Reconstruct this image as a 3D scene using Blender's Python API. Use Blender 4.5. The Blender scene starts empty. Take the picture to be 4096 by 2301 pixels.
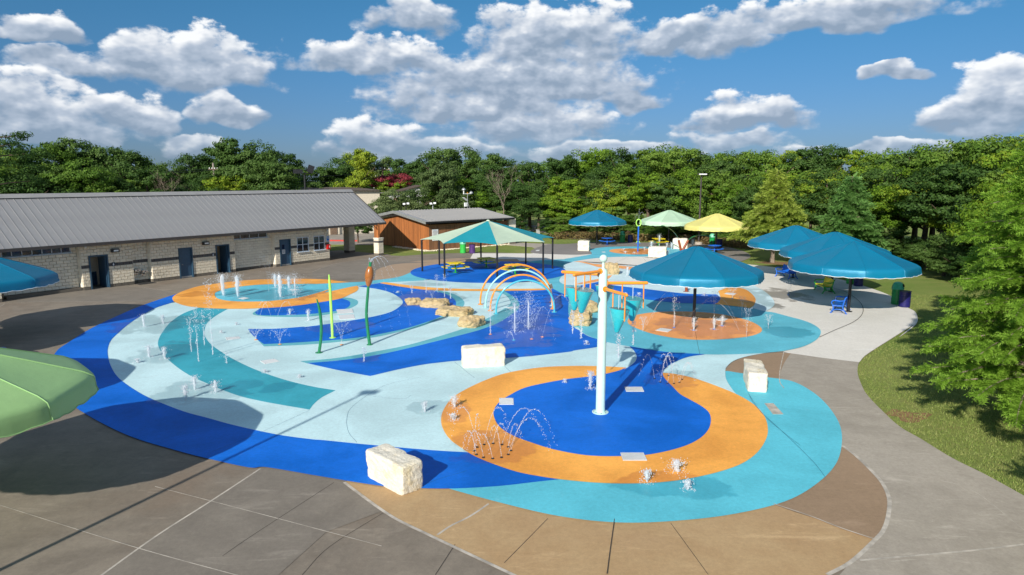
import bpy, bmesh, math, random
import numpy as np
from mathutils import Vector, Matrix, noise as mnoise
from mathutils.geometry import tessellate_polygon

random.seed(7)
rng = np.random.default_rng(11)
SC = bpy.context.scene
COL = SC.collection
R = math.radians

# ------------------------------------------------------------------ camera
CAM_H = 7.0
FOC = 4096 * 2 / 3
PITCH = math.atan((1150.5 - 723.5) / FOC)
cam_d = bpy.data.cameras.new('camera')
cam_d.lens = 24.0
cam_d.sensor_width = 36.0
cam_d.clip_start = 0.1
cam_d.clip_end = 6000
cam = bpy.data.objects.new('camera', cam_d)
COL.objects.link(cam)
cam.location = (0, 0, CAM_H)
cam.rotation_euler = (math.pi / 2 - PITCH, 0, 0)
SC.camera = cam

# ------------------------------------------------------------------ light
SUN_AZ = 23.0      # the shadows run 25 degrees to the right of straight ahead
SUN_EL = 27.0
SUN_VEC = Vector((-math.sin(R(SUN_AZ)) * math.cos(R(SUN_EL)), -math.cos(R(SUN_AZ)) * math.cos(R(SUN_EL)), math.sin(R(SUN_EL))))
sun_d = bpy.data.lights.new('sun', 'SUN')
sun_d.energy = 3.7
sun_d.angle = R(0.55)
sun_d.color = (1.0, 0.94, 0.84)
sun = bpy.data.objects.new('sun', sun_d)
COL.objects.link(sun)
sun.location = (-20, -40, 40)
sun.rotation_euler = (-SUN_VEC).to_track_quat('-Z', 'Y').to_euler()

SC.view_settings.view_transform = 'Standard'
SC.view_settings.look = 'None'
SC.view_settings.exposure = 0.66
SC.view_settings.gamma = 1.0
SC.view_settings.use_curve_mapping = False
SC.cycles.max_bounces = 6
SC.cycles.transparent_max_bounces = 12
SC.cycles.use_denoising = True


def pix_ray(sx, sy):
    u = (sx - 2048) / FOC
    v = (1150.5 - sy) / FOC
    return (u, math.cos(PITCH) + v * math.sin(PITCH), -math.sin(PITCH) + v * math.cos(PITCH))


# survey frames: origin and scale of the enlargements the plan was measured on
FR = dict(P=(0, 0, .62891), R5=(0, 1100, 1.8086), R6=(1200, 1100, 2.0675), R7=(1600, 1400, 1.60625), R8=(2700, 1300, 1.4456),
          R4=(2900, 700, 2.0669), R3b=(650, 850, 3.4347), R2=(1300, 600, 2.412), R3=(2200, 700, 2.412), S8=(2300, 1000, 2.576),
          S7=(1900, 1000, 2.894), T7=(2100, 950, 4.2933), T8=(1250, 980, 4.2933), S6=(2950, 850, 3.215), S4=(1650, 850, 3.617),
          S5=(2240, 820, 3.3895), U2=(0, 900, 3.68), U4=(1000, 550, 2.576), U5=(2000, 550, 2.576))


def src(fr, x, y):
    a, b, k = FR[fr]
    return a + x / k, b + y / k


def G(fr, x, y, z=0.0):
    """ground position (metres) of a surveyed point"""
    d = pix_ray(*src(fr, x, y))
    t = (z - CAM_H) / d[2]
    return (d[0] * t, d[1] * t)


def hat(fr, x, y, pos):
    """height of a surveyed point that stands over a known ground position"""
    d = pix_ray(*src(fr, x, y))
    t = math.hypot(*pos[:2]) / math.hypot(d[0], d[1])
    return CAM_H + d[2] * t


# ------------------------------------------------------------------ world: daylight sky with cumulus
def nn(nt, typ, **kw):
    n = nt.nodes.new(typ)
    for k, v in kw.items():
        if k.startswith('i_'):
            n.inputs[k[2:]].default_value = v
        else:
            setattr(n, k, v)
    return n


def mth(nt, op, a, b=None, c=None, clamp=False):
    n = nt.nodes.new('ShaderNodeMath')
    n.operation = op
    n.use_clamp = clamp
    for i, v in enumerate((a, b, c)):
        if v is None:
            continue
        if isinstance(v, (int, float)):
            n.inputs[i].default_value = v
        else:
            nt.links.new(v, n.inputs[i])
    return n.outputs[0]


def sstep(nt, lo, hi, v):
    n = nt.nodes.new('ShaderNodeMapRange')
    n.interpolation_type = 'SMOOTHSTEP'
    n.inputs['From Min'].default_value = lo
    n.inputs['From Max'].default_value = hi
    nt.links.new(v, n.inputs['Value'])
    return n.outputs['Result']


def build_world():
    w = bpy.data.worlds.new('World')
    SC.world = w
    w.use_nodes = True
    nt = w.node_tree
    nt.nodes.clear()
    L = nt.links.new
    sky = nn(nt, 'ShaderNodeTexSky', sky_type='NISHITA', sun_disc=False)
    sky.sun_elevation = R(SUN_EL)
    sky.sun_rotation = math.atan2(SUN_VEC.x, SUN_VEC.y)
    sky.air_density = 1.0
    sky.dust_density = 0.6
    sky.ozone_density = 2.2
    # (x, base y, half width, height) of each cumulus as seen from the pad; turned into azimuth / elevation
    blobs = [(115, 88, 95, 70), (15, 80, 60, 45), (470, 188, 250, 128), (180, 170, 170, 60), (90, 300, 190, 130), (330, 315, 125, 95), (120, 345, 300, 60),
             (560, 292, 112, 62), (490, 382, 85, 44), (1040, 58, 135, 75), (960, 165, 230, 80), (1400, 130, 260, 140), (1300, 225, 400, 115), (1200, 280, 300, 75),
             (1350, 335, 270, 85), (1570, 262, 90, 45), (950, 380, 140, 88), (1120, 388, 170, 45), (2050, 58, 480, 80), (1760, 112, 210, 85), (1880, 308, 190, 78),
             (1840, 362, 140, 42), (2520, 300, 210, 165), (2400, 320, 130, 80), (2260, 195, 90, 34), (1500, 390, 330, 32), (2200, 385, 330, 30), (1250, -70, 600, 70)]
    bl = []
    for x, yb, hw, h in blobs:
        d0 = pix_ray(*src('P', x, yb))
        d1 = pix_ray(*src('P', x + hw, yb))
        d2 = pix_ray(*src('P', x, yb - h))
        az = lambda d: math.degrees(math.atan2(d[0], d[1]))
        el = lambda d: math.degrees(math.atan2(d[2], math.hypot(d[0], d[1])))
        bl.append((az(d0), el(d0), abs(az(d1) - az(d0)), el(d2) - el(d0)))
    tc = nn(nt, 'ShaderNodeTexCoord')
    sp = nn(nt, 'ShaderNodeSeparateXYZ')
    L(tc.outputs['Generated'], sp.inputs[0])
    az = mth(nt, 'MULTIPLY', mth(nt, 'ARCTAN2', sp.outputs[0], sp.outputs[1]), 180 / math.pi)
    # the same weather goes on all round: azimuth folds back and forth every 90 degrees
    azf = mth(nt, 'SUBTRACT', mth(nt, 'PINGPONG', mth(nt, 'ADD', az, 45.0), 90.0), 45.0)
    el = mth(nt, 'MULTIPLY', mth(nt, 'ARCSINE', sp.outputs[2]), 180 / math.pi)
    # and the cloud cover is repeated unseen overhead, added for white fill light
    elf = mth(nt, 'PINGPONG', el, 16.0)

    def coords(dx, dy):
        cmb = nt.nodes.new('ShaderNodeCombineXYZ')
        L(mth(nt, 'MULTIPLY_ADD', azf, 0.16, dx), cmb.inputs[0])
        L(mth(nt, 'MULTIPLY_ADD', elf, 0.27, dy), cmb.inputs[1])
        return cmb.outputs[0]

    def cnoise(vec, sc, det, rough):
        n = nn(nt, 'ShaderNodeTexNoise', noise_dimensions='2D', i_Scale=sc, i_Detail=det, i_Roughness=rough)
        L(vec, n.inputs['Vector'])
        return n
    p0 = coords(0.0, 0.0)
    n1 = cnoise(p0, 1.5, 2.0, 0.5)
    n2 = cnoise(p0, 2.3, 8.0, 0.58)
    n3 = cnoise(coords(-0.06, 0.15), 2.3, 3.0, 0.5)
    sepc = nt.nodes.new('ShaderNodeSeparateColor')
    L(n1.outputs['Color'], sepc.inputs[0])
    ax = mth(nt, 'MULTIPLY_ADD', mth(nt, 'SUBTRACT', sepc.outputs[0], 0.5), 5.0, azf)
    ey = mth(nt, 'MULTIPLY_ADD', mth(nt, 'SUBTRACT', sepc.outputs[1], 0.5), 2.0, elf)
    cur = hgt = None
    for a0, e0, w_, h_ in bl:
        dx = mth(nt, 'MULTIPLY_ADD', ax, 1 / w_, -a0 / w_)
        t = mth(nt, 'MULTIPLY_ADD', ey, 1 / h_, -e0 / h_)
        dy = mth(nt, 'MAXIMUM', t, mth(nt, 'MULTIPLY', t, -2.6))
        v = mth(nt, 'SUBTRACT', 1.0, mth(nt, 'MULTIPLY_ADD', dx, dx, mth(nt, 'MULTIPLY', dy, dy)))
        if cur is None:
            cur, hgt = v, t
        else:
            k = mth(nt, 'MULTIPLY_ADD', mth(nt, 'SUBTRACT', v, cur), 0.9, 0.5, clamp=True)
            hgt = mth(nt, 'MULTIPLY_ADD', k, mth(nt, 'SUBTRACT', t, hgt), hgt)
            cur = mth(nt, 'SMOOTH_MAX', cur, v, 0.3)
    cur = mth(nt, 'MAXIMUM', cur, -1.3)
    f = mth(nt, 'MULTIPLY_ADD', mth(nt, 'SUBTRACT', n2.outputs['Fac'], 0.5), 2.7, mth(nt, 'MULTIPLY_ADD', cur, 1.45, -0.14))
    # crisp sunlit tops, soft bases
    soft = mth(nt, 'MULTIPLY_ADD', mth(nt, 'MAXIMUM', mth(nt, 'MINIMUM', hgt, 1.0), 0.0), -0.75, 1.15)
    alpha = sstep(nt, 0.0, 1.0, mth(nt, 'DIVIDE', mth(nt, 'ADD', f, 0.2), soft))
    n2b = cnoise(p0, 2.3, 3.0, 0.5)
    relief = mth(nt, 'SUBTRACT', n2b.outputs['Fac'], n3.outputs['Fac'])
    relief = mth(nt, 'MULTIPLY_ADD', mth(nt, 'SUBTRACT', n2.outputs['Fac'], n2b.outputs['Fac']), 0.5, relief)
    lit = mth(nt, 'MULTIPLY_ADD', relief, 1.45, mth(nt, 'MULTIPLY_ADD', hgt, 0.62, 0.17))
    edge = mth(nt, 'SUBTRACT', 1.0, sstep(nt, 0.0, 1.1, f))
    lit = mth(nt, 'MULTIPLY_ADD', edge, 0.16, lit, clamp=True)
    ccol = nn(nt, 'ShaderNodeValToRGB')
    cr = ccol.color_ramp
    cr.elements[0].position = 0.05
    cr.elements[0].color = (0.26, 0.335, 0.44, 1)
    cr.elements[1].position = 0.90
    cr.elements[1].color = (0.90, 0.91, 0.92, 1)
    e = cr.elements.new(0.45)
    e.color = (0.45, 0.515, 0.615, 1)
    L(lit, ccol.inputs[0])
    bg_s = nn(nt, 'ShaderNodeBackground')
    bg_s.inputs['Strength'].default_value = 0.125
    tint = nn(nt, 'ShaderNodeMix', data_type='RGBA', blend_type='MULTIPLY')
    tint.inputs[0].default_value = 1.0
    L(sky.outputs[0], tint.inputs[6])
    lowc = nn(nt, 'ShaderNodeMix', data_type='RGBA')
    L(sstep(nt, 0.0, 16.0, el), lowc.inputs[0])
    lowc.inputs[6].default_value = (0.165, 0.235, 0.40, 1)
    lowc.inputs[7].default_value = (0.135, 0.325, 0.425, 1)
    L(lowc.outputs[2], tint.inputs[7])
    L(tint.outputs[2], bg_s.inputs['Color'])
    bg_c = nn(nt, 'ShaderNodeBackground')
    bg_c.inputs['Strength'].default_value = 0.72
    L(ccol.outputs[0], bg_c.inputs['Color'])
    # low clouds pale through the air
    low = sstep(nt, 0.0, 5.5, el)
    alpha2 = mth(nt, 'MULTIPLY', alpha, mth(nt, 'MULTIPLY_ADD', low, 0.45, 0.5))
    mix = nn(nt, 'ShaderNodeMixShader')
    L(alpha2, mix.inputs[0]); L(bg_s.outputs[0], mix.inputs[1]); L(bg_c.outputs[0], mix.inputs[2])
    out = nn(nt, 'ShaderNodeOutputWorld')
    L(mix.outputs[0], out.inputs[0])
    w.cycles.sampling_method = 'MANUAL'
    w.cycles.sample_map_resolution = 256


build_world()


# ------------------------------------------------------------------ object helpers
def tag(o, label=None, cat=None, group=None, kind=None):
    if label: o['label'] = label
    if cat: o['category'] = cat
    if group: o['group'] = group
    if kind: o['kind'] = kind
    return o


def thing(name, label, cat, loc=(0, 0, 0), rz=0.0, group=None):
    o = bpy.data.objects.new(name, None)
    o.empty_display_size = 0.3
    COL.objects.link(o)
    o.location = loc
    o.rotation_euler = (0, 0, rz)
    return tag(o, label, cat, group)


def link_mesh(name, me, mat=None, parent=None, loc=None, rot=None):
    o = bpy.data.objects.new(name, me)
    COL.objects.link(o)
    if mat is not None and len(me.materials) == 0:
        me.materials.append(mat)
    if parent is not None:
        o.parent = parent
    if loc is not None: o.location = loc
    if rot is not None: o.rotation_euler = rot
    return o


def copy_tree(o, parent=None):
    c = o.copy()
    COL.objects.link(c)
    c.parent = parent
    for ch in list(o.children):
        copy_tree(ch, c)
    return c


class MB:
    """collects shapes, builds ONE mesh"""
    def __init__(self):
        self.v = []
        self.f = []

    def add(self, vs, fs):
        b = len(self.v)
        self.v += [tuple(p) for p in vs]
        self.f += [tuple(i + b for i in q) for q in fs]
        return self

    def box(self, c, s, rz=0.0, m=None):
        x, y, z = s[0] / 2, s[1] / 2, s[2] / 2
        vs = [Vector((a, b, d)) for d in (-z, z) for a, b in ((-x, -y), (x, -y), (x, y), (-x, y))]
        if rz:
            rm = Matrix.Rotation(rz, 3, 'Z')
            vs = [rm @ p for p in vs]
        if m is not None:
            vs = [m @ p for p in vs]
        c = Vector(c)
        return self.add([p + c for p in vs], [(3, 2, 1, 0), (4, 5, 6, 7), (0, 1, 5, 4), (1, 2, 6, 5), (2, 3, 7, 6), (3, 0, 4, 7)])

    def tube(self, path, rad, n=10, caps=True):
        path = [Vector(p) for p in path]
        rads = rad if isinstance(rad, (list, tuple)) else [rad] * len(path)
        vs = []
        up = Vector((0.13, 0.21, 0.97)).normalized()
        prev = None
        for i, p in enumerate(path):
            t = (path[min(i + 1, len(path) - 1)] - path[max(i - 1, 0)]).normalized()
            a = prev if prev is not None else t.cross(up if abs(t.dot(up)) < 0.95 else Vector((1, 0, 0)))
            a = (a - t * a.dot(t)).normalized()
            prev = a
            b = t.cross(a)
            for k in range(n):
                th = 2 * math.pi * k / n
                vs.append(p + (a * math.cos(th) + b * math.sin(th)) * rads[i])
        fs = []
        for i in range(len(path) - 1):
            for k in range(n):
                k2 = (k + 1) % n
                fs.append((i * n + k, i * n + k2, (i + 1) * n + k2, (i + 1) * n + k))
        if caps:
            fs.append(tuple(reversed(range(n))))
            fs.append(tuple(range((len(path) - 1) * n, len(path) * n)))
        return self.add(vs, fs)

    def lathe(self, prof, c=(0, 0, 0), n=16, m=None):
        vs = []
        c = Vector(c)
        for r, z in prof:
            for k in range(n):
                th = 2 * math.pi * k / n
                p = Vector((r * math.cos(th), r * math.sin(th), z))
                vs.append((m @ p if m is not None else p) + c)
        fs = []
        for i in range(len(prof) - 1):
            for k in range(n):
                k2 = (k + 1) % n
                fs.append((i * n + k, i * n + k2, (i + 1) * n + k2, (i + 1) * n + k))
        if prof[0][0] > 1e-4: fs.append(tuple(reversed(range(n))))
        if prof[-1][0] > 1e-4: fs.append(tuple(range((len(prof) - 1) * n, len(prof) * n)))
        return self.add(vs, fs)

    def sphere(self, c, r, n=12, m=8):
        return self.lathe([(max(1e-5, r * math.sin(math.pi * i / m)), -r * math.cos(math.pi * i / m)) for i in range(m + 1)], c, n)

    def poly(self, pts, z0, z1=None):
        """flat polygon, or a prism between z0 and z1"""
        pts = [tuple(p[:2]) for p in pts]
        tri = tessellate_polygon([[Vector((x, y, 0)) for x, y in pts]])
        def upward(t):
            a, b, c = (pts[i] for i in t)
            return t if (b[0] - a[0]) * (c[1] - a[1]) - (b[1] - a[1]) * (c[0] - a[0]) > 0 else (t[2], t[1], t[0])
        tri = [upward(t) for t in tri]
        n = len(pts)
        if z1 is None:
            return self.add([(x, y, z0) for x, y in pts], tri)
        vs = [(x, y, z0) for x, y in pts] + [(x, y, z1) for x, y in pts]
        area = sum(pts[i][0] * pts[(i + 1) % n][1] - pts[(i + 1) % n][0] * pts[i][1] for i in range(n))
        fs = [(c, b, a) for a, b, c in tri] + [(a + n, b + n, c + n) for a, b, c in tri]
        for i in range(n):
            j = (i + 1) % n
            fs.append((i, j, j + n, i + n) if area > 0 else (j, i, i + n, j + n))
        return self.add(vs, fs)

    def mesh(self, name, mat=None, smooth=False):
        me = bpy.data.meshes.new(name)
        me.from_pydata(self.v, [], self.f)
        if mat is not None:
            me.materials.append(mat)
        if smooth:
            me.polygons.foreach_set('use_smooth', [True] * len(me.polygons))
            me.set_sharp_from_angle(angle=R(38))
        me.update()
        return me

    def build(self, name, mat=None, parent=None, smooth=False, loc=None, rot=None):
        return link_mesh(name, self.mesh(name, mat, smooth), None, parent, loc, rot)


def catmull(pts, per=7):
    if len(pts) < 3:
        return list(pts)
    out = []
    P = [np.array(p, float) for p in pts]
    P = [2 * P[0] - P[1]] + P + [2 * P[-1] - P[-2]]
    for i in range(1, len(P) - 2):
        p0, p1, p2, p3 = P[i - 1:i + 3]
        for k in range(per):
            t = k / per
            out.append(tuple(0.5 * (2 * p1 + (p2 - p0) * t + (2 * p0 - 5 * p1 + 4 * p2 - p3) * t * t + (3 * p1 - p0 - 3 * p2 + p3) * t ** 3)))
    out.append(tuple(P[-2]))
    return out


def outline(*segs):
    """each segment: a list of ('frame', (x,y), (x,y)...) runs or ground points; smoothed inside a segment, sharp between"""
    pts = []
    for s in segs:
        q = []
        fr = None
        for it in s:
            if isinstance(it, str):
                fr = it
            elif fr == 'M':
                q.append(it)
            else:
                q.append(G(fr, *it))
        c = catmull(q)
        if pts and math.hypot(pts[-1][0] - c[0][0], pts[-1][1] - c[0][1]) < 0.02:
            c = c[1:]
        pts += c
    if math.hypot(pts[-1][0] - pts[0][0], pts[-1][1] - pts[0][1]) < 0.02:
        pts = pts[:-1]
    return pts


# ------------------------------------------------------------------ materials
MAT = {}


def new_mat(name):
    m = bpy.data.materials.new(name)
    m.use_nodes = True
    nt = m.node_tree
    nt.nodes.clear()
    out = nn(nt, 'ShaderNodeOutputMaterial')
    b = nn(nt, 'ShaderNodeBsdfPrincipled')
    nt.links.new(b.outputs[0], out.inputs[0])
    MAT[name] = m
    return m, nt, b


def c4(c):
    return (c[0], c[1], c[2], 1.0)


def mixc(nt, fac, a, b, mode='MIX'):
    n = nn(nt, 'ShaderNodeMix', data_type='RGBA', blend_type=mode)
    for sock, v in ((n.inputs[0], fac), (n.inputs[6], a), (n.inputs[7], b)):
        if isinstance(v, (int, float)):
            sock.default_value = v
        elif isinstance(v, tuple):
            sock.default_value = c4(v)
        else:
            nt.links.new(v, sock)
    return n.outputs[2]


def noise(nt, scale, detail=4.0, rough=0.55, vec=None, dist=0.0):
    n = nn(nt, 'ShaderNodeTexNoise', i_Scale=scale, i_Detail=detail, i_Roughness=rough)
    n.inputs['Distortion'].default_value = dist
    if vec is not None:
        nt.links.new(vec, n.inputs['Vector'])
    return n.outputs['Fac']


def pos(nt, scale=(1, 1, 1), obj=False):
    tc = nn(nt, 'ShaderNodeTexCoord') if obj else nn(nt, 'ShaderNodeNewGeometry')
    mp = nn(nt, 'ShaderNodeMapping')
    mp.inputs['Scale'].default_value = scale
    nt.links.new(tc.outputs['Object'] if obj else tc.outputs['Position'], mp.inputs[0])
    return mp.outputs[0]


def bump(nt, b, h, strength=0.3, dist=0.02):
    n = nn(nt, 'ShaderNodeBump')
    n.inputs['Strength'].default_value = strength
    n.inputs['Distance'].default_value = dist
    nt.links.new(h, n.inputs['Height'])
    nt.links.new(n.outputs[0], b.inputs['Normal'])


def plain(name, col, rough=0.5, metal=0.0, var=0.12, scale=6.0, bmp=0.0, spec=0.5, coat=0.0):
    m, nt, b = new_mat(name)
    p = pos(nt, obj=True)
    n = noise(nt, scale, 5.0, 0.6, p)
    d = tuple(x * (1 - var) for x in col)
    l = tuple(min(1, x * (1 + var)) for x in col)
    nt.links.new(mixc(nt, sstep(nt, 0.3, 0.7, n), d, l), b.inputs['Base Color'])
    nt.links.new(mth(nt, 'MULTIPLY_ADD', n, 0.2, rough - 0.1), b.inputs['Roughness'])
    b.inputs['Metallic'].default_value = metal
    b.inputs['Specular IOR Level'].default_value = spec
    b.inputs['Coat Weight'].default_value = coat
    if bmp:
        bump(nt, b, noise(nt, scale * 6, 4, 0.6, p), bmp, 0.01)
    return m


# wet ground: where the jets fall the pad is wet (darker and glossier)
WET = [('R5', 1150, 350, 330, 75), ('R5', 1180, 560, 260, 90), ('R5', 1500, 850, 380, 90), ('R5', 2000, 830, 120, 30), ('R3b', 1500, 1130, 800, 90), ('R3b', 500, 1130, 240, 50),
       ('R7', 1750, 870, 420, 100), ('R7', 350, 400, 120, 90), ('R7', 600, 620, 260, 120), ('R7', 1760, 190, 190, 60), ('S7', 560, 860, 420, 260), ('S7', 900, 600, 120, 100),
       ('S8', 2200, 850, 300, 70), ('S8', 1300, 800, 500, 120), ('S8', 1800, 480, 200, 120), ('S6', 560, 1050, 330, 80), ('R6', 1050, 190, 300, 70), ('R6', 330, 430, 300, 60), ('T7', 2000, 250, 400, 60),
       ('T8', 1900, 680, 360, 40), ('R6', 550, 690, 120, 40), ('R6', 1050, 1100, 130, 70)]


def wet_group():
    g = bpy.data.node_groups.new('wet_ground', 'ShaderNodeTree')
    g.interface.new_socket('wet', in_out='OUTPUT', socket_type='NodeSocketFloat')
    go = g.nodes.new('NodeGroupOutput')
    geo = g.nodes.new('ShaderNodeNewGeometry')
    sp = g.nodes.new('ShaderNodeSeparateXYZ')
    g.links.new(geo.outputs['Position'], sp.inputs[0])
    nz = nn(g, 'ShaderNodeTexNoise', i_Scale=0.75, i_Detail=6.0, i_Roughness=0.62)
    g.links.new(geo.outputs['Position'], nz.inputs['Vector'])
    cur = None
    for fr, x, y, hx, hy in WET:
        c = G(fr, x, y)
        rx = max(0.6, abs(G(fr, x + hx, y)[0] - c[0]))
        ry = max(0.8, abs(G(fr, x, y - hy)[1] - G(fr, x, y + hy)[1]) / 2)
        dx = mth(g, 'MULTIPLY', mth(g, 'SUBTRACT', sp.outputs[0], c[0]), 1 / rx)
        dy = mth(g, 'MULTIPLY', mth(g, 'SUBTRACT', sp.outputs[1], c[1]), 1 / ry)
        v = mth(g, 'SUBTRACT', 1.0, mth(g, 'MULTIPLY_ADD', dx, dx, mth(g, 'MULTIPLY', dy, dy)))
        cur = v if cur is None else mth(g, 'MAXIMUM', cur, v)
    f = mth(g, 'ADD', mth(g, 'MAXIMUM', cur, -1.0), mth(g, 'MULTIPLY', mth(g, 'SUBTRACT', nz.outputs['Fac'], 0.5), 4.2))
    g.links.new(sstep(g, 0.05, 0.38, f), go.inputs[0])
    return g


WETG = wet_group()


def wet_node(nt):
    n = nn(nt, 'ShaderNodeGroup')
    n.node_tree = WETG
    return n.outputs[0]


def concrete(name, col, stain, amount=0.55, wet=True, scale=1.0, tint2=None):
    """cast concrete: cloudy weathering, blotches, fine grain, scuffs"""
    m, nt, b = new_mat(name)
    p = pos(nt)
    n1 = noise(nt, 0.22 * scale, 6, 0.6, p, 0.6)
    n2 = noise(nt, 1.3 * scale, 6, 0.65, p, 0.3)
    n3 = noise(nt, 28, 3, 0.6, p)
    ps = pos(nt, (0.55, 2.6, 1))
    n4 = noise(nt, 0.8, 7, 0.7, ps, 0.8)
    f = mth(nt, 'ADD', mth(nt, 'MULTIPLY', n1, 0.55), mth(nt, 'MULTIPLY', n2, 0.45))
    c = mixc(nt, mth(nt, 'MULTIPLY', sstep(nt, 0.36, 0.66, f), amount), col, stain)
    if tint2:
        c = mixc(nt, mth(nt, 'MULTIPLY', sstep(nt, 0.5, 0.72, n1), 0.6), c, tint2)
    lightc = tuple(min(1, x * 1.5 + 0.05) for x in col)
    c = mixc(nt, mth(nt, 'MULTIPLY', sstep(nt, 0.56, 0.70, n4), 0.32), c, lightc)
    c = mixc(nt, mth(nt, 'MULTIPLY', sstep(nt, 0.55, 0.62, noise(nt, 0.5, 8, 0.66, pos(nt, (1.0, 0.6, 1)), 1.2)), 0.28), c, stain)
    c = mixc(nt, mth(nt, 'MULTIPLY', sstep(nt, 0.64, 0.8, noise(nt, 4.5, 8, 0.75, p)), 0.5), c, lightc)
    n5 = noise(nt, 9, 7, 0.72, p)
    g = mth(nt, 'MULTIPLY_ADD', n3, 0.30, 0.60)
    g = mth(nt, 'MULTIPLY_ADD', n5, 0.52, g)
    c = mixc(nt, 1.0, c, g, 'MULTIPLY')
    rg = 0.8
    if wet:
        wv = wet_node(nt)
        c = mixc(nt, mth(nt, 'MULTIPLY', wv, 0.9), c, mixc(nt, 1.0, c, (0.48, 0.44, 0.40), 'MULTIPLY'))
        rgs = mth(nt, 'MULTIPLY_ADD', wv, -0.5, 0.8)
        nt.links.new(rgs, b.inputs['Roughness'])
    else:
        b.inputs['Roughness'].default_value = rg
    nt.links.new(c, b.inputs['Base Color'])
    bump(nt, b, n3, 0.25, 0.006)
    return m


def paint(name, col, fade=0.10, white=0.10):
    """textured acrylic coating on concrete, faded and scuffed, wet near the jets"""
    m, nt, b = new_mat(name)
    p = pos(nt)
    n1 = noise(nt, 0.35, 6, 0.6, p, 0.5)
    n2 = noise(nt, 2.2, 6, 0.7, p, 0.4)
    n3 = noise(nt, 55, 2, 0.6, p)
    dark = tuple(x * (1 - fade * 1.3) for x in col)
    light = tuple(min(1, x * (1 + fade) + fade * 0.05) for x in col)
    c = mixc(nt, sstep(nt, 0.32, 0.68, n1), dark, light)
    pale = tuple(x * 0.6 + 0.32 for x in col)
    c = mixc(nt, mth(nt, 'MULTIPLY', sstep(nt, 0.58, 0.82, n2), white), c, pale)
    ps = pos(nt, (3.0, 0.5, 1))
    c = mixc(nt, mth(nt, 'MULTIPLY', sstep(nt, 0.60, 0.8, noise(nt, 0.9, 8, 0.75, ps, 0.6)), white * 0.8), c, dark)
    gr = mth(nt, 'MULTIPLY_ADD', noise(nt, 11, 7, 0.75, p), 0.52, mth(nt, 'MULTIPLY_ADD', n3, 0.34, 0.57))
    c = mixc(nt, 1.0, c, gr, 'MULTIPLY')
    wv = wet_node(nt)
    mx_ = max(col)
    c = mixc(nt, mth(nt, 'MULTIPLY', wv, 0.8), c, mixc(nt, 1.0, c, tuple(0.78 * (x / mx_) ** 0.22 for x in col), 'MULTIPLY'))
    nt.links.new(c, b.inputs['Base Color'])
    nt.links.new(mth(nt, 'MULTIPLY_ADD', wv, -0.34, 0.62), b.inputs['Roughness'])
    b.inputs['Specular IOR Level'].default_value = 0.16
    bump(nt, b, n3, 0.2, 0.004)
    return m


concrete('deck_concrete', (0.255, 0.214, 0.166), (0.152, 0.126, 0.098), 0.8, tint2=(0.225, 0.165, 0.115))
concrete('deck_concrete_newer', (0.225, 0.195, 0.158), (0.15, 0.128, 0.104), 0.7, tint2=(0.27, 0.235, 0.19))
concrete('path_concrete', (0.42, 0.37, 0.31), (0.30, 0.26, 0.21), 0.6, wet=False)
concrete('white_concrete', (0.74, 0.70, 0.63), (0.62, 0.585, 0.52), 0.5)
concrete('path_grey', (0.40, 0.352, 0.29), (0.27, 0.234, 0.188), 0.75, tint2=(0.43, 0.38, 0.31))
concrete('grey_concrete', (0.235, 0.215, 0.20), (0.18, 0.16, 0.15), 0.5)
concrete('tan_concrete', (0.47, 0.32, 0.165), (0.38, 0.235, 0.11), 0.8, tint2=(0.46, 0.31, 0.17))
concrete('tan_dark_concrete', (0.33, 0.225, 0.14), (0.26, 0.175, 0.105), 0.6)
concrete('tan_pale_concrete', (0.40, 0.285, 0.19), (0.33, 0.23, 0.15), 0.6)
plain('joint_pale', (0.46, 0.415, 0.355), 0.9, var=0.28, scale=3)
plain('joint_dark', (0.05, 0.042, 0.036), 0.9, var=0.3)
plain('joint_blue', (0.02, 0.12, 0.22), 0.8, var=0.2)
BLUE = (0.001, 0.138, 0.62)
paint('paint_blue', BLUE, 0.14, 0.10)
paint('paint_aqua', (0.54, 0.745, 0.775), 0.09, 0.22)
paint('paint_aqua_sheen', (0.60, 0.765, 0.80), 0.07, 0.19)  # aqua coating made paler: grazing sky sheen put into the colour
paint('paint_mid', (0.135, 0.45, 0.52), 0.08, 0.15)
paint('paint_teal', (0.045, 0.36, 0.455), 0.11, 0.13)
paint('paint_turq', (0.13, 0.50, 0.62), 0.09, 0.19)
paint('paint_cyan', (0.115, 0.53, 0.65), 0.09, 0.17)
paint('paint_orange', (0.93, 0.40, 0.075), 0.14, 0.11)
paint('paint_peach', (0.88, 0.38, 0.13), 0.11, 0.13)
plain('limestone', (0.74, 0.66, 0.50), 0.9, var=0.16, scale=3.0, bmp=0.6)
plain('rock_tan', (0.47, 0.345, 0.175), 0.9, var=0.34, scale=3.5, bmp=0.7)
plain('white_metal', (0.74, 0.75, 0.74), 0.4, var=0.05)
plain('mint_paint', (0.55, 0.78, 0.71), 0.32, var=0.04, coat=0.3)
plain('orange_paint', (0.86, 0.30, 0.025), 0.3, var=0.05, coat=0.4)
plain('aqua_paint', (0.03, 0.50, 0.56), 0.28, var=0.05, coat=0.4)
plain('white_inner', (0.82, 0.85, 0.85), 0.4, var=0.03)
plain('pale_aqua_paint', (0.36, 0.70, 0.70), 0.3, var=0.05, coat=0.3)
plain('sky_paint', (0.07, 0.45, 0.58), 0.3, var=0.05, coat=0.3)
plain('green_paint', (0.012, 0.19, 0.072), 0.3, var=0.08, coat=0.4)
plain('lime_paint', (0.42, 0.80, 0.13), 0.32, var=0.06, coat=0.3)
plain('brown_paint', (0.34, 0.115, 0.022), 0.28, var=0.08, coat=0.4)
plain('rust_paint', (0.26, 0.055, 0.016), 0.4, var=0.15)
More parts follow.
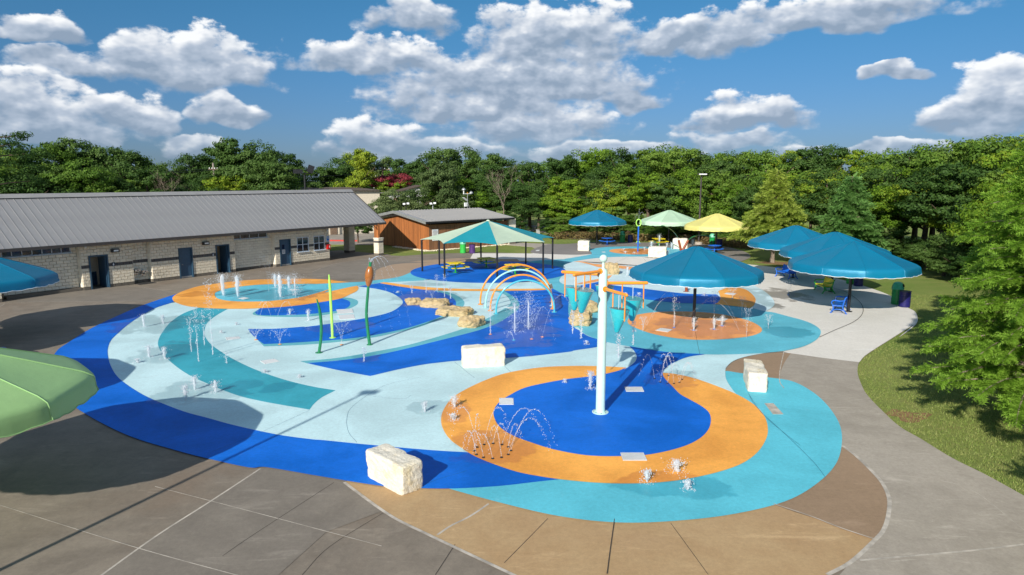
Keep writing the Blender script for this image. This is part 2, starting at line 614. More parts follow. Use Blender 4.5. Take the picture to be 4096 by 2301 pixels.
plain('blue_metal', (0.01, 0.13, 0.60), 0.32, var=0.1, coat=0.3)
plain('yellow_metal', (0.80, 0.62, 0.015), 0.38, var=0.08)
plain('bench_green', (0.02, 0.36, 0.035), 0.35, var=0.1)
plain('drum_green', (0.012, 0.28, 0.065), 0.4, var=0.14)
plain('drum_lime', (0.035, 0.46, 0.07), 0.4, var=0.12)
plain('lid_green', (0.045, 0.36, 0.19), 0.35, var=0.1)
plain('lid_mint', (0.16, 0.50, 0.31), 0.4, var=0.1)
plain('drum_navy', (0.014, 0.012, 0.11), 0.4, var=0.2)
plain('drum_purple', (0.075, 0.03, 0.16), 0.4, var=0.2)
plain('black_metal', (0.012, 0.012, 0.015), 0.35, var=0.2)
plain('dark_void', (0.006, 0.006, 0.007), 0.9)
plain('black_rubber', (0.02, 0.02, 0.021), 0.85, var=0.3)
plain('galv', (0.46, 0.47, 0.47), 0.42, metal=0.6, var=0.12)
plain('steel', (0.55, 0.56, 0.57), 0.25, metal=0.9, var=0.1)
plain('door_blue', (0.035, 0.085, 0.15), 0.4, var=0.08)
plain('door_frame', (0.03, 0.075, 0.125), 0.4, var=0.08)
plain('white_frame', (0.62, 0.68, 0.74), 0.45, var=0.05)
plain('red_plastic', (0.62, 0.012, 0.012), 0.35)
plain('sign_white', (0.72, 0.73, 0.74), 0.5, var=0.03)
plain('sign_blue', (0.02, 0.16, 0.46), 0.5, var=0.05)
plain('sign_dark', (0.01, 0.02, 0.045), 0.4)
plain('roof_fascia', (0.055, 0.048, 0.046), 0.5, var=0.1)
plain('roof_metal', (0.33, 0.325, 0.325), 0.42, metal=0.25, var=0.06, scale=0.8)
plain('shed_roof', (0.36, 0.35, 0.34), 0.42, metal=0.2, var=0.06, scale=0.8)
plain('bark', (0.12, 0.085, 0.058), 0.95, var=0.4, scale=5, bmp=0.8)
plain('bark_pale', (0.24, 0.19, 0.145), 0.95, var=0.35, scale=5, bmp=0.8)
plain('pole_wood', (0.26, 0.22, 0.19), 0.9, var=0.25)
plain('pole_brown', (0.17, 0.115, 0.08), 0.9, var=0.25)
plain('bronze_paint', (0.055, 0.045, 0.04), 0.45)
plain('earth', (0.24, 0.14, 0.06), 0.95, var=0.3, bmp=0.4)
plain('mortar', (0.66, 0.59, 0.48), 0.95, var=0.1)
plain('house_roof', (0.10, 0.075, 0.065), 0.9, var=0.2)
plain('asphalt', (0.30, 0.27, 0.235), 0.9, var=0.15, scale=0.6)
plain('curb_red', (0.50, 0.05, 0.035), 0.8, var=0.15)
plain('solar', (0.02, 0.03, 0.07), 0.2)


def block_mat(name, col, rough_face):
    """masonry unit: colour changes from block to block"""
    m, nt, b = new_mat(name)
    oi = nn(nt, 'ShaderNodeNewGeometry')
    oj = nn(nt, 'ShaderNodeObjectInfo')
    r = mth(nt, 'FRACT', mth(nt, 'ADD', oi.outputs['Random Per Island'], oj.outputs['Random']))
    p = pos(nt)
    n = noise(nt, 7.0, 6, 0.65, p)
    c = mixc(nt, r, tuple(x * 0.92 for x in col), tuple(min(1, x * 1.06) for x in col))
    c = mixc(nt, mth(nt, 'MULTIPLY', sstep(nt, 0.4, 0.75, n), 0.4), c, tuple(x * 0.86 for x in col))
    c = mixc(nt, mth(nt, 'MULTIPLY', sstep(nt, 0.55, 0.75, noise(nt, 0.5, 5, 0.6, p)), 0.22), c, (0.42, 0.34, 0.22))
    nt.links.new(c, b.inputs['Base Color'])
    b.inputs['Roughness'].default_value = 0.95
    bump(nt, b, noise(nt, 9.0 if rough_face else 40.0, 5, 0.6, p), 0.8 if rough_face else 0.25, 0.04 if rough_face else 0.01)
    return m


block_mat('block_split', (0.80, 0.71, 0.56), True)
block_mat('block_smooth', (0.84, 0.77, 0.635), False)
block_mat('block_grey', (0.10, 0.095, 0.095), False)
block_mat('block_base', (0.155, 0.135, 0.11), False)


def glass_mat(name, col=(0.01, 0.012, 0.016)):
    m, nt, b = new_mat(name)
    b.inputs['Base Color'].default_value = c4(col)
    b.inputs['Roughness'].default_value = 0.06
    b.inputs['Specular IOR Level'].default_value = 0.7
    return m


glass_mat('window_glass')


def wood_mat(name, col):
    m, nt, b = new_mat(name)
    oj = nn(nt, 'ShaderNodeObjectInfo')
    oi = nn(nt, 'ShaderNodeNewGeometry')
    r = mth(nt, 'FRACT', mth(nt, 'ADD', oi.outputs['Random Per Island'], oj.outputs['Random']))
    p = pos(nt, (9, 9, 0.7))
    n = noise(nt, 1.5, 6, 0.6, p, 0.5)
    c = mixc(nt, r, tuple(x * 0.72 for x in col), tuple(x * 1.25 for x in col))
    c = mixc(nt, mth(nt, 'MULTIPLY', sstep(nt, 0.4, 0.7, n), 0.5), c, tuple(x * 0.45 for x in col))
    nt.links.new(c, b.inputs['Base Color'])
    b.inputs['Roughness'].default_value = 0.7
    return m


wood_mat('cedar', (0.36, 0.125, 0.035))
wood_mat('cedar_weathered', (0.245, 0.115, 0.055))


def fabric(name, col, gloss=0.36, trans=0.12, metal=0.0):
    m, nt, b = new_mat(name)
    p = pos(nt, obj=True)
    n = noise(nt, 1.5, 5, 0.6, p)
    wv = noise(nt, 130, 2, 0.5, p)
    oi = nn(nt, 'ShaderNodeObjectInfo')
    n = mth(nt, 'ADD', mth(nt, 'MULTIPLY', n, 0.5), mth(nt, 'MULTIPLY', oi.outputs['Random'], 0.5))
    c = mixc(nt, n, tuple(x * 0.78 for x in col), tuple(min(1, x * 1.18) for x in col))
    nt.links.new(c, b.inputs['Base Color'])
    b.inputs['Roughness'].default_value = gloss
    b.inputs['Metallic'].default_value = metal
    b.inputs['Specular IOR Level'].default_value = 0.5
    h = mth(nt, 'ADD', wv, mth(nt, 'MULTIPLY', noise(nt, 5, 4, 0.55, pos(nt, (1, 1, 0.35), True)), 3.0))
    bump(nt, b, h, 0.25, 0.01)
    tr = nn(nt, 'ShaderNodeBsdfTranslucent')
    nt.links.new(c, tr.inputs[0])
    mx = nn(nt, 'ShaderNodeMixShader')
    mx.inputs[0].default_value = trans
    nt.links.new(b.outputs[0], mx.inputs[1])
    nt.links.new(tr.outputs[0], mx.inputs[2])
    nt.links.new(mx.outputs[0], nt.nodes['Material Output'].inputs[0])
    return m


fabric('fabric_blue', (0.001, 0.195, 0.345), 0.42, 0.05, 0.2)
fabric('fabric_green', (0.36, 0.60, 0.25), 0.5)
fabric('fabric_pale', (0.50, 0.70, 0.50), 0.5)
fabric('fabric_yellow', (0.82, 0.75, 0.24), 0.5)
fabric('shade_turq', (0.010, 0.33, 0.40), 0.6)
fabric('shade_pale', (0.60, 0.74, 0.55), 0.6)
plain('trim_white', (0.80, 0.82, 0.82), 0.5)


def grass_mat():
    m, nt, b = new_mat('grass_ground')
    p = pos(nt)
    n1 = noise(nt, 0.12, 6, 0.65, p, 0.5)
    n2 = noise(nt, 1.2, 6, 0.7, p)
    n3 = noise(nt, 18, 5, 0.7, pos(nt, (1.0, 1.6, 1)))
    c = mixc(nt, sstep(nt, 0.35, 0.65, n1), (0.17, 0.24, 0.05), (0.26, 0.29, 0.085))
    c = mixc(nt, mth(nt, 'MULTIPLY', sstep(nt, 0.5, 0.72, n2), 0.55), c, (0.30, 0.255, 0.10))
    c = mixc(nt, mth(nt, 'MULTIPLY', sstep(nt, 0.45, 0.7, n3), 0.55), c, (0.115, 0.175, 0.032))
    nt.links.new(c, b.inputs['Base Color'])
    b.inputs['Roughness'].default_value = 0.95
    b.inputs['Specular IOR Level'].default_value = 0.15
    bump(nt, b, n3, 0.9, 0.05)


grass_mat()


def leaf_mat(name, cols, trans=0.40):
    m, nt, b = new_mat(name)
    g = nn(nt, 'ShaderNodeNewGeometry')
    oi = nn(nt, 'ShaderNodeObjectInfo')
    n = noise(nt, 0.45, 4, 0.6, pos(nt))
    r = mth(nt, 'ADD', mth(nt, 'MULTIPLY', g.outputs['Random Per Island'], 0.45), mth(nt, 'MULTIPLY', n, 0.75))
    r = mth(nt, 'ADD', r, mth(nt, 'MULTIPLY', mth(nt, 'SUBTRACT', oi.outputs['Random'], 0.5), 0.55), clamp=True)
    ramp = nn(nt, 'ShaderNodeValToRGB')
    e = ramp.color_ramp.elements
    e[0].color = c4(cols[0]); e[0].position = 0.15
    e[1].color = c4(cols[2]); e[1].position = 0.95
    k = e.new(0.55)
    k.color = c4(cols[1])
    nt.links.new(r, ramp.inputs[0])
    nt.links.new(ramp.outputs[0], b.inputs['Base Color'])
    b.inputs['Roughness'].default_value = 0.6
    b.inputs['Specular IOR Level'].default_value = 0.25
    tr = nn(nt, 'ShaderNodeBsdfTranslucent')
    nt.links.new(ramp.outputs[0], tr.inputs[0])
    mx = nn(nt, 'ShaderNodeMixShader')
    mx.inputs[0].default_value = trans
    nt.links.new(b.outputs[0], mx.inputs[1])
    nt.links.new(tr.outputs[0], mx.inputs[2])
    nt.links.new(mx.outputs[0], nt.nodes['Material Output'].inputs[0])


leaf_mat('leaf_dark', ((0.033, 0.076, 0.016), (0.066, 0.139, 0.026), (0.123, 0.205, 0.046)))
leaf_mat('leaf_mid', ((0.058, 0.129, 0.016), (0.115, 0.221, 0.026), (0.205, 0.311, 0.049)))
leaf_mat('leaf_bright', ((0.082, 0.172, 0.013), (0.172, 0.303, 0.023), (0.328, 0.393, 0.035)))
leaf_mat('leaf_oak', ((0.066, 0.115, 0.035), (0.123, 0.188, 0.058), (0.197, 0.254, 0.090)))
leaf_mat('leaf_cypress', ((0.113, 0.235, 0.019), (0.198, 0.369, 0.034), (0.312, 0.501, 0.067)), 0.38)
leaf_mat('leaf_cypress_yellow', ((0.198, 0.294, 0.041), (0.322, 0.426, 0.064), (0.473, 0.548, 0.113)), 0.38)
leaf_mat('leaf_cypress_blue', ((0.076, 0.198, 0.046), (0.132, 0.294, 0.068), (0.208, 0.378, 0.103)), 0.38)
leaf_mat('leaf_red', ((0.140, 0.022, 0.030), (0.295, 0.042, 0.058), (0.421, 0.084, 0.098)))
leaf_mat('leaf_dry', ((0.164, 0.106, 0.041), (0.262, 0.180, 0.082), (0.262, 0.246, 0.082)))


def water_mat():
    m, nt, b = new_mat('water_spray')
    b.inputs['Base Color'].default_value = (0.88, 0.93, 0.97, 1)
    b.inputs['Roughness'].default_value = 0.12
    b.inputs['Specular IOR Level'].default_value = 0.8
    tp = nn(nt, 'ShaderNodeBsdfTransparent')
    tl = nn(nt, 'ShaderNodeBsdfTranslucent')
    tl.inputs[0].default_value = (0.93, 0.96, 1, 1)
    m1 = nn(nt, 'ShaderNodeMixShader')
    m1.inputs[0].default_value = 0.45
    nt.links.new(b.outputs[0], m1.inputs[1])
    nt.links.new(tl.outputs[0], m1.inputs[2])
    mx = nn(nt, 'ShaderNodeMixShader')
    mx.inputs[0].default_value = 0.30
    nt.links.new(m1.outputs[0], mx.inputs[1])
    nt.links.new(tp.outputs[0], mx.inputs[2])
    nt.links.new(mx.outputs[0], nt.nodes['Material Output'].inputs[0])


water_mat()


# ------------------------------------------------------------------ ground and pad
def sheet(name, pts, z, mat, parent=None, kind=None, label=None):
    o = MB().poly(pts, z).build(name, MAT[mat], parent)
    if kind: o['kind'] = kind
    if label: o['label'] = label
    return o


lawn = MB().poly([(-900, -80), (900, -80), (900, 1500), (-900, 1500)], -0.03).build('ground', MAT['grass_ground'])
tag(lawn, 'mown green lawn reaching to the woods', 'ground', kind='structure')

E_BROWN = ['R8', (2018, 990), (1800, 870), (1600, 770), (1420, 660), (1300, 590), (1200, 500), (1110, 405), (1075, 340), (1056, 280), (1058, 235), (1065, 217)]
E_WHITE = ['R8', (1065, 217), (1110, 170), (1250, 80), (1380, 0), 'R4', (1440, 1340), (1540, 1270), (1588, 1220), (1592, 1180), (1570, 1130), (1500, 1090), (1400, 1015), (1245, 950), (1050, 890),
           (890, 850), (620, 800), (390, 762), (245, 745), (95, 730), 'R3', (1785, 848)]
E_FAR = ['R3', (1785, 848), (1870, 825), (1925, 800), (1935, 783), (1900, 750), (1800, 717), (1700, 694), (1550, 674), (1440, 664), (1150, 656), (800, 651), (660, 649), (500, 648), (330, 654),
         'T7', (965, 92), (720, 112), (430, 115), (290, 148), (170, 192), (100, 232), (98, 255), (140, 272)]
E_NEAR = ['T7', (140, 272), 'R2', (1960, 999), (1600, 990), (1300, 995), (1000, 1005), (750, 1022), (600, 1016)]
deck_pts = outline(E_BROWN, E_WHITE, E_FAR, E_NEAR, ['R2', (600, 1016), 'M', (-11.6, 65.0)], ['M', (-11.6, 65.0), (-17.5, 69.4)], ['M', (-17.5, 69.4), (-21.0, 66.5)], ['M', (-21, 66.5), (-37, 45)],
                   ['M', (-37, 45), (-48, 44)], ['M', (-48, 44), (-48, -6)], ['M', (-48, -6), (19, -6)], ['M', (19, -6), (18, 2), (15, 9), (11.6, 14.4)])

deck = MB().poly(deck_pts, -0.12, 0.0).build('pavement', MAT['deck_concrete'])
tag(deck, 'weathered brown grey concrete deck around the splash pad', 'pavement', kind='structure')

walk = MB().poly(outline(['R2', (1745, 888), (2000, 900), (2130, 905), (2412, 912)], ['T7', (285, 150), (170, 190)], ['T7', (170, 190), (120, 165), (0, 140)], ['R2', (1985, 935), (1745, 915)]), -0.1, -0.006)
tag(walk.build('pavement', MAT['path_concrete']), 'pale concrete path running from the timber shed to the far plaza', 'pavement', kind='structure')
path2 = MB().poly(outline(['R2', (1740, 735), (1880, 742), (2160, 775), (2300, 792), (2412, 803)], ['R3', (100, 560), (300, 600), (440, 625)], ['R3', (440, 625), (250, 618), (100, 592), (0, 575)],
                          ['R2', (2412, 848), (2250, 835), (2130, 800), (1900, 770), (1740, 765)]), -0.1, -0.008)
tag(path2.build('path', MAT['path_concrete']), 'concrete path passing the metal gate at the edge of the woods', 'path', kind='structure')

LEVELS = []


def inside(p, poly):
    x, y = p
    c = False
    j = len(poly) - 1
    for i in range(len(poly)):
        xi, yi = poly[i]
        xj, yj = poly[j]
        if (yi > y) != (yj > y) and x < (xj - xi) * (y - yi) / (yj - yi) + xi:
            c = not c
        j = i
    return c


def level_for(pts):
    """number of coats already lying under this outline"""
    top = 0
    x0, x1 = min(p[0] for p in pts), max(p[0] for p in pts)
    y0, y1 = min(p[1] for p in pts), max(p[1] for p in pts)
    for q, lv, bb in LEVELS:
        if lv < top or bb[0] > x1 or bb[1] < x0 or bb[2] > y1 or bb[3] < y0:
            continue
        if any(inside(p, q) for p in pts[::3]) or (len(pts) > 12 and any(inside(p, pts) for p in q[::3])):
            top = max(top, lv)
    return top


def coat(name, mat, pts, parent=None):
    lv = level_for(pts) + 1
    LEVELS.append((pts, lv, (min(p[0] for p in pts), max(p[0] for p in pts), min(p[1] for p in pts), max(p[1] for p in pts))))
    return sheet(name, pts, 0.004 * lv, mat, parent or deck)


def zone(name, mat, *segs):
    return coat(name, mat, outline(*segs))


zone('white_paving', 'white_concrete', E_WHITE, ['R3', (1785, 848), (1500, 900)], ['S8', (1500, 450), (1700, 700)], ['S8', (1700, 700), (1700, 1040)], ['S8', (1900, 1068), (2150, 1046)], ['R8', (630, 157), (670, 165), (840, 190), (1065, 217)])
zone('grey_paving', 'grey_concrete', E_FAR, ['T7', (140, 272), (300, 285), (600, 294), (900, 300), (1145, 286)], ['T7', (1145, 286), (2000, 300)], ['R3', (1400, 800), (1785, 848)])
zone('white_paving', 'white_concrete', ['R2', (1430, 998), (1985, 1000)], ['T7', (140, 272), (300, 285), (600, 294), (900, 300), (1145, 286)], ['T7', (1145, 286), (1000, 330), (560, 400)], ['R2', (2100, 1080), (1750, 1068), (1500, 1060), (1400, 1050)])
zone('tan_paving', 'tan_pale_concrete', ['T8', (1060, 600), (1080, 435), (1200, 380), (1450, 320), (1700, 288), (2100, 255), (2576, 225)], ['R2', (1300, 1047), (1650, 1054), (1850, 1052)], ['R2', (1850, 1052), (1900, 1090)], ['R2', (1900, 1090), (1300, 1130)], ['R2', (1300, 1130), (900, 1200)],
     ['T8', (1680, 520), (1450, 570), (1130, 610), (1060, 600)])
zone('tan_paving', 'tan_concrete', ['P', (866, 1212), (900, 1238), (985, 1298), (1075, 1343), (1180, 1393), (1290, 1447), (1400, 1500), (1600, 1545)], ['P', (1600, 1545), (1900, 1530), (2060, 1470)],
     ['R8', (880, 1447), (1020, 1370), (1130, 1268), (1155, 1245)], ['R8', (1155, 1245), (960, 1150), (780, 1110), (570, 1040)], ['R8', (570, 1040), (300, 1000)], ['P', (1600, 1250), (1250, 1215)], ['P', (1250, 1215), (900, 1205)])
zone('tan_paving', 'tan_dark_concrete', ['R8', (570, 1040), (780, 1110), (960, 1180), (1155, 1245)], ['R8', (1155, 1245), (1200, 1190), (1228, 1110), (1236, 1010), (1200, 920), (1130, 840), (1040, 755), (965, 700)], ['R8', (965, 700), (800, 800), (500, 1000)])
zone('light_paving', 'path_grey', ['R8', (670, 165), (840, 190), (1065, 217)], E_BROWN[:1] + E_BROWN[:0:-1], ['R8', (2018, 990), 'M', (15, 9), (17, 5)], ['M', (17, 5), (9, 4)], ['M', (9, 4), (4.2, 9.6)], ['R8', (1020, 1372), (1155, 1247)], ['R8', (1155, 1247), (1205, 1190), (1232, 1110), (1238, 1010), (1200, 920), (1130, 840), (1040, 755), (965, 700)], ['R8', (965, 700), (880, 720)], ['R8', (880, 720), (700, 480), (560, 400)], ['R8', (560, 400), (625, 368)], ['R8', (625, 368), (606, 300), (630, 225), (670, 165)])
zone('tan_paving', 'tan_dark_concrete', ['R8', (200, 330), (290, 262)], ['R8', (290, 262), (340, 215), (440, 180), (560, 163), (670, 165)], ['R8', (670, 165), (630, 225), (607, 290), (620, 360)], ['R8', (620, 360), (500, 400)], ['R8', (500, 400), (300, 400)])

zone('slab', 'deck_concrete_newer', ['P', (655, 1178), (530, 1262), (400, 1345), (260, 1445), (200, 1490)], ['P', (200, 1490), (620, 1520)], ['P', (620, 1520), (820, 1340)], ['P', (820, 1340), (963, 1286)], ['P', (963, 1286), (900, 1240), (866, 1214)], ['P', (866, 1214), (900, 1190)], ['P', (900, 1190), (655, 1178)])
zone('slab', 'deck_concrete_newer', ['U2', (250, 1140), (1500, 1128), (2100, 1118)], ['U2', (2100, 1118), (2576, 1000)], ['U2', (2576, 1000), (2200, 935), (1900, 905)], ['U2', (1900, 905), (1900, 860)], ['U2', (1900, 860), (250, 1060)])
zone('slab', 'deck_concrete_newer', ['T8', (0, 470), (160, 400), (420, 320), (800, 265), (1000, 245)], ['T8', (1000, 245), (1500, 285), (2000, 300)], ['T8', (2000, 300), (1450, 330), (1200, 390), (1090, 440)], ['T8', (1090, 440), (1060, 600)], ['T8', (1060, 600), (0, 600)])
# splash pad coating, laid over the slab colour by colour
pad = deck
zone('aqua_coating', 'paint_aqua', ['R5', (1240, 205), (1180, 190)], ['R5', (1180, 190), (950, 290), (700, 420), (580, 530), (550, 640), (600, 760), (750, 900), (1000, 1050), (1300, 1150), (1700, 1250), (2200, 1320)], ['P', (800, 1165), (1000, 1195), (1200, 1200)],
     ['R7', (600, 740), (1300, 800), (1900, 700), (2150, 450)], ['R7', (2150, 450), (2200, 330)], ['R7', (2200, 330), (2130, 250), (2095, 190), (2090, 140), (2100, 110), (2150, 70), (2250, 40), (2400, 15), (2480, 10)], ['S8', (1900, 1040), (1000, 1000)], ['S8', (1000, 1000), (300, 850)],
     ['S7', (1150, 800), (905, 455)], ['S7', (905, 455), (830, 430), (890, 395)], ['S7', (890, 395), (700, 370)], ['R2', (1900, 1280), (1500, 1280), (1100, 1240)], ['T8', (1950, 612), (1700, 626), (1290, 648), (1130, 660)], ['T8', (1130, 660), (765, 710)], ['R3b', (2300, 1150), (1900, 1230), (800, 1270), (250, 1230)])
zone('turquoise_coating', 'paint_turq', ['R3b', (720, 1145), (740, 1100), (900, 1050), (1100, 1020), (1400, 995), (1800, 990), (2100, 985), (2400, 975), 'T8', (640, 648), (900, 635), (1130, 605), (1300, 585), (1450, 560), (1560, 530), (1680, 478)], ['T8', (1680, 478), (2000, 480)], ['R2', (1300, 1130), (1900, 1100)],
     ['R2', (1900, 1092), (2050, 1068), (2200, 1060), (2330, 1055), 'T7', (560, 391), (800, 355), (1000, 320), (1100, 302), (1145, 286), (1140, 260), (1115, 230), (1140, 205), (1250, 185), (1450, 165), (1700, 160), (2100, 165), (2576, 185), 'S5', (1620, 600), (1680, 640), (1600, 680), (1300, 700)],
     ['T7', (2100, 332), (1700, 335), (1400, 345), (1100, 375), (870, 415)], ['T7', (870, 415), (900, 800)], ['S8', (180, 380), (410, 440)], ['S8', (410, 440), (1500, 520), (1800, 570), (1960, 638)], ['S8', (1960, 638), (2050, 650), (2200, 690), (2350, 730), (2450, 770), (2520, 820), (2530, 870), (2480, 935), (2350, 1000), (2150, 1045), (1900, 1070), (1600, 1082), (1330, 1082), (1000, 1065), (800, 1040), (560, 1000), (330, 955), (240, 930), (100, 870), (30, 800)],
     ['S7', (1150, 905), (1100, 840), (1080, 700), (1085, 600), (1090, 545), (990, 500), (905, 455)], ['S7', (905, 455), (890, 395)], ['S7', (890, 395), (600, 340)], ['T8', (2300, 580), (1950, 600)], ['T8', (1950, 612), (1700, 626), (1290, 648), (1130, 660)], ['T8', (1130, 660), (765, 708)], ['T8', (765, 708), (600, 740), (380, 790), (200, 825), 'R3b', (2300, 1060), (2100, 1120), (1900, 1170), (1700, 1200), (1400, 1228), (1100, 1232), (900, 1220), (760, 1190), (720, 1145)])
zone('teal_coating', 'paint_teal', ['T7', (0, 432), (200, 412), (430, 408), (600, 430), (740, 455)], ['T7', (740, 455), (680, 480), (640, 525), (600, 560)], ['T7', (600, 560), (0, 560)])
zone('cyan_coating', 'paint_cyan', ['P', (1100, 1222), (1130, 1232), (1250, 1265), (1400, 1300), (1550, 1317), (1700, 1313), (1850, 1295), (1980, 1262), (2060, 1215), (2105, 1165), (2118, 1110), (2110, 1065), (2080, 1020), (2040, 985), (1990, 960), (1925, 950), (1830, 935)],
     ['R7', (2090, 140), (2095, 190), (2130, 250), (2170, 300), (2200, 330)], ['R7', (2200, 330), (2150, 500)], ['R7', (2150, 500), (1900, 700), (1300, 800)], ['R7', (1300, 800), (900, 810), (300, 870)])
zone('blue_coating', 'paint_blue', ['R5', (1345, 120), (1200, 165), (1000, 235), (850, 300), (700, 370), (600, 425), (500, 490), (420, 545), (375, 620), (370, 720), (400, 810), (450, 875), (505, 930), (600, 1000), (800, 1110), (1000, 1195), (1270, 1275), (1500, 1335), (1800, 1400), 'P', (670, 1178), (800, 1200), (935, 1222), (1010, 1229), (1130, 1232), (1250, 1226), (1340, 1216), (1410, 1208)],
     ['P', (1410, 1208), (1300, 1180)], ['R7', (700, 740), (480, 667)], ['R7', (480, 667), (400, 662), (200, 650), 'R6', (600, 1415), (200, 1375), 'R5', (2250, 1195), (2000, 1160), (1700, 1095), (1500, 1040), (1350, 1000), (1200, 945), (1050, 880), (920, 800), (850, 740), (810, 680), (785, 610), (780, 540), (805, 475), (860, 420), (930, 360), (1020, 300), (1120, 245), (1240, 205)],
     ['R5', (1240, 205), (1345, 160)])
zone('teal_coating', 'paint_teal', ['R5', (1440, 240), (1330, 280), (1240, 340), (1180, 410), (1145, 480), (1150, 530), (1190, 590), (1280, 670), (1380, 735), (1500, 790), (1700, 870), (1900, 920), (2240, 980)], ['R5', (2240, 980), (2270, 940), (2330, 890), (2428, 840)],
     ['R5', (2428, 840), (2250, 810), (2050, 760), (1850, 690), (1700, 620), (1600, 560), (1520, 500), (1480, 440), (1480, 400), (1500, 350), (1560, 300), (1655, 245)], ['R5', (1655, 245), (1550, 200)])
# darker aqua borders first, the blue arcs on top of them
zone('aqua_border', 'paint_mid', ['R5', (1890, 245), (1840, 270), (1832, 290), (1900, 301), (2000, 306), (2150, 308), (2300, 299), (2450, 276)], ['R5', (2450, 276), 'R6', (440, 268), (478, 240), (470, 212), (400, 192), (330, 190)], ['R6', (330, 190), (0, 240)])
zone('blue_coating', 'paint_blue', ['R5', (1890, 240), (1855, 265), (1850, 283), (1900, 295), (2100, 294), (2300, 281), (2450, 261), 'R6', (390, 275), (415, 247), (405, 220), (350, 198)], ['R6', (350, 198), (0, 235)])
zone('aqua_border', 'paint_mid', ['R6', (1080, 128), (1200, 140), (1300, 175), (1352, 215), (1355, 255), (1300, 310), (1200, 352), (1000, 430), (800, 480), (600, 522), (300, 560), (0, 584), 'R5', (1910, 521)], ['R5', (1910, 521), (1860, 470)], ['R5', (1860, 470), (2400, 440)], ['R6', (600, 450), (1000, 300), (1080, 128)])
zone('blue_coating', 'paint_blue', ['R5', (1795, 395), (2000, 393), (2200, 378), 'R6', (0, 440), (200, 415), (400, 385), (600, 350), (750, 310), (830, 260), (850, 225), (820, 190), (750, 150), (650, 122), (560, 108), (478, 98)], ['R6', (478, 98), (660, 70)],
     ['R6', (660, 70), (800, 92), (950, 112), (1080, 130), (1200, 160), (1270, 200), (1290, 237), (1270, 290), (1200, 330), (1100, 375), (900, 440), (700, 485), (500, 520), (300, 541), (0, 562), 'R5', (1910, 505)], ['R5', (1910, 505), (1860, 470), (1810, 420), (1795, 395)])
zone('aqua_border', 'paint_mid', ['R6', (0, 718), (300, 692), (600, 642), (900, 582), (1200, 497), (1400, 430), (1550, 362), (1650, 305), (1720, 262), (1742, 232), (1720, 190), (1680, 160), (1600, 136)], ['R6', (1600, 136), (1800, 130)], ['R6', (1800, 130), (1850, 260), (1600, 450), (900, 640), (60, 737)])
zone('blue_coating', 'paint_blue', ['R6', (58, 735), (300, 715), (500, 690), (700, 655), (900, 610), (1100, 560), (1300, 510), (1500, 455), (1650, 395), (1750, 330), (1802, 290), (1815, 250), (1790, 205), (1730, 160), (1690, 138)], ['R6', (1690, 138), (1900, 130), (2078, 118)],
     ['S7', (905, 455), (990, 500), (1090, 545), (1085, 600), (1080, 700), (1100, 840), (1150, 905), (1210, 940), (1300, 1000), (1430, 1045)], ['S8', (240, 930), (330, 957)], ['S8', (330, 957), (240, 1003), (0, 1041), 'S7', (1100, 1185), (800, 1220), (480, 1250), 'R6', (1340, 712), (1150, 730), (1000, 750), (800, 790), (580, 842)], ['R6', (580, 842), (300, 790), (58, 735)])
zone('orange_coating', 'paint_orange', ['R6', (660, 70), (720, 66), (950, 95), (1200, 114), (1500, 121), (1800, 119), (2075, 116)], ['R6', (2075, 116), (2070, 126)], ['R6', (2070, 126), (1900, 133), (1500, 137), (1100, 131), (900, 111), (660, 72)])
# oval fountain at the far left
OV = outline(['R3b', (135, 1195), (150, 1160), (230, 1110), (330, 1070), (500, 1020), (700, 990), (1000, 950), (1300, 930), (1600, 920), (1900, 918), (2200, 925), (2400, 940), 'T8', (350, 618), (640, 648)],
             ['T8', (640, 648), (0, 680), 'R3b', (2100, 985), (1800, 990), (1400, 995), (1100, 1020), (900, 1050), (740, 1100), (718, 1145), (760, 1190), (900, 1220), (1100, 1232), (1400, 1228), (1700, 1200), (1900, 1170), (2100, 1120), (2300, 1060), 'T8', (200, 825), (380, 790), (600, 740), (765, 708)],
             ['T8', (765, 708), (790, 745), (760, 800), (640, 860), (480, 930), 'R6', (200, 225), (100, 240), (0, 255), 'R3b', (2150, 1245), (1900, 1280), (1600, 1310), (1300, 1325), (1100, 1332), (800, 1330), (500, 1315), (300, 1285), (165, 1235), (135, 1195)])
coat('orange_coating', 'paint_orange', OV)
# pavilion disc
PAV = (-1.87, 53.58)
cc = G('R2', 1583, 1182)
prx = abs(G('R2', 2345, 1180)[0] - G('R2', 822, 1180)[0]) / 2
pry = (G('R2', 1583, 1078)[1] - G('R2', 1583, 1287)[1]) / 2
pcy = (G('R2', 1583, 1078)[1] + G('R2', 1583, 1287)[1]) / 2
coat('blue_coating', 'paint_blue', [(cc[0] + prx * math.cos(a), pcy + pry * math.sin(a)) for a in np.linspace(0, 2 * math.pi, 72, endpoint=False)])
# right-hand side
zone('aqua_sheen_coating', 'paint_aqua_sheen', ['T7', (830, 420), (740, 450), (680, 478), (650, 520), (700, 572), (738, 598)], ['T7', (738, 598), (690, 645), (620, 690), (590, 740), (600, 775), (640, 800), (690, 825)], ['T7', (690, 825), (980, 840)], ['S8', (180, 380), (410, 400)], ['S8', (410, 400), (1130, 490), (1500, 540)], ['S8', (1500, 540), (1800, 600), (1960, 640)],
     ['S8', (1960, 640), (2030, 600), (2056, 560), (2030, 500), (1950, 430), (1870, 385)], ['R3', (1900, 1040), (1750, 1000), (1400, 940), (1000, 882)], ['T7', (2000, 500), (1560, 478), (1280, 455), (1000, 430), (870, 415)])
zone('white_paving', 'white_concrete', ['T7', (870, 412), (1100, 375), (1400, 347), (1700, 337), (2000, 335), (2576, 335)], ['R3', (900, 800), (1300, 830)], ['R3', (1300, 830), (1200, 880)], ['R3', (1200, 880), (1000, 868)], ['T7', (2000, 490), (1560, 455), (1280, 432), (1000, 420), (870, 412)])
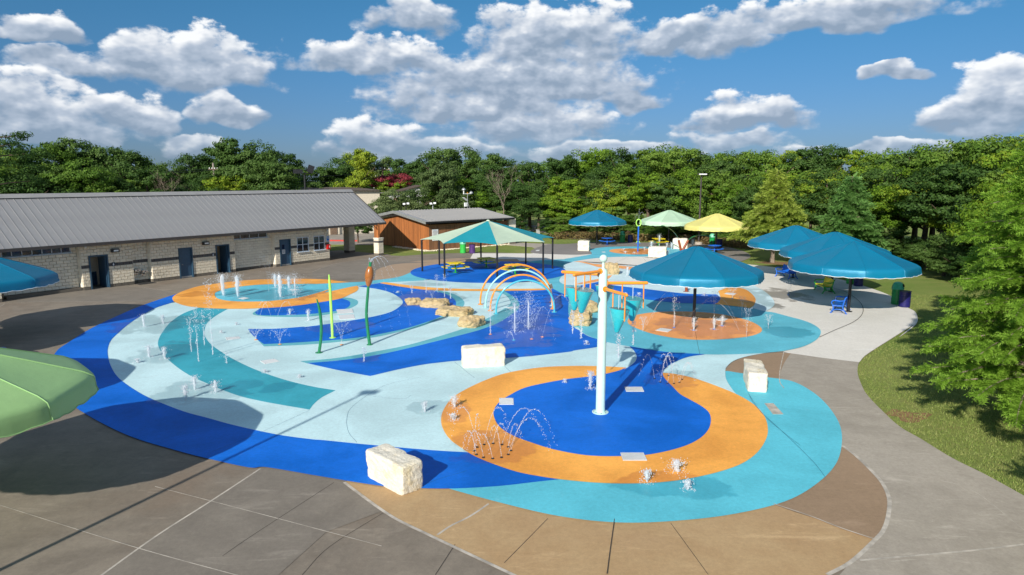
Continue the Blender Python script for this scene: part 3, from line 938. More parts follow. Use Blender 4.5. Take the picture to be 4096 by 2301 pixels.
zone('orange_coating', 'paint_peach', ['T7', (835, 418), (960, 420), (1100, 445), (1200, 462), (1280, 468), (1560, 484), (1940, 520)], ['T7', (1940, 520), 'R3', (1000, 900), (1200, 930)], ['R3', (1200, 930), (1150, 945)], ['R3', (1150, 945), (820, 922), (640, 905)], ['T7', (1860, 570), (1560, 532), (1280, 520), (1100, 470), (960, 437), (835, 420)])
zone('orange_coating', 'paint_peach', ['T7', (1500, 655), (1430, 720), (1280, 757), (1060, 803), (860, 815)], ['T7', (860, 815), (1000, 777), (1270, 717), (1400, 672), (1500, 655)])
zone('blue_coating', 'paint_blue', ['T7', (955, 835), (1270, 770)], ['T7', (1270, 770), (1420, 800), 'S8', (410, 372), (740, 410), (1130, 455), (1460, 465)], ['S8', (1460, 465), (1498, 500), (1480, 540), (1440, 565)], ['S8', (1440, 565), (1200, 557), (980, 545), (700, 510), (410, 460), 'T7', (1260, 945), (1100, 922), (955, 880)], ['T7', (955, 880), (955, 835)])
zone('orange_coating', 'paint_orange', ['S8', (1440, 565), (1480, 540), (1498, 500), (1475, 430)], ['S8', (1475, 430), (1600, 390), (1740, 408), (1810, 450), (1855, 500), (1860, 535), (1840, 582), (1800, 606)], ['S8', (1800, 606), (1650, 587), (1440, 565)])
zone('orange_coating', 'paint_peach', ['S8', (540, 740), (560, 705), (620, 680), (700, 662), (790, 650), (950, 640), (1150, 640), (1350, 650), (1550, 675), (1750, 722), (1850, 760), (1910, 800), (1926, 832), (1900, 862), (1800, 895), (1600, 920), (1400, 931), (1200, 930), (1000, 910), (800, 870), (650, 820), (560, 775), (540, 740)])
zone('orange_coating', 'paint_peach', ['T7', (1445, 235), (1480, 215), (1600, 200), (1850, 195), (2150, 200), (2350, 215), (2420, 235), (2350, 270), (2150, 290), (1950, 297), (1750, 292), (1560, 272), (1460, 250), (1445, 235)])
# front whirl
zone('orange_coating', 'paint_orange', ['R7', (1450, 118), (1300, 110), (1100, 108), (900, 118), (700, 150), (560, 195), (420, 260), (330, 320), (280, 390), (264, 450), (275, 510), (320, 580), (400, 640), (480, 690), (600, 740), (750, 790), (900, 820), (1040, 840), (1250, 860), (1450, 866), (1650, 860), (1850, 835), (2050, 790), (2200, 735), (2300, 660), (2355, 570), (2362, 500), (2340, 430), (2290, 370), (2200, 310), (2080, 255), (1900, 190), (1770, 160), (1690, 152)], ['R7', (1690, 152), (1500, 250), (1450, 118)])
zone('blue_coating', 'paint_blue', ['R7', (1450, 118), (1400, 140), (1268, 170), (1100, 190), (950, 215), (800, 250), (700, 300), (640, 340), (605, 390), (605, 440), (640, 500), (720, 555), (850, 605), (1000, 650), (1200, 685), (1400, 691), (1600, 680), (1800, 635), (1920, 580), (1980, 520), (1997, 460), (1985, 410), (1940, 370), (1870, 330), (1800, 290), (1750, 240), (1710, 200), (1690, 170), (1690, 145), (1710, 118), (1760, 85), (1850, 50), (1960, 33)],
     ['S8', (1330, 1082), (1000, 1065), (800, 1040), (560, 1000)], ['S8', (560, 1000), (610, 1050), (635, 1110), (615, 1165), (540, 1222), (500, 1240)])


# joints: sealant lines and saw cuts on the slab
def ribbon(pts, w, z):
    pts = catmull(pts, 5) if len(pts) > 2 else pts
    m = MB()
    vs = []
    for i, p in enumerate(pts):
        a = pts[max(i - 1, 0)]
        b = pts[min(i + 1, len(pts) - 1)]
        d = Vector((b[0] - a[0], b[1] - a[1], 0)).normalized()
        n = Vector((-d.y, d.x, 0)) * w / 2
        vs += [(p[0] + n.x, p[1] + n.y, z), (p[0] - n.x, p[1] - n.y, z)]
    return m.add(vs, [(2 * i, 2 * i + 1, 2 * i + 3, 2 * i + 2) for i in range(len(pts) - 1)])


ZJ = 0.0
JOINTS = [('joint_pale', .075, ['P', (866, 1214), (900, 1240), (985, 1300), (1075, 1345), (1180, 1395), (1290, 1447), (1400, 1502)]),
          ('joint_pale', .085, ['R8', (965, 700), (1040, 755), (1130, 840), (1200, 920), (1238, 1010), (1232, 1110), (1205, 1190), (1155, 1248), (1020, 1372), (880, 1449)]),
          ('joint_pale', .03, ['R8', (570, 1040), (780, 1110), (960, 1180), (1155, 1245)]),
          ('joint_pale', .05, ['R8', (1070, 1365), (1300, 1345), (1700, 1310), (2018, 1272)]), ('joint_pale', .03, ['R8', (630, 157), (608, 260), (605, 330), (630, 370)]),
          ('joint_pale', .045, ['P', (655, 1180), (530, 1262), (400, 1345), (260, 1445), (200, 1490)]), ('joint_pale', .018, ['P', (390, 1225), (640, 1290), (960, 1375)]), ('joint_pale', .018, ['P', (0, 1272), (330, 1375), (620, 1455)]),
          ('joint_dark', .014, ['P', (965, 1290), (830, 1375), (760, 1447)]), ('joint_dark', .014, ['P', (840, 1215), (640, 1345), (560, 1400)]), ('joint_dark', .014, ['P', (1145, 1370), (1095, 1447)]),
          ('joint_pale', .05, ['R7', (570, 990), (450, 1070), (330, 1130), (240, 1190)]), ('joint_dark', .014, ['R7', (950, 1085), (670, 1370)]), ('joint_dark', .016, ['R7', (1378, 1092), (1350, 1290), (1330, 1447)]), ('joint_dark', .012, ['R7', (1740, 1115), (1860, 1280), (1980, 1445)]),
          ('joint_pale', .03, ['P', (330, 690), (560, 708), (740, 702), (1000, 680)]), ('joint_pale', .03, ['U2', (0, 1200), (250, 1140), (1500, 1128), (2100, 1118)]), ('joint_pale', .025, ['U2', (1900, 905), (2200, 935), (2576, 1000)]),
          ('joint_pale', .03, ['T8', (0, 470), (160, 400), (420, 320), (800, 265), (1000, 245)]), ('joint_pale', .025, ['T8', (0, 517), (500, 505), (920, 492)]), ('joint_pale', .03, ['T8', (1000, 250), (1500, 285), (2000, 300)]),
          ('joint_dark', .03, ['R4', (890, 935), (1000, 970), (1100, 1040), (1140, 1100), (1130, 1160), (1060, 1220), (900, 1290), (780, 1345)]), ('joint_dark', .012, ['S8', (1240, 850), (1260, 960), (1285, 1080)]),
          ('joint_blue', .01, ['R7', (350, 80), (480, 185)]), ('joint_blue', .01, ['R7', (620, 60), (750, 182)]), ('joint_blue', .01, ['R7', (2240, 290), (2330, 420), (2480, 550), (2570, 620)]), ('joint_blue', .01, ['R8', (420, 390), (470, 480), (660, 660), (800, 800), (870, 890)]),
          ('joint_blue', .008, ['R6', (1000, 850), (700, 920), (450, 1080), (390, 1180), (400, 1300), (470, 1390)]), ('joint_blue', .008, ['R6', (600, 1010), (850, 1030), (920, 1000)]), ('joint_blue', .008, ['R5', (1500, 1300), (1900, 1140), (2240, 985)]), ('joint_blue', .01, ['R7', (100, 900), (240, 840), (430, 785)]),
          ('joint_dark', .012, ['T7', (1460, 480), (1600, 420), (1760, 345)]), ('joint_dark', .012, ['T7', (2010, 340), (2110, 450)]),
          ('joint_pale', .014, ['R8', (1170, 860), (1400, 885), (1700, 950), (2018, 1190)])]
for mat, w, run in JOINTS:
    fr = None
    q = []
    for it in run:
        if isinstance(it, str): fr = it
        else: q.append(G(fr, *it))
    ribbon(q, w, 0.004 * level_for(catmull(q, 5)) + 0.0025 + ZJ).build('joint', MAT[mat], deck)
    ZJ += 0.00004


# ------------------------------------------------------------------ restroom building
BO = Vector((-16.23, 60.49, 0))
BU = Vector((0.558, 0.830, 0)).normalized()
BW = Vector((-BU.y, BU.x, 0))
B_RZ = math.atan2(BU.y, BU.x)


def facade(fr, x, y, depth=0.0):
    """point on the front wall plane -> (distance along the wall, height)"""
    d = Vector(pix_ray(*src(fr, x, y)))
    o = Vector((0, 0, CAM_H))
    t = ((BO + BW * depth) - o).dot(BW) / d.dot(BW)
    p = o + d * t
    return (p - BO).dot(BU), p.z


S_LEFT = -25.6
S_END = facade('P', 970, 560, -0.65)[0]
EAVE_Y, EAVE_Z = -0.65, 3.12
RIDGE_Y = 3.9
RIDGE_Z = (facade('P', 850, 479, 3.9)[1] + facade('P', 80, 491, 3.9)[1]) / 2
rest = thing('restroom_building', 'long split face stone restroom building with grey standing seam metal roof', 'building', (BO.x, BO.y, 0), B_RZ)

fx = lambda x, y=0, fr='U2': facade(fr, x, y)[0]
D1 = (fx(1345, 965), fx(1625, 935))
AL = (fx(1985, 890), fx(2255, 860))
SA = (fx(1235, 985), AL[0])
fb = lambda x, y: facade('R3b', x, y)[0]
D2 = (fb(243, 922), fb(432, 900))
D3 = (fb(750, 858), fb(935, 838))
SBr = fb(1010, 830)
SCl = fb(1558, 752)
D4 = (fb(1622, 747), fb(1770, 733))
W1 = (fb(1848, 450), fb(2010, 450))
W2 = (fb(2076, 420), fb(2228, 420))
WZ = (facade('R3b', 1855, 548)[1], facade('R3b', 1845, 348)[1])
DOOR_H = 2.2
REC = 0.45
# masonry: solid core walls with each block laid on the face
core = MB()
WALL_T = 3.0


def core_wall(s0, s1, depth, openings):
    """wall body behind the blocks, leaving the openings free"""
    xs = sorted({s0, s1, *[o[0] for o in openings], *[o[1] for o in openings]})
    for a, b in zip(xs[:-1], xs[1:]):
        if b - a < 0.01: continue
        op = [o for o in openings if o[0] <= a + 1e-6 and o[1] >= b - 1e-6]
        segs = [(0, WALL_T)]
        if op:
            segs = [(0, op[0][2]), (op[0][3], WALL_T)]
        for z0, z1 in segs:
            if z1 - z0 > 0.02:
                core.box(((a + b) / 2, depth + 0.125, (z0 + z1) / 2), (b - a, 0.25, z1 - z0))


op_front = [(*D1, 0, DOOR_H), (*D2, 0, DOOR_H), (*D3, 0, DOOR_H), (*D4, 0, DOOR_H), (*W1, *WZ), (*W2, *WZ)]
CL1 = (S_LEFT + 1.0, SA[0] - 0.35, 2.47, 2.94)
CL2 = (SBr + 0.05, SCl - 0.35, 2.47, 2.94)
core_wall(SA[0], SA[1], 0.03, [o for o in op_front if SA[0] < o[0] < SA[1]])
core_wall(AL[1], SBr, 0.03, [o for o in op_front if AL[1] < o[0] < SBr])
core_wall(SCl, 0.0, 0.03, [o for o in op_front if SCl < o[0]])
core_wall(S_LEFT + 0.9, SA[0], REC + 0.03, [CL1])
core_wall(AL[0], AL[1], REC + 0.03, [])
core_wall(SBr, SCl, REC + 0.03, [CL2])
for s in (SA[0], AL[0], AL[1], SBr, SCl):
    sg = 1 if s in (SA[0], AL[1], SCl) else -1
    core.box((s + sg * 0.125, 0.38, WALL_T / 2), (0.25, 0.66, WALL_T))
core.box((-0.125, 3.9, WALL_T / 2), (0.25, 7.5, WALL_T))
core.box((S_LEFT / 2, 7.7, WALL_T / 2), (-S_LEFT, 0.25, WALL_T))
wall = core.build('wall', MAT['mortar'], rest)

BLK = {}


def block_mesh(L, mat, h=0.19):
    key = (round(L, 2), mat)
    if key not in BLK:
        m = MB()
        d, c = 0.06, 0.012
        x, z = L / 2, h / 2
        m.add([(-x, 0, -z), (x, 0, -z), (x, 0, z), (-x, 0, z), (-x + c, -d, -z + c), (x - c, -d, -z + c), (x - c, -d, z - c), (-x + c, -d, z - c)],
              [(4, 5, 6, 7), (0, 1, 5, 4), (1, 2, 6, 5), (2, 3, 7, 6), (3, 0, 4, 7)])
        BLK[key] = m.mesh('block', MAT[mat])
    return BLK[key]


blocks = []      # (sort key, mesh, centre, rz)


def courses(s0, s1, depth, openings, smooth=False, band=True):
    row = 0
    z = 0.0
    while z + 0.19 < 3.01:
        off = 0.2 if row % 2 else 0.0
        x = s0 - off
        mat = 'block_base' if row == 0 else ('block_grey' if band and row == 7 else ('block_smooth' if smooth else 'block_split'))
        while x < s1 - 0.02:
            a, b = max(x, s0), min(x + 0.4, s1)
            x += 0.4
            spans = [(a, b)]
            for o in openings:
                if o[3] > z + 0.03 and o[2] < z + 0.17:
                    ns = []
                    for p, q in spans:
                        if o[1] <= p or o[0] >= q: ns.append((p, q))
                        else:
                            if o[0] - p > 0.04: ns.append((p, o[0]))
                            if q - o[1] > 0.04: ns.append((o[1], q))
                    spans = ns
            for p, q in spans:
                if q - p > 0.05:
                    blocks.append(((p + q) / 2, block_mesh(max(0.04, round(q - p - 0.012, 2)), mat), ((p + q) / 2, depth + 0.03, z + 0.1)))
        row += 1
        z += 0.2


courses(SA[0], SA[1], 0.0, op_front)
courses(AL[1], SBr, 0.0, op_front)
courses(SCl, 0.0, 0.0, op_front)
courses(S_LEFT + 0.9, SA[0], REC, [CL1], True, False)
courses(AL[0], AL[1], REC, [], True)
courses(SBr, SCl, REC, [CL2], True, False)
blocks.sort(key=lambda b: b[0])
restb = MB()
for i, (k, me, c) in enumerate(blocks):
    if i < 300:
        link_mesh('block', me, None, wall, loc=c)
far_m = {}
for k, me, c in blocks[300:]:
    mt = me.materials[0].name
    far_m.setdefault(mt, MB()).add([(v.co.x + c[0], v.co.y + c[1], v.co.z + c[2]) for v in me.vertices], [tuple(p.vertices) for p in me.polygons])
me_all = MB()
midx = []
for k, (mt, mb) in enumerate(far_m.items()):
    me_all.add(mb.v, mb.f)
    midx += [k] * len(mb.f)
me = me_all.mesh('block_courses')
for mt in far_m: me.materials.append(MAT[mt])
me.polygons.foreach_set('material_index', midx)
tag(link_mesh('block_courses', me, None, wall), kind='stuff')
# reveal faces between the bays
for s, sg in ((SA[0], -1), (AL[0], 1), (AL[1], -1), (SBr, 1), (SCl, -1)):
    for r in range(15):
        m = MB().box((s + sg * 0.012, 0.24, r * 0.2 + 0.1), (0.024, 0.44, 0.19))
        m.build('block', MAT['block_base' if r == 0 else 'block_smooth'], wall)
# low kerb in front of the recessed bays
MB().box(((S_LEFT + 0.9 + SA[0]) / 2, 0.22, 0.09), (SA[0] - S_LEFT - 0.9, 0.4, 0.18)).build('kerb', MAT['block_base'], rest)

# roof: standing seam panels
slope_l = math.hypot(RIDGE_Y - EAVE_Y, RIDGE_Z - EAVE_Z)
pitch = math.atan2(RIDGE_Z - EAVE_Z, RIDGE_Y - EAVE_Y)
roof_o = MB()
roof_o.add([(S_LEFT + 0.35, EAVE_Y + 0.02, EAVE_Z - 0.06), (S_END, EAVE_Y + 0.02, EAVE_Z - 0.06), (S_END, RIDGE_Y, RIDGE_Z - 0.06), (S_LEFT + 0.35, RIDGE_Y, RIDGE_Z - 0.06),
            (S_END, 2 * RIDGE_Y - EAVE_Y, EAVE_Z - 0.06), (S_LEFT + 0.35, 2 * RIDGE_Y - EAVE_Y, EAVE_Z - 0.06),
            (S_LEFT + 0.35, EAVE_Y + 0.02, EAVE_Z - 0.2), (S_END, EAVE_Y + 0.02, EAVE_Z - 0.2), (S_END, RIDGE_Y, RIDGE_Z - 0.22), (S_LEFT + 0.35, RIDGE_Y, RIDGE_Z - 0.22),
            (S_END, 2 * RIDGE_Y - EAVE_Y, EAVE_Z - 0.2), (S_LEFT + 0.35, 2 * RIDGE_Y - EAVE_Y, EAVE_Z - 0.2)],
           [(0, 1, 2, 3), (3, 2, 4, 5), (7, 6, 9, 8), (8, 9, 11, 10), (0, 6, 7, 1), (5, 4, 10, 11), (1, 7, 8, 2), (2, 8, 10, 4), (6, 0, 3, 9), (9, 3, 5, 11)])
roof = roof_o.build('roof', MAT['roof_metal'], rest)
PW = 0.457
npan = int((S_END - S_LEFT - 0.35) / PW)
PW = (S_END - S_LEFT - 0.35) / npan
pm = MB()
pm.box((PW / 2, slope_l / 2, 0.005), (PW - 0.012, slope_l, 0.01))
panel_me = pm.mesh('roof_panel', MAT['roof_metal'])
sm = MB().box((0, slope_l / 2, 0.022), (0.02, slope_l + 0.01, 0.034))
seam_me = sm.mesh('seam', MAT['roof_metal'])
for i in range(npan):
    x = S_LEFT + 0.35 + i * PW
    p = link_mesh('roof_panel', panel_me, None, roof, (x, EAVE_Y, EAVE_Z - 0.045), (pitch, 0, 0))
    link_mesh('seam', seam_me, None, roof, (x, EAVE_Y, EAVE_Z - 0.045), (pitch, 0, 0))
MB().add([(S_LEFT + 0.3, RIDGE_Y - 0.35, RIDGE_Z - 0.17), (S_END + 0.02, RIDGE_Y - 0.35, RIDGE_Z - 0.17), (S_END + 0.02, RIDGE_Y, RIDGE_Z + 0.09), (S_LEFT + 0.3, RIDGE_Y, RIDGE_Z + 0.09), (S_END + 0.02, RIDGE_Y + 0.35, RIDGE_Z - 0.17), (S_LEFT + 0.3, RIDGE_Y + 0.35, RIDGE_Z - 0.17)],
         [(0, 1, 2, 3), (3, 2, 4, 5)]).build('ridge_cap', MAT['shed_roof'], roof)
MB().box(((S_LEFT + S_END) / 2 + 0.2, EAVE_Y - 0.03, EAVE_Z - 0.135), (S_END - S_LEFT - 0.3, 0.05, 0.19)).build('fascia', MAT['roof_fascia'], roof)
rk = MB()
for sgn in (1, -1):
    y0, y1 = (EAVE_Y, RIDGE_Y) if sgn > 0 else (2 * RIDGE_Y - EAVE_Y, RIDGE_Y)
    rk.add([(S_END + 0.01, y0, EAVE_Z - 0.26), (S_END + 0.06, y0, EAVE_Z - 0.26), (S_END + 0.06, y1, RIDGE_Z - 0.22), (S_END + 0.01, y1, RIDGE_Z - 0.22),
            (S_END + 0.01, y0, EAVE_Z + 0.0), (S_END + 0.06, y0, EAVE_Z + 0.0), (S_END + 0.06, y1, RIDGE_Z + 0.03), (S_END + 0.01, y1, RIDGE_Z + 0.03)],
           [(0, 1, 2, 3), (4, 5, 6, 7), (0, 1, 5, 4), (1, 2, 6, 5), (2, 3, 7, 6), (3, 0, 4, 7)])
rk.build('rake_board', MAT['roof_fascia'], roof)
MB().box(((S_LEFT + S_END) / 2 + 0.3, -0.28, 2.985), (S_END - S_LEFT - 0.7, 0.66, 0.03)).build('soffit', MAT['roof_fascia'], rest)
MB().box((S_END / 2 + 0.05, 3.5, 3.02), (S_END - 0.2, 6.6, 0.04)).build('ceiling', MAT['roof_fascia'], rest)

# left gable wall standing proud of the roof, with a sloping stone coping
gm = MB()
gy = [(-0.55, 0), (-0.55, 3.0), (RIDGE_Y, RIDGE_Z + 0.3), (8.3, 3.1), (8.3, 0)]
gm.add([(S_LEFT, y, z) for y, z in gy] + [(S_LEFT + 0.42, y, z) for y, z in gy], [(4, 3, 2, 1, 0), (5, 6, 7, 8, 9), (0, 1, 6, 5), (1, 2, 7, 6), (2, 3, 8, 7), (3, 4, 9, 8)])
gable = gm.build('gable_wall', MAT['block_split'], rest)
for r in range(15):
    MB().box((S_LEFT + 0.21, -0.575, r * 0.2 + 0.1), (0.44, 0.09, 0.185)).build('block', MAT['block_base' if r == 0 else 'block_split'], gable)
cp = MB()
for i in range(9):
    t0, t1 = i / 9, (i + 1) / 9 - 0.004
    y0, y1 = -0.62 + 4.5 * t0, -0.62 + 4.5 * t1
    z0, z1 = 3.06 + (RIDGE_Z - 2.75) * t0, 3.06 + (RIDGE_Z - 2.75) * t1
    m = MB().add([(S_LEFT - 0.06, y0, z0), (S_LEFT + 0.5, y0, z0), (S_LEFT + 0.5, y1, z1), (S_LEFT - 0.06, y1, z1), (S_LEFT - 0.06, y0, z0 + 0.12), (S_LEFT + 0.5, y0, z0 + 0.12), (S_LEFT + 0.5, y1, z1 + 0.12), (S_LEFT - 0.06, y1, z1 + 0.12)],
                 [(3, 2, 1, 0), (4, 5, 6, 7), (0, 1, 5, 4), (1, 2, 6, 5), (2, 3, 7, 6), (3, 0, 4, 7)])
    m.build('coping_stone', MAT['block_smooth'], gable)


def door(span, closed=True, vision=False):
    a, b = span
    f = MB()
    f.box((a + 0.04, 0.03, DOOR_H / 2), (0.08, 0.2, DOOR_H))
    f.box((b - 0.04, 0.03, DOOR_H / 2), (0.08, 0.2, DOOR_H))
    f.box(((a + b) / 2, 0.03, DOOR_H - 0.04), (b - a - 0.16, 0.2, 0.08))
    fr_ = f.build('door_frame', MAT['door_frame'], rest)
    if closed:
        d = MB().box(((a + b) / 2, 0.075, (DOOR_H - 0.08) / 2 + 0.005), (b - a - 0.17, 0.05, DOOR_H - 0.1)).build('door', MAT['door_blue'], rest)
        side = b - 0.2 if vision else a + 0.2
        MB().tube([(side, 0.05, 1.0), (side, -0.02, 1.0), (side + (0.1 if not vision else -0.1), -0.02, 1.0)], 0.014, 8).build('handle', MAT['steel'], d)
        MB().box(((a + b) / 2, 0.045, 0.08), (b - a - 0.2, 0.012, 0.1)).build('kick_plate', MAT['galv'], d)
        if vision:
            MB().box((a + 0.40, 0.046, 1.58), (0.22, 0.012, 0.36)).build('vision_panel', MAT['window_glass'], d)
            n = MB().box((a + 0.42, 0.047, 1.17), (0.30, 0.01, 0.34)).build('notice', MAT['sign_white'], d)
            MB().box((a + 0.42, 0.040, 1.26), (0.22, 0.004, 0.03)).build('notice_line', MAT['sign_dark'], d)
            MB().box((a + 0.42, 0.040, 1.19), (0.24, 0.004, 0.02)).build('notice_line', MAT['sign_dark'], d)
            MB().box((a + 0.42, 0.040, 1.12), (0.20, 0.004, 0.03)).build('notice_line', MAT['sign_dark'], d)
    else:
        d = MB().box((b - 0.12, 0.55, (DOOR_H - 0.08) / 2 + 0.005), (0.05, b - a - 0.2, DOOR_H - 0.1)).build('door', MAT['door_blue'], rest)
        d['label'] = 'blue metal door swung open inwards'
        # vestibule behind the opening
        v = MB()
        v.box(((a + b) / 2 - 0.2, 2.1, 1.35), (b - a + 1.0, 0.1, 2.7))
        v.box((a - 0.35, 1.2, 1.35), (0.1, 1.8, 2.7))
        v.box((b + 0.35, 1.2, 1.35), (0.1, 1.8, 2.7))
        v.box(((a + b) / 2, 1.2, 2.68), (b - a + 0.7, 1.8, 0.05))
        vv = v.build('vestibule_wall', MAT['block_smooth'], rest)
        MB().box(((a + b) / 2 - 0.1, 2.03, 0.45), (b - a + 0.5, 0.03, 0.9)).build('wainscot', MAT['door_blue'], rest)


door(D1, False)
door(D2)
door(D3, False)
door(D4, True, True)


def window(a, b, z0, z1, nx, nz, depth, name='window'):
    g = MB().box(((a + b) / 2, depth + 0.07, (z0 + z1) / 2), (b - a, 0.02, z1 - z0)).build(name, MAT['window_glass'], rest)
    t = 0.05
    f = MB()
    f.box(((a + b) / 2, depth + 0.03, z0 + t / 2), (b - a, 0.08, t))
    f.box(((a + b) / 2, depth + 0.03, z1 - t / 2), (b - a, 0.08, t))
    f.box((a + t / 2, depth + 0.031, (z0 + z1) / 2), (t, 0.08, z1 - z0 - 2 * t))
    f.box((b - t / 2, depth + 0.031, (z0 + z1) / 2), (t, 0.08, z1 - z0 - 2 * t))
    f.build('frame', MAT['white_frame'], g)
    for i in range(1, nx):
        MB().box((a + (b - a) * i / nx, depth + 0.033, (z0 + z1) / 2), (t, 0.06, z1 - z0 - 2 * t)).build('mullion', MAT['white_frame'], g)
    for i in range(1, nz):
        MB().box(((a + b) / 2, depth + 0.037, z0 + (z1 - z0) * i / nz), (b - a - 2 * t, 0.06, t)).build('mullion', MAT['white_frame'], g)
    MB().box(((a + b) / 2, depth - 0.03, z0 - 0.02), (b - a + 0.08, 0.16, 0.05)).build('sill', MAT['white_frame'], g)


window(*W1, *WZ, 2, 2, 0.0)
window(*W2, *WZ, 2, 2, 0.0)
window(CL1[0], CL1[1], CL1[2], CL1[3], 7, 1, REC, 'clerestory_window')
window(CL2[0], CL2[1], CL2[2], CL2[3], 4, 1, REC, 'clerestory_window')


def wall_item(name, c, s, mat, parent=rest):
    return MB().box((c[0], c[1], c[2]), s).build(name, MAT[mat], parent)


for s in (fx(1680, 360), fb(580, 400)):
    wl = MB()
    wl.box((s, -0.10, 2.42), (0.5, 0.2, 0.24))
    o = wl.build('wall_light', MAT['black_metal'], rest)
    wall_item('lens', (s + 0.02, -0.215, 2.42), (0.3, 0.03, 0.1), 'white_inner', o)
for s in (fx(1665, 585), fb(690, 580)):
    o = wall_item('restroom_sign', (s, -0.045, 1.52), (0.2, 0.02, 0.26), 'sign_dark')
    MB().sphere((s, -0.058, 1.58), 0.03, 8, 6).build('figure_head', MAT['sign_white'], o)
    MB().add([(s - 0.03, -0.058, 1.55), (s + 0.03, -0.058, 1.55), (s + 0.055, -0.058, 1.43), (s - 0.055, -0.058, 1.43)], [(0, 3, 2, 1)]).build('figure_body', MAT['sign_white'], o)
sg_s, sg_z = facade('R3b', 2266, 365)
o = wall_item('blue_notice', (sg_s, -0.05, sg_z), (0.36, 0.02, 0.52), 'sign_white')
wall_item('print_block', (sg_s, -0.064, sg_z - 0.01), (0.28, 0.006, 0.26), 'sign_blue', o)
wall_item('print_line', (sg_s, -0.064, sg_z + 0.19), (0.26, 0.006, 0.06), 'sign_blue', o)
wall_item('print_line', (sg_s, -0.064, sg_z - 0.21), (0.28, 0.006, 0.04), 'sign_blue', o)
wall_item('print_band', (sg_s + 0.03, -0.069, sg_z + 0.03), (0.17, 0.004, 0.05), 'sign_white', o)
rb_s, rb_z = facade('R3b', 2267, 470)
o = wall_item('red_call_box', (rb_s, -0.12, rb_z), (0.34, 0.18, 0.42), 'red_plastic')
wall_item('label_plate', (rb_s + 0.06, -0.215, rb_z), (0.08, 0.012, 0.2), 'sign_white', o)
cm_s, cm_z = facade('R3b', 2240, 240)
o = MB().tube([(cm_s, 0, cm_z + 0.1), (cm_s, -0.2, cm_z + 0.1), (cm_s, -0.24, cm_z)], 0.035, 8).sphere((cm_s, -0.24, cm_z - 0.06), 0.09).build('dome_camera', MAT['white_metal'], rest, True)
cm_s2, cm_z2 = facade('U2', 1242, 328)
MB().lathe([(0.07, 0.06), (0.09, 0.0), (0.06, -0.06), (0.001, -0.09)], (cm_s2, -0.12, cm_z2), 12).build('dome_camera', MAT['white_metal'], rest, True)
# drinking fountains in the alcove
for s, z in ((AL[0] + 0.28, 0.92), (AL[0] + 0.78, 0.80)):
    b = MB()
    b.box((s, REC - 0.28, z), (0.36, 0.4, 0.12))
    b.lathe([(0.17, -0.06), (0.13, -0.14), (0.06, -0.2), (0.001, -0.21)], (s, REC - 0.28, z), 12)
    b.box((s, REC - 0.08, z - 0.15), (0.3, 0.1, 0.3))
    o = b.build('drinking_fountain', MAT['steel'], rest)
    MB().tube([(s - 0.1, REC - 0.3, z + 0.06), (s - 0.1, REC - 0.3, z + 0.14), (s - 0.04, REC - 0.33, z + 0.15)], 0.014, 8).build('spout', MAT['steel'], o)
    MB().box((s, REC - 0.485, z + 0.01), (0.1, 0.015, 0.05)).build('push_bar', MAT['black_metal'], o)
mt = thing('floor_mat', 'black ribbed drain mat on the concrete below the drinking fountains', 'mat', (BO + BU * (AL[0] + 0.6) - BW * 0.25).to_tuple(), B_RZ)
MB().box((0, 0, 0.012), (1.15, 0.7, 0.022)).build('mat_body', MAT['black_rubber'], mt)
for i in range(7):
    MB().box((-0.48 + i * 0.16, 0, 0.026), (0.04, 0.62, 0.008)).build('rib', MAT['black_rubber'], mt)

# breezeway: stone piers, timber post and brace, low bench wall
def pier(x, y, h, w, top):
    p = MB().box((x, y, h / 2), (w - 0.06, w - 0.06, h)).build('stone_pier', MAT['mortar'], rest)
    for r in range(int(h / 0.2)):
        m = 'block_base' if r == 0 else ('block_grey' if r == int(h / 0.2) - 2 and top else 'block_split')
        for dx, dy, sx, sy in ((0, -w / 2 + 0.02, w, 0.06), (0, w / 2 - 0.02, w, 0.06), (-w / 2 + 0.02, 0, 0.06, w - 0.13), (w / 2 - 0.02, 0, 0.06, w - 0.13)):
            MB().box((x + dx, y + dy, r * 0.2 + 0.1), (sx, sy, 0.19)).build('block', MAT[m], p)
    return p


pg = G('P', 957, 643)
pv = Vector((pg[0], pg[1], 0)) - BO
px_, py_ = pv.dot(BU), pv.dot(BW)
ph = 1.6
pier(px_ + 0.1, py_ + 0.3, ph, 0.62, True)
MB().box((px_ + 0.1, py_ + 0.3, ph + 0.03), (0.7, 0.7, 0.07)).build('pier_cap', MAT['block_smooth'], rest)
MB().box((px_ + 0.1, py_ + 0.3, (ph + 0.06 + 2.98) / 2), (0.2, 0.2, 2.98 - ph - 0.06)).build('timber_post', MAT['cedar'], rest)
MB().tube([(px_ + 0.1, py_ + 0.3, 2.35), (px_ - 0.55, py_ + 0.3, 2.95)], 0.07, 4).build('timber_brace', MAT['cedar'], rest)
pr = G('R2', 262, 990)
pv = Vector((pr[0], pr[1], 0)) - BO
pier(pv.dot(BU), pv.dot(BW) + 0.35, 3.0, 0.75, False)
MB().box((3.2, 7.3, 0.22), (5.6, 0.45, 0.44)).build('seat_wall', MAT['block_base'], rest)
MB().box((3.2, 7.3, 0.47), (5.7, 0.55, 0.06)).build('seat_cap', MAT['block_smooth'], rest)

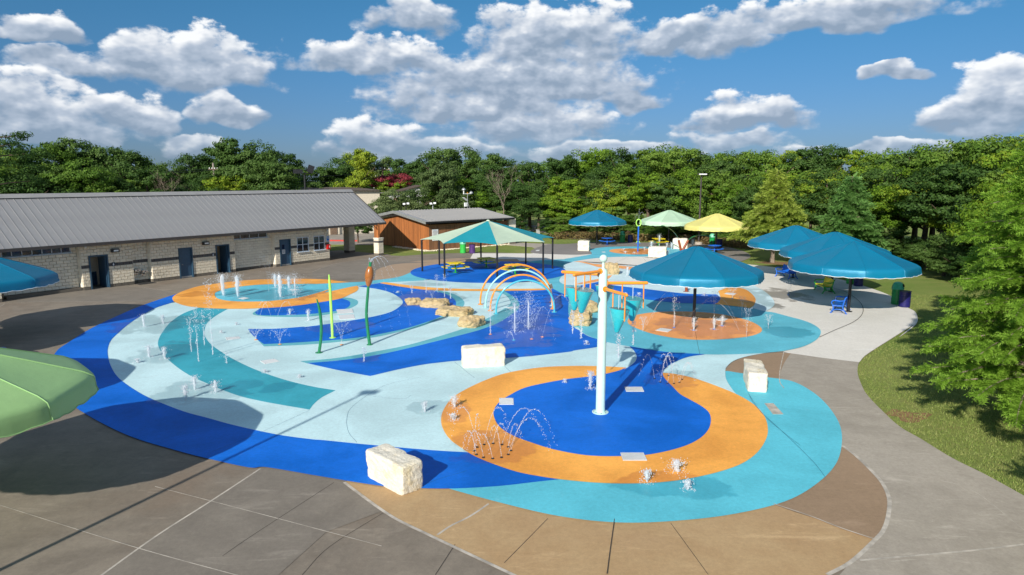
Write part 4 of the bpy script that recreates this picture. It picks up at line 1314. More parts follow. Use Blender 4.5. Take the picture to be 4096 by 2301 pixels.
# ------------------------------------------------------------------ timber shed
SX = Vector((0.738, 0.675, 0)).normalized()
SY = Vector((-SX.y, SX.x, 0))
SH = Vector((-8.4, 68.97, 0))
shed = thing('timber_shed', 'cedar plank equipment shed with low pale metal roof beside the lawn', 'shed', SH.to_tuple(), math.atan2(SX.y, SX.x))
LX, LY = 10.7, 10.6
plank_me = MB().box((0, 0, 0.5), (0.132, 0.025, 1.0)).mesh('plank', MAT['cedar'])
plank_me2 = MB().box((0, 0, 0.5), (0.132, 0.025, 1.0)).mesh('plank', MAT['cedar_weathered'])
body = MB()
body.box((LX / 2, LY / 2, 1.15), (LX - 0.06, LY - 0.06, 2.3))
sw = body.build('wall', MAT['dark_void'], shed)
RID_Y = 5.3
top_at = lambda y: 2.55 + (0.72 * (1 - abs(y - RID_Y) / RID_Y))
n = int(LX / 0.14)
for i in range(n):
    h = 2.55 + 0.02 * random.random()
    p = link_mesh('plank', plank_me2, None, sw, (0.07 + i * 0.14, -0.0 - 0.006 * (i % 2), 0.02))
    p.scale = (1, 1, h)
n = int(LY / 0.14)
for i in range(n):
    y = 0.07 + i * 0.14
    p = link_mesh('plank', plank_me, None, sw, (-0.006 * (i % 2), y, 0.02), (0, 0, math.pi / 2))
    p.scale = (1, 1, top_at(y))
for (a, b, m) in (((-0.03, -0.03, 2.57), (LX, -0.03, 2.57), 'cedar_weathered'), ((-0.03, -0.02, 2.57), (-0.03, RID_Y, 3.29), 'cedar'), ((-0.03, RID_Y, 3.29), (-0.03, LY, 2.57), 'cedar')):
    MB().tube([a, b], 0.07, 4).build('cap_rail', MAT[m], sw)
for x in (0.3, 3.6, 7.0, 10.4):
    MB().box((x, 0.12, 2.62), (0.14, 0.14, 0.62)).build('post', MAT['black_metal'], shed)
# open slatted strip under the eave, lit from behind
for i in range(22):
    MB().box((6.2 + i * 0.18, 4.2, 2.75), (0.05, 0.03, 0.5)).build('slat', MAT['cedar'], shed)
ro = MB()
e0, e1 = -0.55, LY + 0.55
ez, rz_ = 2.98, 3.86
x0, x1 = -0.75, LX + 0.55
ro.add([(x0, e0, ez), (x1, e0, ez), (x1, RID_Y, rz_), (x0, RID_Y, rz_), (x1, e1, ez), (x0, e1, ez), (x0, e0, ez - 0.07), (x1, e0, ez - 0.07), (x1, RID_Y, rz_ - 0.07), (x0, RID_Y, rz_ - 0.07), (x1, e1, ez - 0.07), (x0, e1, ez - 0.07)],
       [(0, 1, 2, 3), (3, 2, 4, 5), (7, 6, 9, 8), (8, 9, 11, 10), (0, 6, 7, 1), (5, 4, 10, 11), (1, 7, 8, 2), (2, 8, 10, 4), (6, 0, 3, 9), (9, 3, 5, 11)])
sroof = ro.build('roof', MAT['shed_roof'], shed)
sl = math.hypot(RID_Y - e0, rz_ - ez)
sp_ = math.atan2(rz_ - ez, RID_Y - e0)
spn = MB().box((0.2, sl / 2, 0.006), (0.388, sl, 0.012)).mesh('roof_panel', MAT['shed_roof'])
ssm = MB().box((0, sl / 2, 0.03), (0.03, sl, 0.055)).mesh('seam', MAT['shed_roof'])
for i in range(int((x1 - x0 - 0.9) / 0.4) + 1):
    link_mesh('roof_panel', spn, None, sroof, (x0 + 0.75 + i * 0.4, e0, ez), (sp_, 0, 0))
    link_mesh('seam', ssm, None, sroof, (x0 + 0.75 + i * 0.4, e0, ez), (sp_, 0, 0))
MB().box(((x0 + x1) / 2, e0 - 0.03, ez - 0.12), (x1 - x0, 0.05, 0.18)).build('gutter', MAT['black_metal'], sroof)
for sgn in (0, 1):
    ya, yb = (e0, RID_Y) if sgn == 0 else (e1, RID_Y)
    m = MB()
    m.add([(x0 - 0.02, ya, ez - 0.26), (x0 + 0.03, ya, ez - 0.26), (x0 + 0.03, yb, rz_ - 0.26), (x0 - 0.02, yb, rz_ - 0.26), (x0 - 0.02, ya, ez + 0.03), (x0 + 0.03, ya, ez + 0.03), (x0 + 0.03, yb, rz_ + 0.03), (x0 - 0.02, yb, rz_ + 0.03)],
          [(3, 2, 1, 0), (4, 5, 6, 7), (0, 1, 5, 4), (1, 2, 6, 5), (2, 3, 7, 6), (3, 0, 4, 7)])
    m.build('rake_trim', MAT['galv'], sroof)
sgp = thing('rules_sign', 'tall white rules sign screwed to the cedar shed wall', 'sign', (SH + SX * 0.75 - SY * 0.05).to_tuple(), math.atan2(SX.y, SX.x))
MB().box((0, 0, 1.55), (0.75, 0.03, 1.15)).build('panel', MAT['sign_white'], sgp)
for i in range(9):
    MB().box((0.0 if i else 0.0, -0.019, 2.02 - i * 0.115), (0.6 if i % 3 else 0.45, 0.004, 0.025)).build('text_line', MAT['sign_dark' if i else 'sign_blue'], sgp)
# pale masonry wing wall at the shed's far corner
wg = thing('masonry_pillar', 'pale masonry wall end at the far corner of the cedar shed', 'wall', (SH + SX * (LX + 0.7) + SY * 0.2).to_tuple(), math.atan2(SX.y, SX.x))
MB().box((0, 0, 1.4), (0.95, 0.5, 2.8)).build('core', MAT['mortar'], wg)
for r in range(14):
    for k in range(2):
        MB().box((-0.24 + 0.48 * k, -0.26, r * 0.2 + 0.1), (0.46, 0.05, 0.19)).build('block', MAT['block_base' if r < 4 else 'block_smooth'], wg)

# weather station on the shed ridge
ws_p = SH + SX * 9.3 + SY * 5.3
wst = thing('weather_station', 'white lightning warning mast with two horn domes on the shed roof', 'weather station', (ws_p.x, ws_p.y, 3.80), math.atan2(SX.y, SX.x))
MB().tube([(0, 0, 0), (0, 0, 1.75)], 0.035, 8).build('mast', MAT['galv'], wst)
for a in (0.4, 2.5, 4.6):
    MB().tube([(0.45 * math.cos(a), 0.45 * math.sin(a), 0.02), (0, 0, 0.8)], 0.018, 6).build('strut', MAT['galv'], wst)
MB().tube([(-0.62, 0, 1.72), (0.62, 0, 1.72)], 0.04, 8).build('crossbar', MAT['white_metal'], wst)
for x, z in ((-0.55, 2.28), (0.55, 1.9)):
    o = MB().lathe([(0.23, -0.12), (0.2, -0.02), (0.12, 0.07), (0.03, 0.12), (0.001, 0.13)], (x, 0, z), 16).build('horn_dome', MAT['galv'], wst, True)
    MB().tube([(x, 0, 1.7), (x, 0, z - 0.1)], 0.06, 8).build('horn_stem', MAT['white_metal'], o)
MB().lathe([(0.05, 0), (0.05, 0.1), (0.001, 0.14)], (0, 0, 1.76), 10).build('beacon', MAT['orange_paint'], wst)
MB().box((-0.38, -0.05, 1.12), (0.6, 0.4, 0.03), m=Matrix.Rotation(0.6, 3, 'Y')).build('solar_panel', MAT['white_metal'], wst)
MB().box((-0.28, -0.02, 0.5), (0.34, 0.2, 0.44)).build('control_box', MAT['white_metal'], wst)

# gravel strip at the foot of the shed
gv = MB()
for i in range(900):
    if i % 2:
        q = SH + SX * random.uniform(-0.3, LX) - SY * abs(random.gauss(0.28, 0.14))
    else:
        q = SH - SX * abs(random.gauss(0.3, 0.18)) + SY * random.uniform(-0.4, 6)
    r = random.uniform(0.03, 0.085)
    a = random.random() * 3
    gv.box((q.x, q.y, r * 0.35), (r * 2, r * 1.5, r), a)
tag(gv.build('gravel', MAT['limestone']), 'loose pale gravel strip along the foot of the shed wall', 'gravel', kind='stuff')


# ------------------------------------------------------------------ shade umbrellas
def umbrella_meshes(Rad=3.28):
    n = 10
    rin = Rad * math.cos(R(18))
    prof = [(0.02, 3.80), (0.07, 3.775), (0.30, 3.50), (0.6, 3.135), (0.90, 2.765), (0.955, 2.69), (0.98, 2.63), (0.988, 2.56), (0.992, 2.42)]
    vs = []
    for j, (fr_, z) in enumerate(prof):
        for i in range(n + 1):
            a = R(-18 + 36 * i / n)
            t = (i / n * 2 - 1)
            r = rin / math.cos(a) * fr_
            sag = 0.03 * (1 - t * t) * math.sin(min(1, fr_) * math.pi)
            bulge = 0.02 * (1 - t * t) if fr_ > 0.9 else 0
            r += bulge - (0.05 * (1 - abs(t)) ** 0 if abs(t) > 0.97 and fr_ > 0.9 else 0)
            vs.append((r * math.cos(a), r * math.sin(a), z - sag))
    hem = []
    for i in range(n + 1):
        a = R(-18 + 36 * i / n)
        t = (i / n * 2 - 1)
        r = rin / math.cos(a) * 0.99 + 0.025 * (1 - t * t) + 0.012 * math.sin(i * 2.3)
        z = 2.24 + 0.05 * t ** 4 - 0.02 * math.cos(i * 1.9) * (1 - t * t)
        p = (r * math.cos(a), r * math.sin(a), z)
        vs.append(p)
        hem.append(p)
    rows = len(prof) + 1
    fs = [(j * (n + 1) + i, (j + 1) * (n + 1) + i, (j + 1) * (n + 1) + i + 1, j * (n + 1) + i + 1) for j in range(rows - 1) for i in range(n)]
    m = MB().add(vs, fs)
    trim = MB().tube(hem, 0.013, 6)
    seam = MB().tube([Vector(vs[j * (n + 1)]) + Vector((0, 0, 0.004)) for j in range(rows)], 0.013, 5)
    return m, trim, seam


U_PANEL, U_TRIM, U_SEAM = umbrella_meshes()
U_ME = {}


def umbrella(xy, fab, label, rz=0.0, trim='trim_white', grp='shade umbrellas around the splash pad'):
    u = thing('shade_umbrella', label, 'umbrella', (xy[0], xy[1], 0), rz, grp)
    if fab not in U_ME:
        U_ME[fab] = (U_PANEL.mesh('canopy_panel', MAT[fab], True), U_TRIM.mesh('hem_trim', MAT[trim], True), U_SEAM.mesh('seam', MAT[fab], True))
    if 'pole' not in U_ME:
        U_ME['pole'] = MB().tube([(0, 0, 0), (0, 0, 3.6)], 0.078, 14).mesh('pole', MAT['black_metal'], True)
        U_ME['plate'] = MB().lathe([(0.2, 0.0), (0.2, 0.022), (0.09, 0.03)], (0, 0, 0), 16).mesh('base_plate', MAT['black_metal'])
        U_ME['rib'] = MB().tube([(0.08, 0, 3.60), (1.7, 0, 3.12), (3.0, 0, 2.70), (3.14, 0, 2.50)], 0.025, 6).mesh('rib', MAT['black_metal'], True)
        U_ME['cap'] = MB().lathe([(0.26, 3.70), (0.2, 3.76), (0.06, 3.80), (0.001, 3.805)], (0, 0, 0), 16).mesh('cap', MAT['black_metal'], True)
    link_mesh('pole', U_ME['pole'], None, u)
    link_mesh('base_plate', U_ME['plate'], None, u)
    for k in range(10):
        p = link_mesh('canopy_panel', U_ME[fab][0], None, u, rot=(0, 0, k * math.pi / 5))
        link_mesh('hem_trim', U_ME[fab][1], None, p)
        link_mesh('seam', U_ME[fab][2], None, p)
        link_mesh('rib', U_ME['rib'], None, u, rot=(0, 0, (k + 0.5) * math.pi / 5))
    capm = U_ME.get('cap_' + fab)
    if capm is None:
        capm = U_ME['cap_' + fab] = MB().lathe([(0.26, 3.715), (0.2, 3.765), (0.06, 3.80), (0.001, 3.805)], (0, 0, 0), 16).mesh('cap', MAT[fab], True)
    link_mesh('cap', capm, None, u)
    return u


umbrella(G('P', 1745, 812), 'fabric_blue', 'blue shade umbrella on a black pole in the orange spray ring beside the bucket tower', R(8))
umbrella(G('S6', 1425, 1275), 'fabric_blue', 'nearest of the three overlapping blue umbrellas by the benches, over the near blue bench', R(21))
umbrella(G('S6', 1205, 1020), 'fabric_blue', 'middle one of the three overlapping blue umbrellas, its pole behind the yellow bench', R(30))
umbrella(G('S6', 710, 840), 'fabric_blue', 'farthest of the three overlapping blue umbrellas, standing over the far blue bench', R(3))
umbrella(G('S5', 498, 538), 'fabric_blue', 'blue umbrella over the round blue table on the far plaza beside the woods', R(34))
umbrella(G('S5', 1470, 540), 'fabric_pale', 'pale mint umbrella over the yellow table on the far plaza', R(8), 'fabric_pale')
umbrella(G('S5', 2112, 640), 'fabric_yellow', 'yellow umbrella on the far plaza next to the tall light pole', R(25), 'fabric_yellow')
umbrella((-24.5, 30.8), 'fabric_blue', 'blue umbrella cut by the left edge in front of the stone building', R(8))
umbrella((-12.35, 13.6), 'fabric_green', 'lime green umbrella in the left foreground cut by the picture edge', R(8), 'fabric_green')
umbrella((-18.9, 18.6), 'fabric_blue', 'blue umbrella beyond the left edge shading the blue outer ring', R(15))
umbrella((-24.6, 24.8), 'fabric_blue', 'blue umbrella beyond the left edge shading the deck before the ring', R(5))

# ------------------------------------------------------------------ octagonal shade pavilion
pav = thing('shade_pavilion', 'octagonal shade canopy in turquoise and pale green on eight black posts', 'canopy', (PAV[0], PAV[1], 0), R(9))
PR, PZ, PEAK = 5.18, 2.52, 3.92
post_me = MB().tube([(0, 0, 0), (0, 0, PZ - 0.06)], 0.07, 12).mesh('post', MAT['black_metal'], True)
sleeve_me = MB().lathe([(0.085, PZ - 0.32), (0.085, PZ - 0.26)], (0, 0, 0), 12).mesh('collar', MAT['black_metal'])
for k in range(8):
    a = k * math.pi / 4
    p = link_mesh('post', post_me, None, pav, (PR * math.cos(a), PR * math.sin(a), 0))
    link_mesh('collar', sleeve_me, None, p)
    hm = MB().tube([(PR * math.cos(a), PR * math.sin(a), PZ - 0.07), (0.05 * math.cos(a), 0.05 * math.sin(a), PEAK - 0.06)], 0.035, 6)
    hm.build('rafter', MAT['black_metal'], pav)
for k in range(8):
    a0, a1 = k * math.pi / 4, (k + 1) * math.pi / 4
    vs = []
    N, M_ = 8, 10
    for j in range(M_ + 1):
        t = j / M_
        for i in range(N + 1):
            u = i / N
            q0 = Vector((PR * 1.02 * math.cos(a0), PR * 1.02 * math.sin(a0), 0))
            q1 = Vector((PR * 1.02 * math.cos(a1), PR * 1.02 * math.sin(a1), 0))
            e = q0.lerp(q1, u)
            pull = 1 - 0.105 * math.sin(math.pi * u) * t ** 4
            z = PEAK + (PZ - PEAK) * t - 0.16 * math.sin(math.pi * t) * math.sin(math.pi * u) * 0.4 + 0.10 * math.sin(math.pi * u) * t ** 3
            vs.append((e.x * t * pull, e.y * t * pull, z))
    fs = [(j * (N + 1) + i, (j + 1) * (N + 1) + i, (j + 1) * (N + 1) + i + 1, j * (N + 1) + i + 1) for j in range(M_) for i in range(N)]
    MB().add(vs, fs).build('canopy_panel', MAT['shade_pale' if k % 2 == 0 else 'shade_turq'], pav, True)
    edge = vs[M_ * (N + 1):]
    MB().tube(edge, 0.014, 5).build('edge_cable', MAT['shade_pale' if k % 2 == 0 else 'shade_turq'], pav)
MB().lathe([(0.16, PEAK - 0.02), (0.1, PEAK + 0.05), (0.001, PEAK + 0.08)], (0, 0, 0), 12).build('cap', MAT['shade_pale'], pav)

# ------------------------------------------------------------------ picnic tables
def rounded_slab(m, cx, cy, sx, sy, z0, z1, r=0.06, rz=0.0):
    pts = []
    for qx, qy, a0 in ((sx / 2 - r, sy / 2 - r, 0), (-sx / 2 + r, sy / 2 - r, 90), (-sx / 2 + r, -sy / 2 + r, 180), (sx / 2 - r, -sy / 2 + r, 270)):
        for k in range(4):
            a = R(a0 + 30 * k)
            x, y = qx + r * math.cos(a), qy + r * math.sin(a)
            pts.append((cx + x * math.cos(rz) - y * math.sin(rz), cy + x * math.sin(rz) + y * math.cos(rz)))
    m.poly(pts, z0, z1)


def table_proto(top_mat, leg_mat, round_=False):
    t = thing('picnic_table', 'x', 'table')
    top = MB()
    if round_:
        top.lathe([(0.60, 0.72), (0.64, 0.735), (0.64, 0.765), (0.60, 0.772), (0.001, 0.772)], (0, 0, 0), 24)
    else:
        rounded_slab(top, 0, 0, 1.2, 1.2, 0.715, 0.765)
    to = top.build('tabletop', MAT[top_mat], t)
    slot = MB()
    for i in range(11):
        slot.box((-0.5 + i * 0.1, 0, 0.7765), (0.03, 0.84 if round_ else 1.06, 0.006))
    tag(slot.build('perforation', MAT[top_mat], to), kind='stuff')
    MB().tube([(0, 0, 0.02), (0, 0, 0.71)], 0.06, 12).build('pedestal', MAT[leg_mat], t, True)
    MB().lathe([(0.22, 0), (0.22, 0.018), (0.08, 0.035)], (0, 0, 0), 16).build('base_plate', MAT[leg_mat], t)
    arm = MB().tube([(0.05, 0, 0.36), (0.55, 0, 0.36), (0.80, 0, 0.40)], 0.03, 8).mesh('seat_arm', MAT[leg_mat], True)
    if round_:
        sm_ = MB()
        pts = [(0.92 * math.cos(a), 0.92 * math.sin(a)) for a in np.linspace(-0.62, 0.62, 9)] + [(0.66 * math.cos(a), 0.66 * math.sin(a)) for a in np.linspace(0.62, -0.62, 9)]
        sm_.poly(pts, 0.42, 0.465)
        seat = sm_.mesh('seat', MAT[top_mat])
    else:
        sm_ = MB()
        rounded_slab(sm_, 0.86, 0, 0.3, 1.05, 0.42, 0.465, 0.05)
        seat = sm_.mesh('seat', MAT[top_mat])
    for k in range(4):
        a = link_mesh('seat_arm', arm, None, t, rot=(0, 0, k * math.pi / 2))
        link_mesh('seat', seat, None, t, rot=(0, 0, k * math.pi / 2))
    return t


TAB = {}


def table(kind, xy, rz, label, grp):
    mats = dict(yellow=('yellow_metal', 'bench_green', False), blue=('blue_metal', 'blue_metal', True))[kind]
    if kind not in TAB:
        t = TAB[kind] = table_proto(*mats)
    else:
        t = copy_tree(TAB[kind])
    t.location = (xy[0], xy[1], 0.022)
    t.rotation_euler = (0, 0, rz)
    tag(t, label, 'table', grp)
    return t


table('yellow', G('S4', 622, 875), R(20), 'yellow picnic table with green pedestal, left of the three under the canopy', 'yellow picnic tables')
table('yellow', G('S4', 1068, 798), R(28), 'yellow picnic table with green pedestal, rearmost of the three under the canopy', 'yellow picnic tables')
table('yellow', G('S4', 1485, 903), R(35), 'yellow picnic table with green pedestal behind the water arches', 'yellow picnic tables')
table('yellow', G('S5', 1335, 552), R(5), 'yellow picnic table with pale pedestal under the mint umbrella', 'yellow picnic tables')
table('blue', G('S5', 638, 543), R(45), 'round blue picnic table under the far blue umbrella', 'blue picnic tables')
table('blue', G('S5', 2092, 657), R(40), 'round blue picnic table in front of the yellow umbrella pole', 'blue picnic tables')
table('blue', (-20.6, 25.6), R(30), 'blue picnic table at the left edge in the umbrella shade', 'blue picnic tables')


# ------------------------------------------------------------------ benches
def bench(seat_mat, end_mat, feet, label):
    """feet: front-left, front-right, back-right ground points"""
    a, b, c = (Vector((*p, 0)) for p in feet)
    ux = (b - a).normalized()
    if Vector((-ux.y, ux.x, 0)).dot(c - b) < 0:
        ux = -ux
    mid = (a + b) / 2 + Vector((-ux.y, ux.x, 0)) * 0.28
    t = thing('bench', label, 'bench', (mid.x, mid.y, 0.008), math.atan2(ux.y, ux.x), 'benches under the blue umbrellas')
    prof = [(-0.31, 0.395), (-0.29, 0.435), (-0.22, 0.45), (0.02, 0.415), (0.14, 0.43), (0.205, 0.51), (0.27, 0.84), (0.30, 0.885), (0.335, 0.885)]
    W = 0.74
    m = MB()
    n = len(prof)
    vs = [(x, y, z) for x in (-W, W) for y, z in prof] + [(x, y + 0.004, z - 0.02) for x in (-W, W) for y, z in prof]
    fs = [(i, n + i, n + i + 1, i + 1) for i in range(n - 1)] + [(2 * n + i, 2 * n + i + 1, 3 * n + i + 1, 3 * n + i) for i in range(n - 1)]
    fs += [(0, 2 * n, 3 * n, n), (n - 1, 2 * n - 1, 4 * n - 1, 3 * n - 1)]
    m.add(vs, fs)
    m.build('seat_shell', MAT[seat_mat], t, True)
    for s in (-1, 1):
        x = s * (W + 0.03)
        e = MB().tube([(x, -0.36, 0.02), (x, -0.27, 0.16), (x, -0.25, 0.3), (x, -0.29, 0.44)], [0.03, 0.032, 0.036, 0.036], 8)
        o = e.build('end_frame', MAT[end_mat], t, True)
        MB().tube([(x, 0.40, 0.02), (x, 0.29, 0.16), (x, 0.20, 0.34), (x, 0.22, 0.5), (x, 0.30, 0.84), (x, 0.37, 0.91)], [0.03, 0.032, 0.036, 0.036, 0.032, 0.03], 8).build('back_leg', MAT[end_mat], o, True)
        MB().tube([(x, -0.27, 0.42), (x, -0.05, 0.40), (x, 0.21, 0.42)], 0.03, 8).build('seat_rail', MAT[end_mat], o, True)
        MB().tube([(x, -0.27, 0.15), (x, -0.1, 0.22), (x, 0.1, 0.22), (x, 0.28, 0.15)], 0.022, 8).build('stretcher', MAT[end_mat], o, True)
        MB().tube([(x, -0.29, 0.43), (x, -0.36, 0.55), (x, -0.31, 0.66), (x, -0.18, 0.69), (x, 0.05, 0.665), (x, 0.25, 0.70)], [0.026, 0.03, 0.036, 0.038, 0.034, 0.028], 8).build('armrest', MAT[end_mat], o, True)
        for y in (-0.36, 0.40):
            MB().lathe([(0.05, 0), (0.05, 0.02), (0.03, 0.03)], (x, y, 0), 10).build('foot', MAT[end_mat], o)
    return t


bench('blue_metal', 'blue_metal', (G('S6', 480, 820), G('S6', 682, 865), G('S6', 768, 862)), 'blue metal bench facing the pad under the farthest of the three umbrellas')
bench('yellow_metal', 'bench_green', (G('S6', 982, 990), G('S6', 1125, 1055), G('S6', 1240, 1055)), 'yellow bench with green cast ends between the blue benches')
bench('blue_metal', 'blue_metal', (G('S6', 1212, 1302), G('S6', 1275, 1230), G('S6', 1400, 1240)), 'blue metal bench seen end-on beside the nearest umbrella pole')


# ------------------------------------------------------------------ litter drums
def drum(xy, mat, label, lid=None, hole=0.0, rim='black_metal'):
    t = thing('litter_drum', label, 'trash can', (xy[0], xy[1], 0.008), 0, 'litter drums in pairs')
    prof = [(0.27, 0), (0.29, 0.01), (0.29, 0.27), (0.302, 0.285), (0.302, 0.305), (0.29, 0.32), (0.29, 0.55), (0.302, 0.565), (0.302, 0.585), (0.29, 0.6), (0.29, 0.86), (0.3, 0.88)]
    m = MB().lathe(prof + [(0.28, 0.88), (0.275, 0.4), (0.001, 0.4)], (0, 0, 0), 22)
    m.build('barrel', MAT[mat], t, True)
    MB().lathe([(0.304, 0.865), (0.312, 0.875), (0.312, 0.895), (0.29, 0.9), (0.28, 0.885)], (0, 0, 0), 22).build('rim', MAT[rim if not lid else lid], t, True)
    if lid:
        l = MB().lathe([(0.325, 0.87), (0.33, 0.93), (0.30, 1.0), (0.285, 1.1), (0.25, 1.19), (0.17, 1.26), (0.06, 1.29), (0.001, 1.292)], (0, 0, 0), 22).build('dome_lid', MAT[lid], t, True)
        a = hole
        c = Vector((0.27 * math.cos(a), 0.27 * math.sin(a), 1.10))
        rm = Vector((math.cos(a), math.sin(a), 0.35)).to_track_quat('Z', 'Y').to_matrix()
        MB().lathe([(0.095, 0.0), (0.095, 0.03), (0.001, 0.03)], c, 14, rm).build('opening', MAT['dark_void'], l)
    else:
        MB().lathe([(0.27, 0.8), (0.001, 0.8)], (0, 0, 0), 18).build('liner', MAT['black_rubber'], t)
    return t


drum(G('S6', 2045, 1180), 'drum_green', 'green litter drum with dome lid at the right edge of the white paving', 'lid_green', R(-45))
drum(G('S6', 2142, 1215), 'drum_navy', 'open navy drum in front of the green domed one by the lawn')
drum(G('S6', 1455, 918), 'drum_lime', 'green litter drum half hidden below the nearest of the three blue umbrellas', 'lid_green', R(-60))
drum(G('S6', 1552, 945), 'drum_navy', 'navy drum standing behind the pole of the nearest of the three blue umbrellas')
drum(G('R2', 1332, 995), 'drum_lime', 'bright green litter drum with mint dome lid on the lawn by the shed', 'lid_mint', R(-70))
drum(G('R2', 1420, 998), 'drum_purple', 'open purple drum on the lawn edge in front of the cedar shed')
drum(G('S5', 846, 508), 'drum_green', 'green litter drum with dome lid right of the far blue umbrella', 'lid_green', R(-60))
drum(G('S5', 952, 510), 'drum_navy', 'navy drum between the far blue umbrella and the blue spray post')
drum(G('S5', 2060, 548), 'drum_green', 'green litter drum with pale lid beside the yellow umbrella pole', 'lid_mint', R(-60))
drum(G('S5', 2160, 578), 'drum_navy', 'navy drum just right of the yellow umbrella pole')

# ------------------------------------------------------------------ bucket tower
TW = G('P', 1510, 1040)
tower = thing('bucket_tower', 'pale mint bucket tower with orange arms and turquoise tipping buckets', 'water feature', (TW[0], TW[1], 0.03), 0)
MB().lathe([(0.142, 0), (0.136, 2.0), (0.13, 4.33), (0.115, 4.38), (0.05, 4.42), (0.04, 4.43), (0.04, 4.6)], (0, 0, 0), 24).build('column', MAT['mint_paint'], tower, True)
MB().sphere((0, 0, 4.71), 0.118, 20, 14).build('ball_finial', MAT['mint_paint'], tower, True)
MB().lathe([(0.25, 0), (0.25, 0.025), (0.14, 0.03)], (0, 0, 0), 24).build('base_flange', MAT['mint_paint'], tower)
for k in range(8):
    a = k * math.pi / 4
    MB().lathe([(0.018, 0.02), (0.018, 0.05)], (0.205 * math.cos(a), 0.205 * math.sin(a), 0), 6).build('anchor_bolt', MAT['steel'], tower)
ARMS = [(224, 'T7', 1300, 590), (152, 'T7', 1270, 655), (2, 'T7', 1430, 805), (293, 'T7', 1375, 895), (80, 'T7', 1425, 660)]
for ang, fr, ax_, ay_ in ARMS:
    z = hat(fr, ax_, ay_, TW)
    if ang == 80: z = hat('T7', 1400, 655, (TW[0], TW[1] + 0.1))
    a = R(ang)
    d = Vector((math.cos(a), math.sin(a), 0))
    Lr = 1.3
    arm = MB().tube([d * 0.1 + Vector((0, 0, z)), d * Lr + Vector((0, 0, z))], 0.048, 12).build('arm', MAT['orange_paint'], tower, True)
    MB().sphere(d * Lr + Vector((0, 0, z)), 0.049, 10, 6).build('arm_cap', MAT['orange_paint'], arm, True)
    rm = d.to_track_quat('Z', 'Y').to_matrix()
    MB().lathe([(0.085, 0.125), (0.085, 0.15), (0.05, 0.152)], Vector((0, 0, z)), 12, rm).build('arm_flange', MAT['orange_paint'], arm)
    bx_ = 0.90
    tz = z - 0.46
    for q in (0.58, 1.22):
        MB().tube([d * q + Vector((0, 0, z)), d * q + Vector((0, 0, tz - 0.30))], 0.019, 8).build('hanger', MAT['orange_paint'], arm)
    # bucket hangs on two pivot pins, tipped a little
    tipv = Matrix.Rotation(R(-7 if ang in (224, 293) else 4), 3, d)
    c = d * bx_ + Vector((0, 0, tz - 0.24))
    prof = [(0.07, -0.42), (0.03, -0.455), (0.001, -0.46)]
    outer = [(0.001, -0.46), (0.035, -0.455), (0.076, -0.42), (0.292, 0.24), (0.30, 0.245)]
    inner = [(0.30, 0.245), (0.28, 0.235), (0.062, -0.40), (0.001, -0.41)]
    b = MB().lathe(outer, c, 24, tipv).build('bucket', MAT['aqua_paint'], tower, True)
    MB().lathe(inner, c, 24, tipv).build('bucket_lining', MAT['white_inner'], b, True)
    MB().tube([d * 0.58 + Vector((0, 0, tz - 0.27)), d * 1.22 + Vector((0, 0, tz - 0.27))], 0.018, 8).build('pivot_pin', MAT['aqua_paint'], b)

# ------------------------------------------------------------------ water arches
ar = [(G('R6', 1492, 248), G('R6', 2082, 230), 2.24, 'orange_paint', 'tallest orange spray arch, the rearmost of the four hoops'),
      (G('R6', 1535, 275), G('R6', 2085, 258), 2.08, 'pale_aqua_paint', 'pale aqua spray arch between the two orange hoops'),
      (G('R6', 1575, 300), G('R6', 2090, 285), 1.92, 'orange_paint', 'lower orange spray arch, third of the four hoops from behind'),
      (G('R6', 1622, 325), G('R6', 2103, 312), 1.76, 'sky_paint', 'sky blue spray arch, the smallest and front one of the four hoops')]
for a, b, h, mat, lab in ar:
    c = ((a[0] + b[0]) / 2, (a[1] + b[1]) / 2)
    w = math.hypot(b[0] - a[0], b[1] - a[1]) / 2
    t = thing('spray_arch', lab, 'water feature', (c[0], c[1], 0.03), math.atan2(b[1] - a[1], b[0] - a[0]), 'spray arches')
    path = [(-w, 0, 0)] + [(-w * math.cos(q), 0, 0.12 + (h - 0.12) * math.sin(q) ** 0.94) for q in np.linspace(0, math.pi, 40)] + [(w, 0, 0)]
    MB().tube(path, 0.05, 12).build('hoop', MAT[mat], t, True)
    for s in (-1, 1):
        MB().lathe([(0.15, 0), (0.15, 0.022), (0.06, 0.025)], (s * w, 0, 0), 16).build('flange', MAT[mat], t)
    for q in np.linspace(0.5, math.pi - 0.5, 6):
        p = Vector((-w * math.cos(q), 0, 0.12 + (h - 0.12) * math.sin(q) ** 0.94))
        MB().lathe([(0.02, -0.1), (0.014, -0.05)], p, 8).build('mist_nozzle', MAT['steel'], t)

# ------------------------------------------------------------------ reeds and cattail
def ground_path(fr, base, pts):
    """vertical plane facing the lens through the base: sideways offset and height of each point"""
    g0 = G(fr, *base)
    out = []
    for p in pts:
        d = pix_ray(*src(fr, *p))
        t = g0[1] / d[1]
        out.append((d[0] * t - g0[0], 0.0, max(0.0, CAM_H + d[2] * t)))
    return g0, out


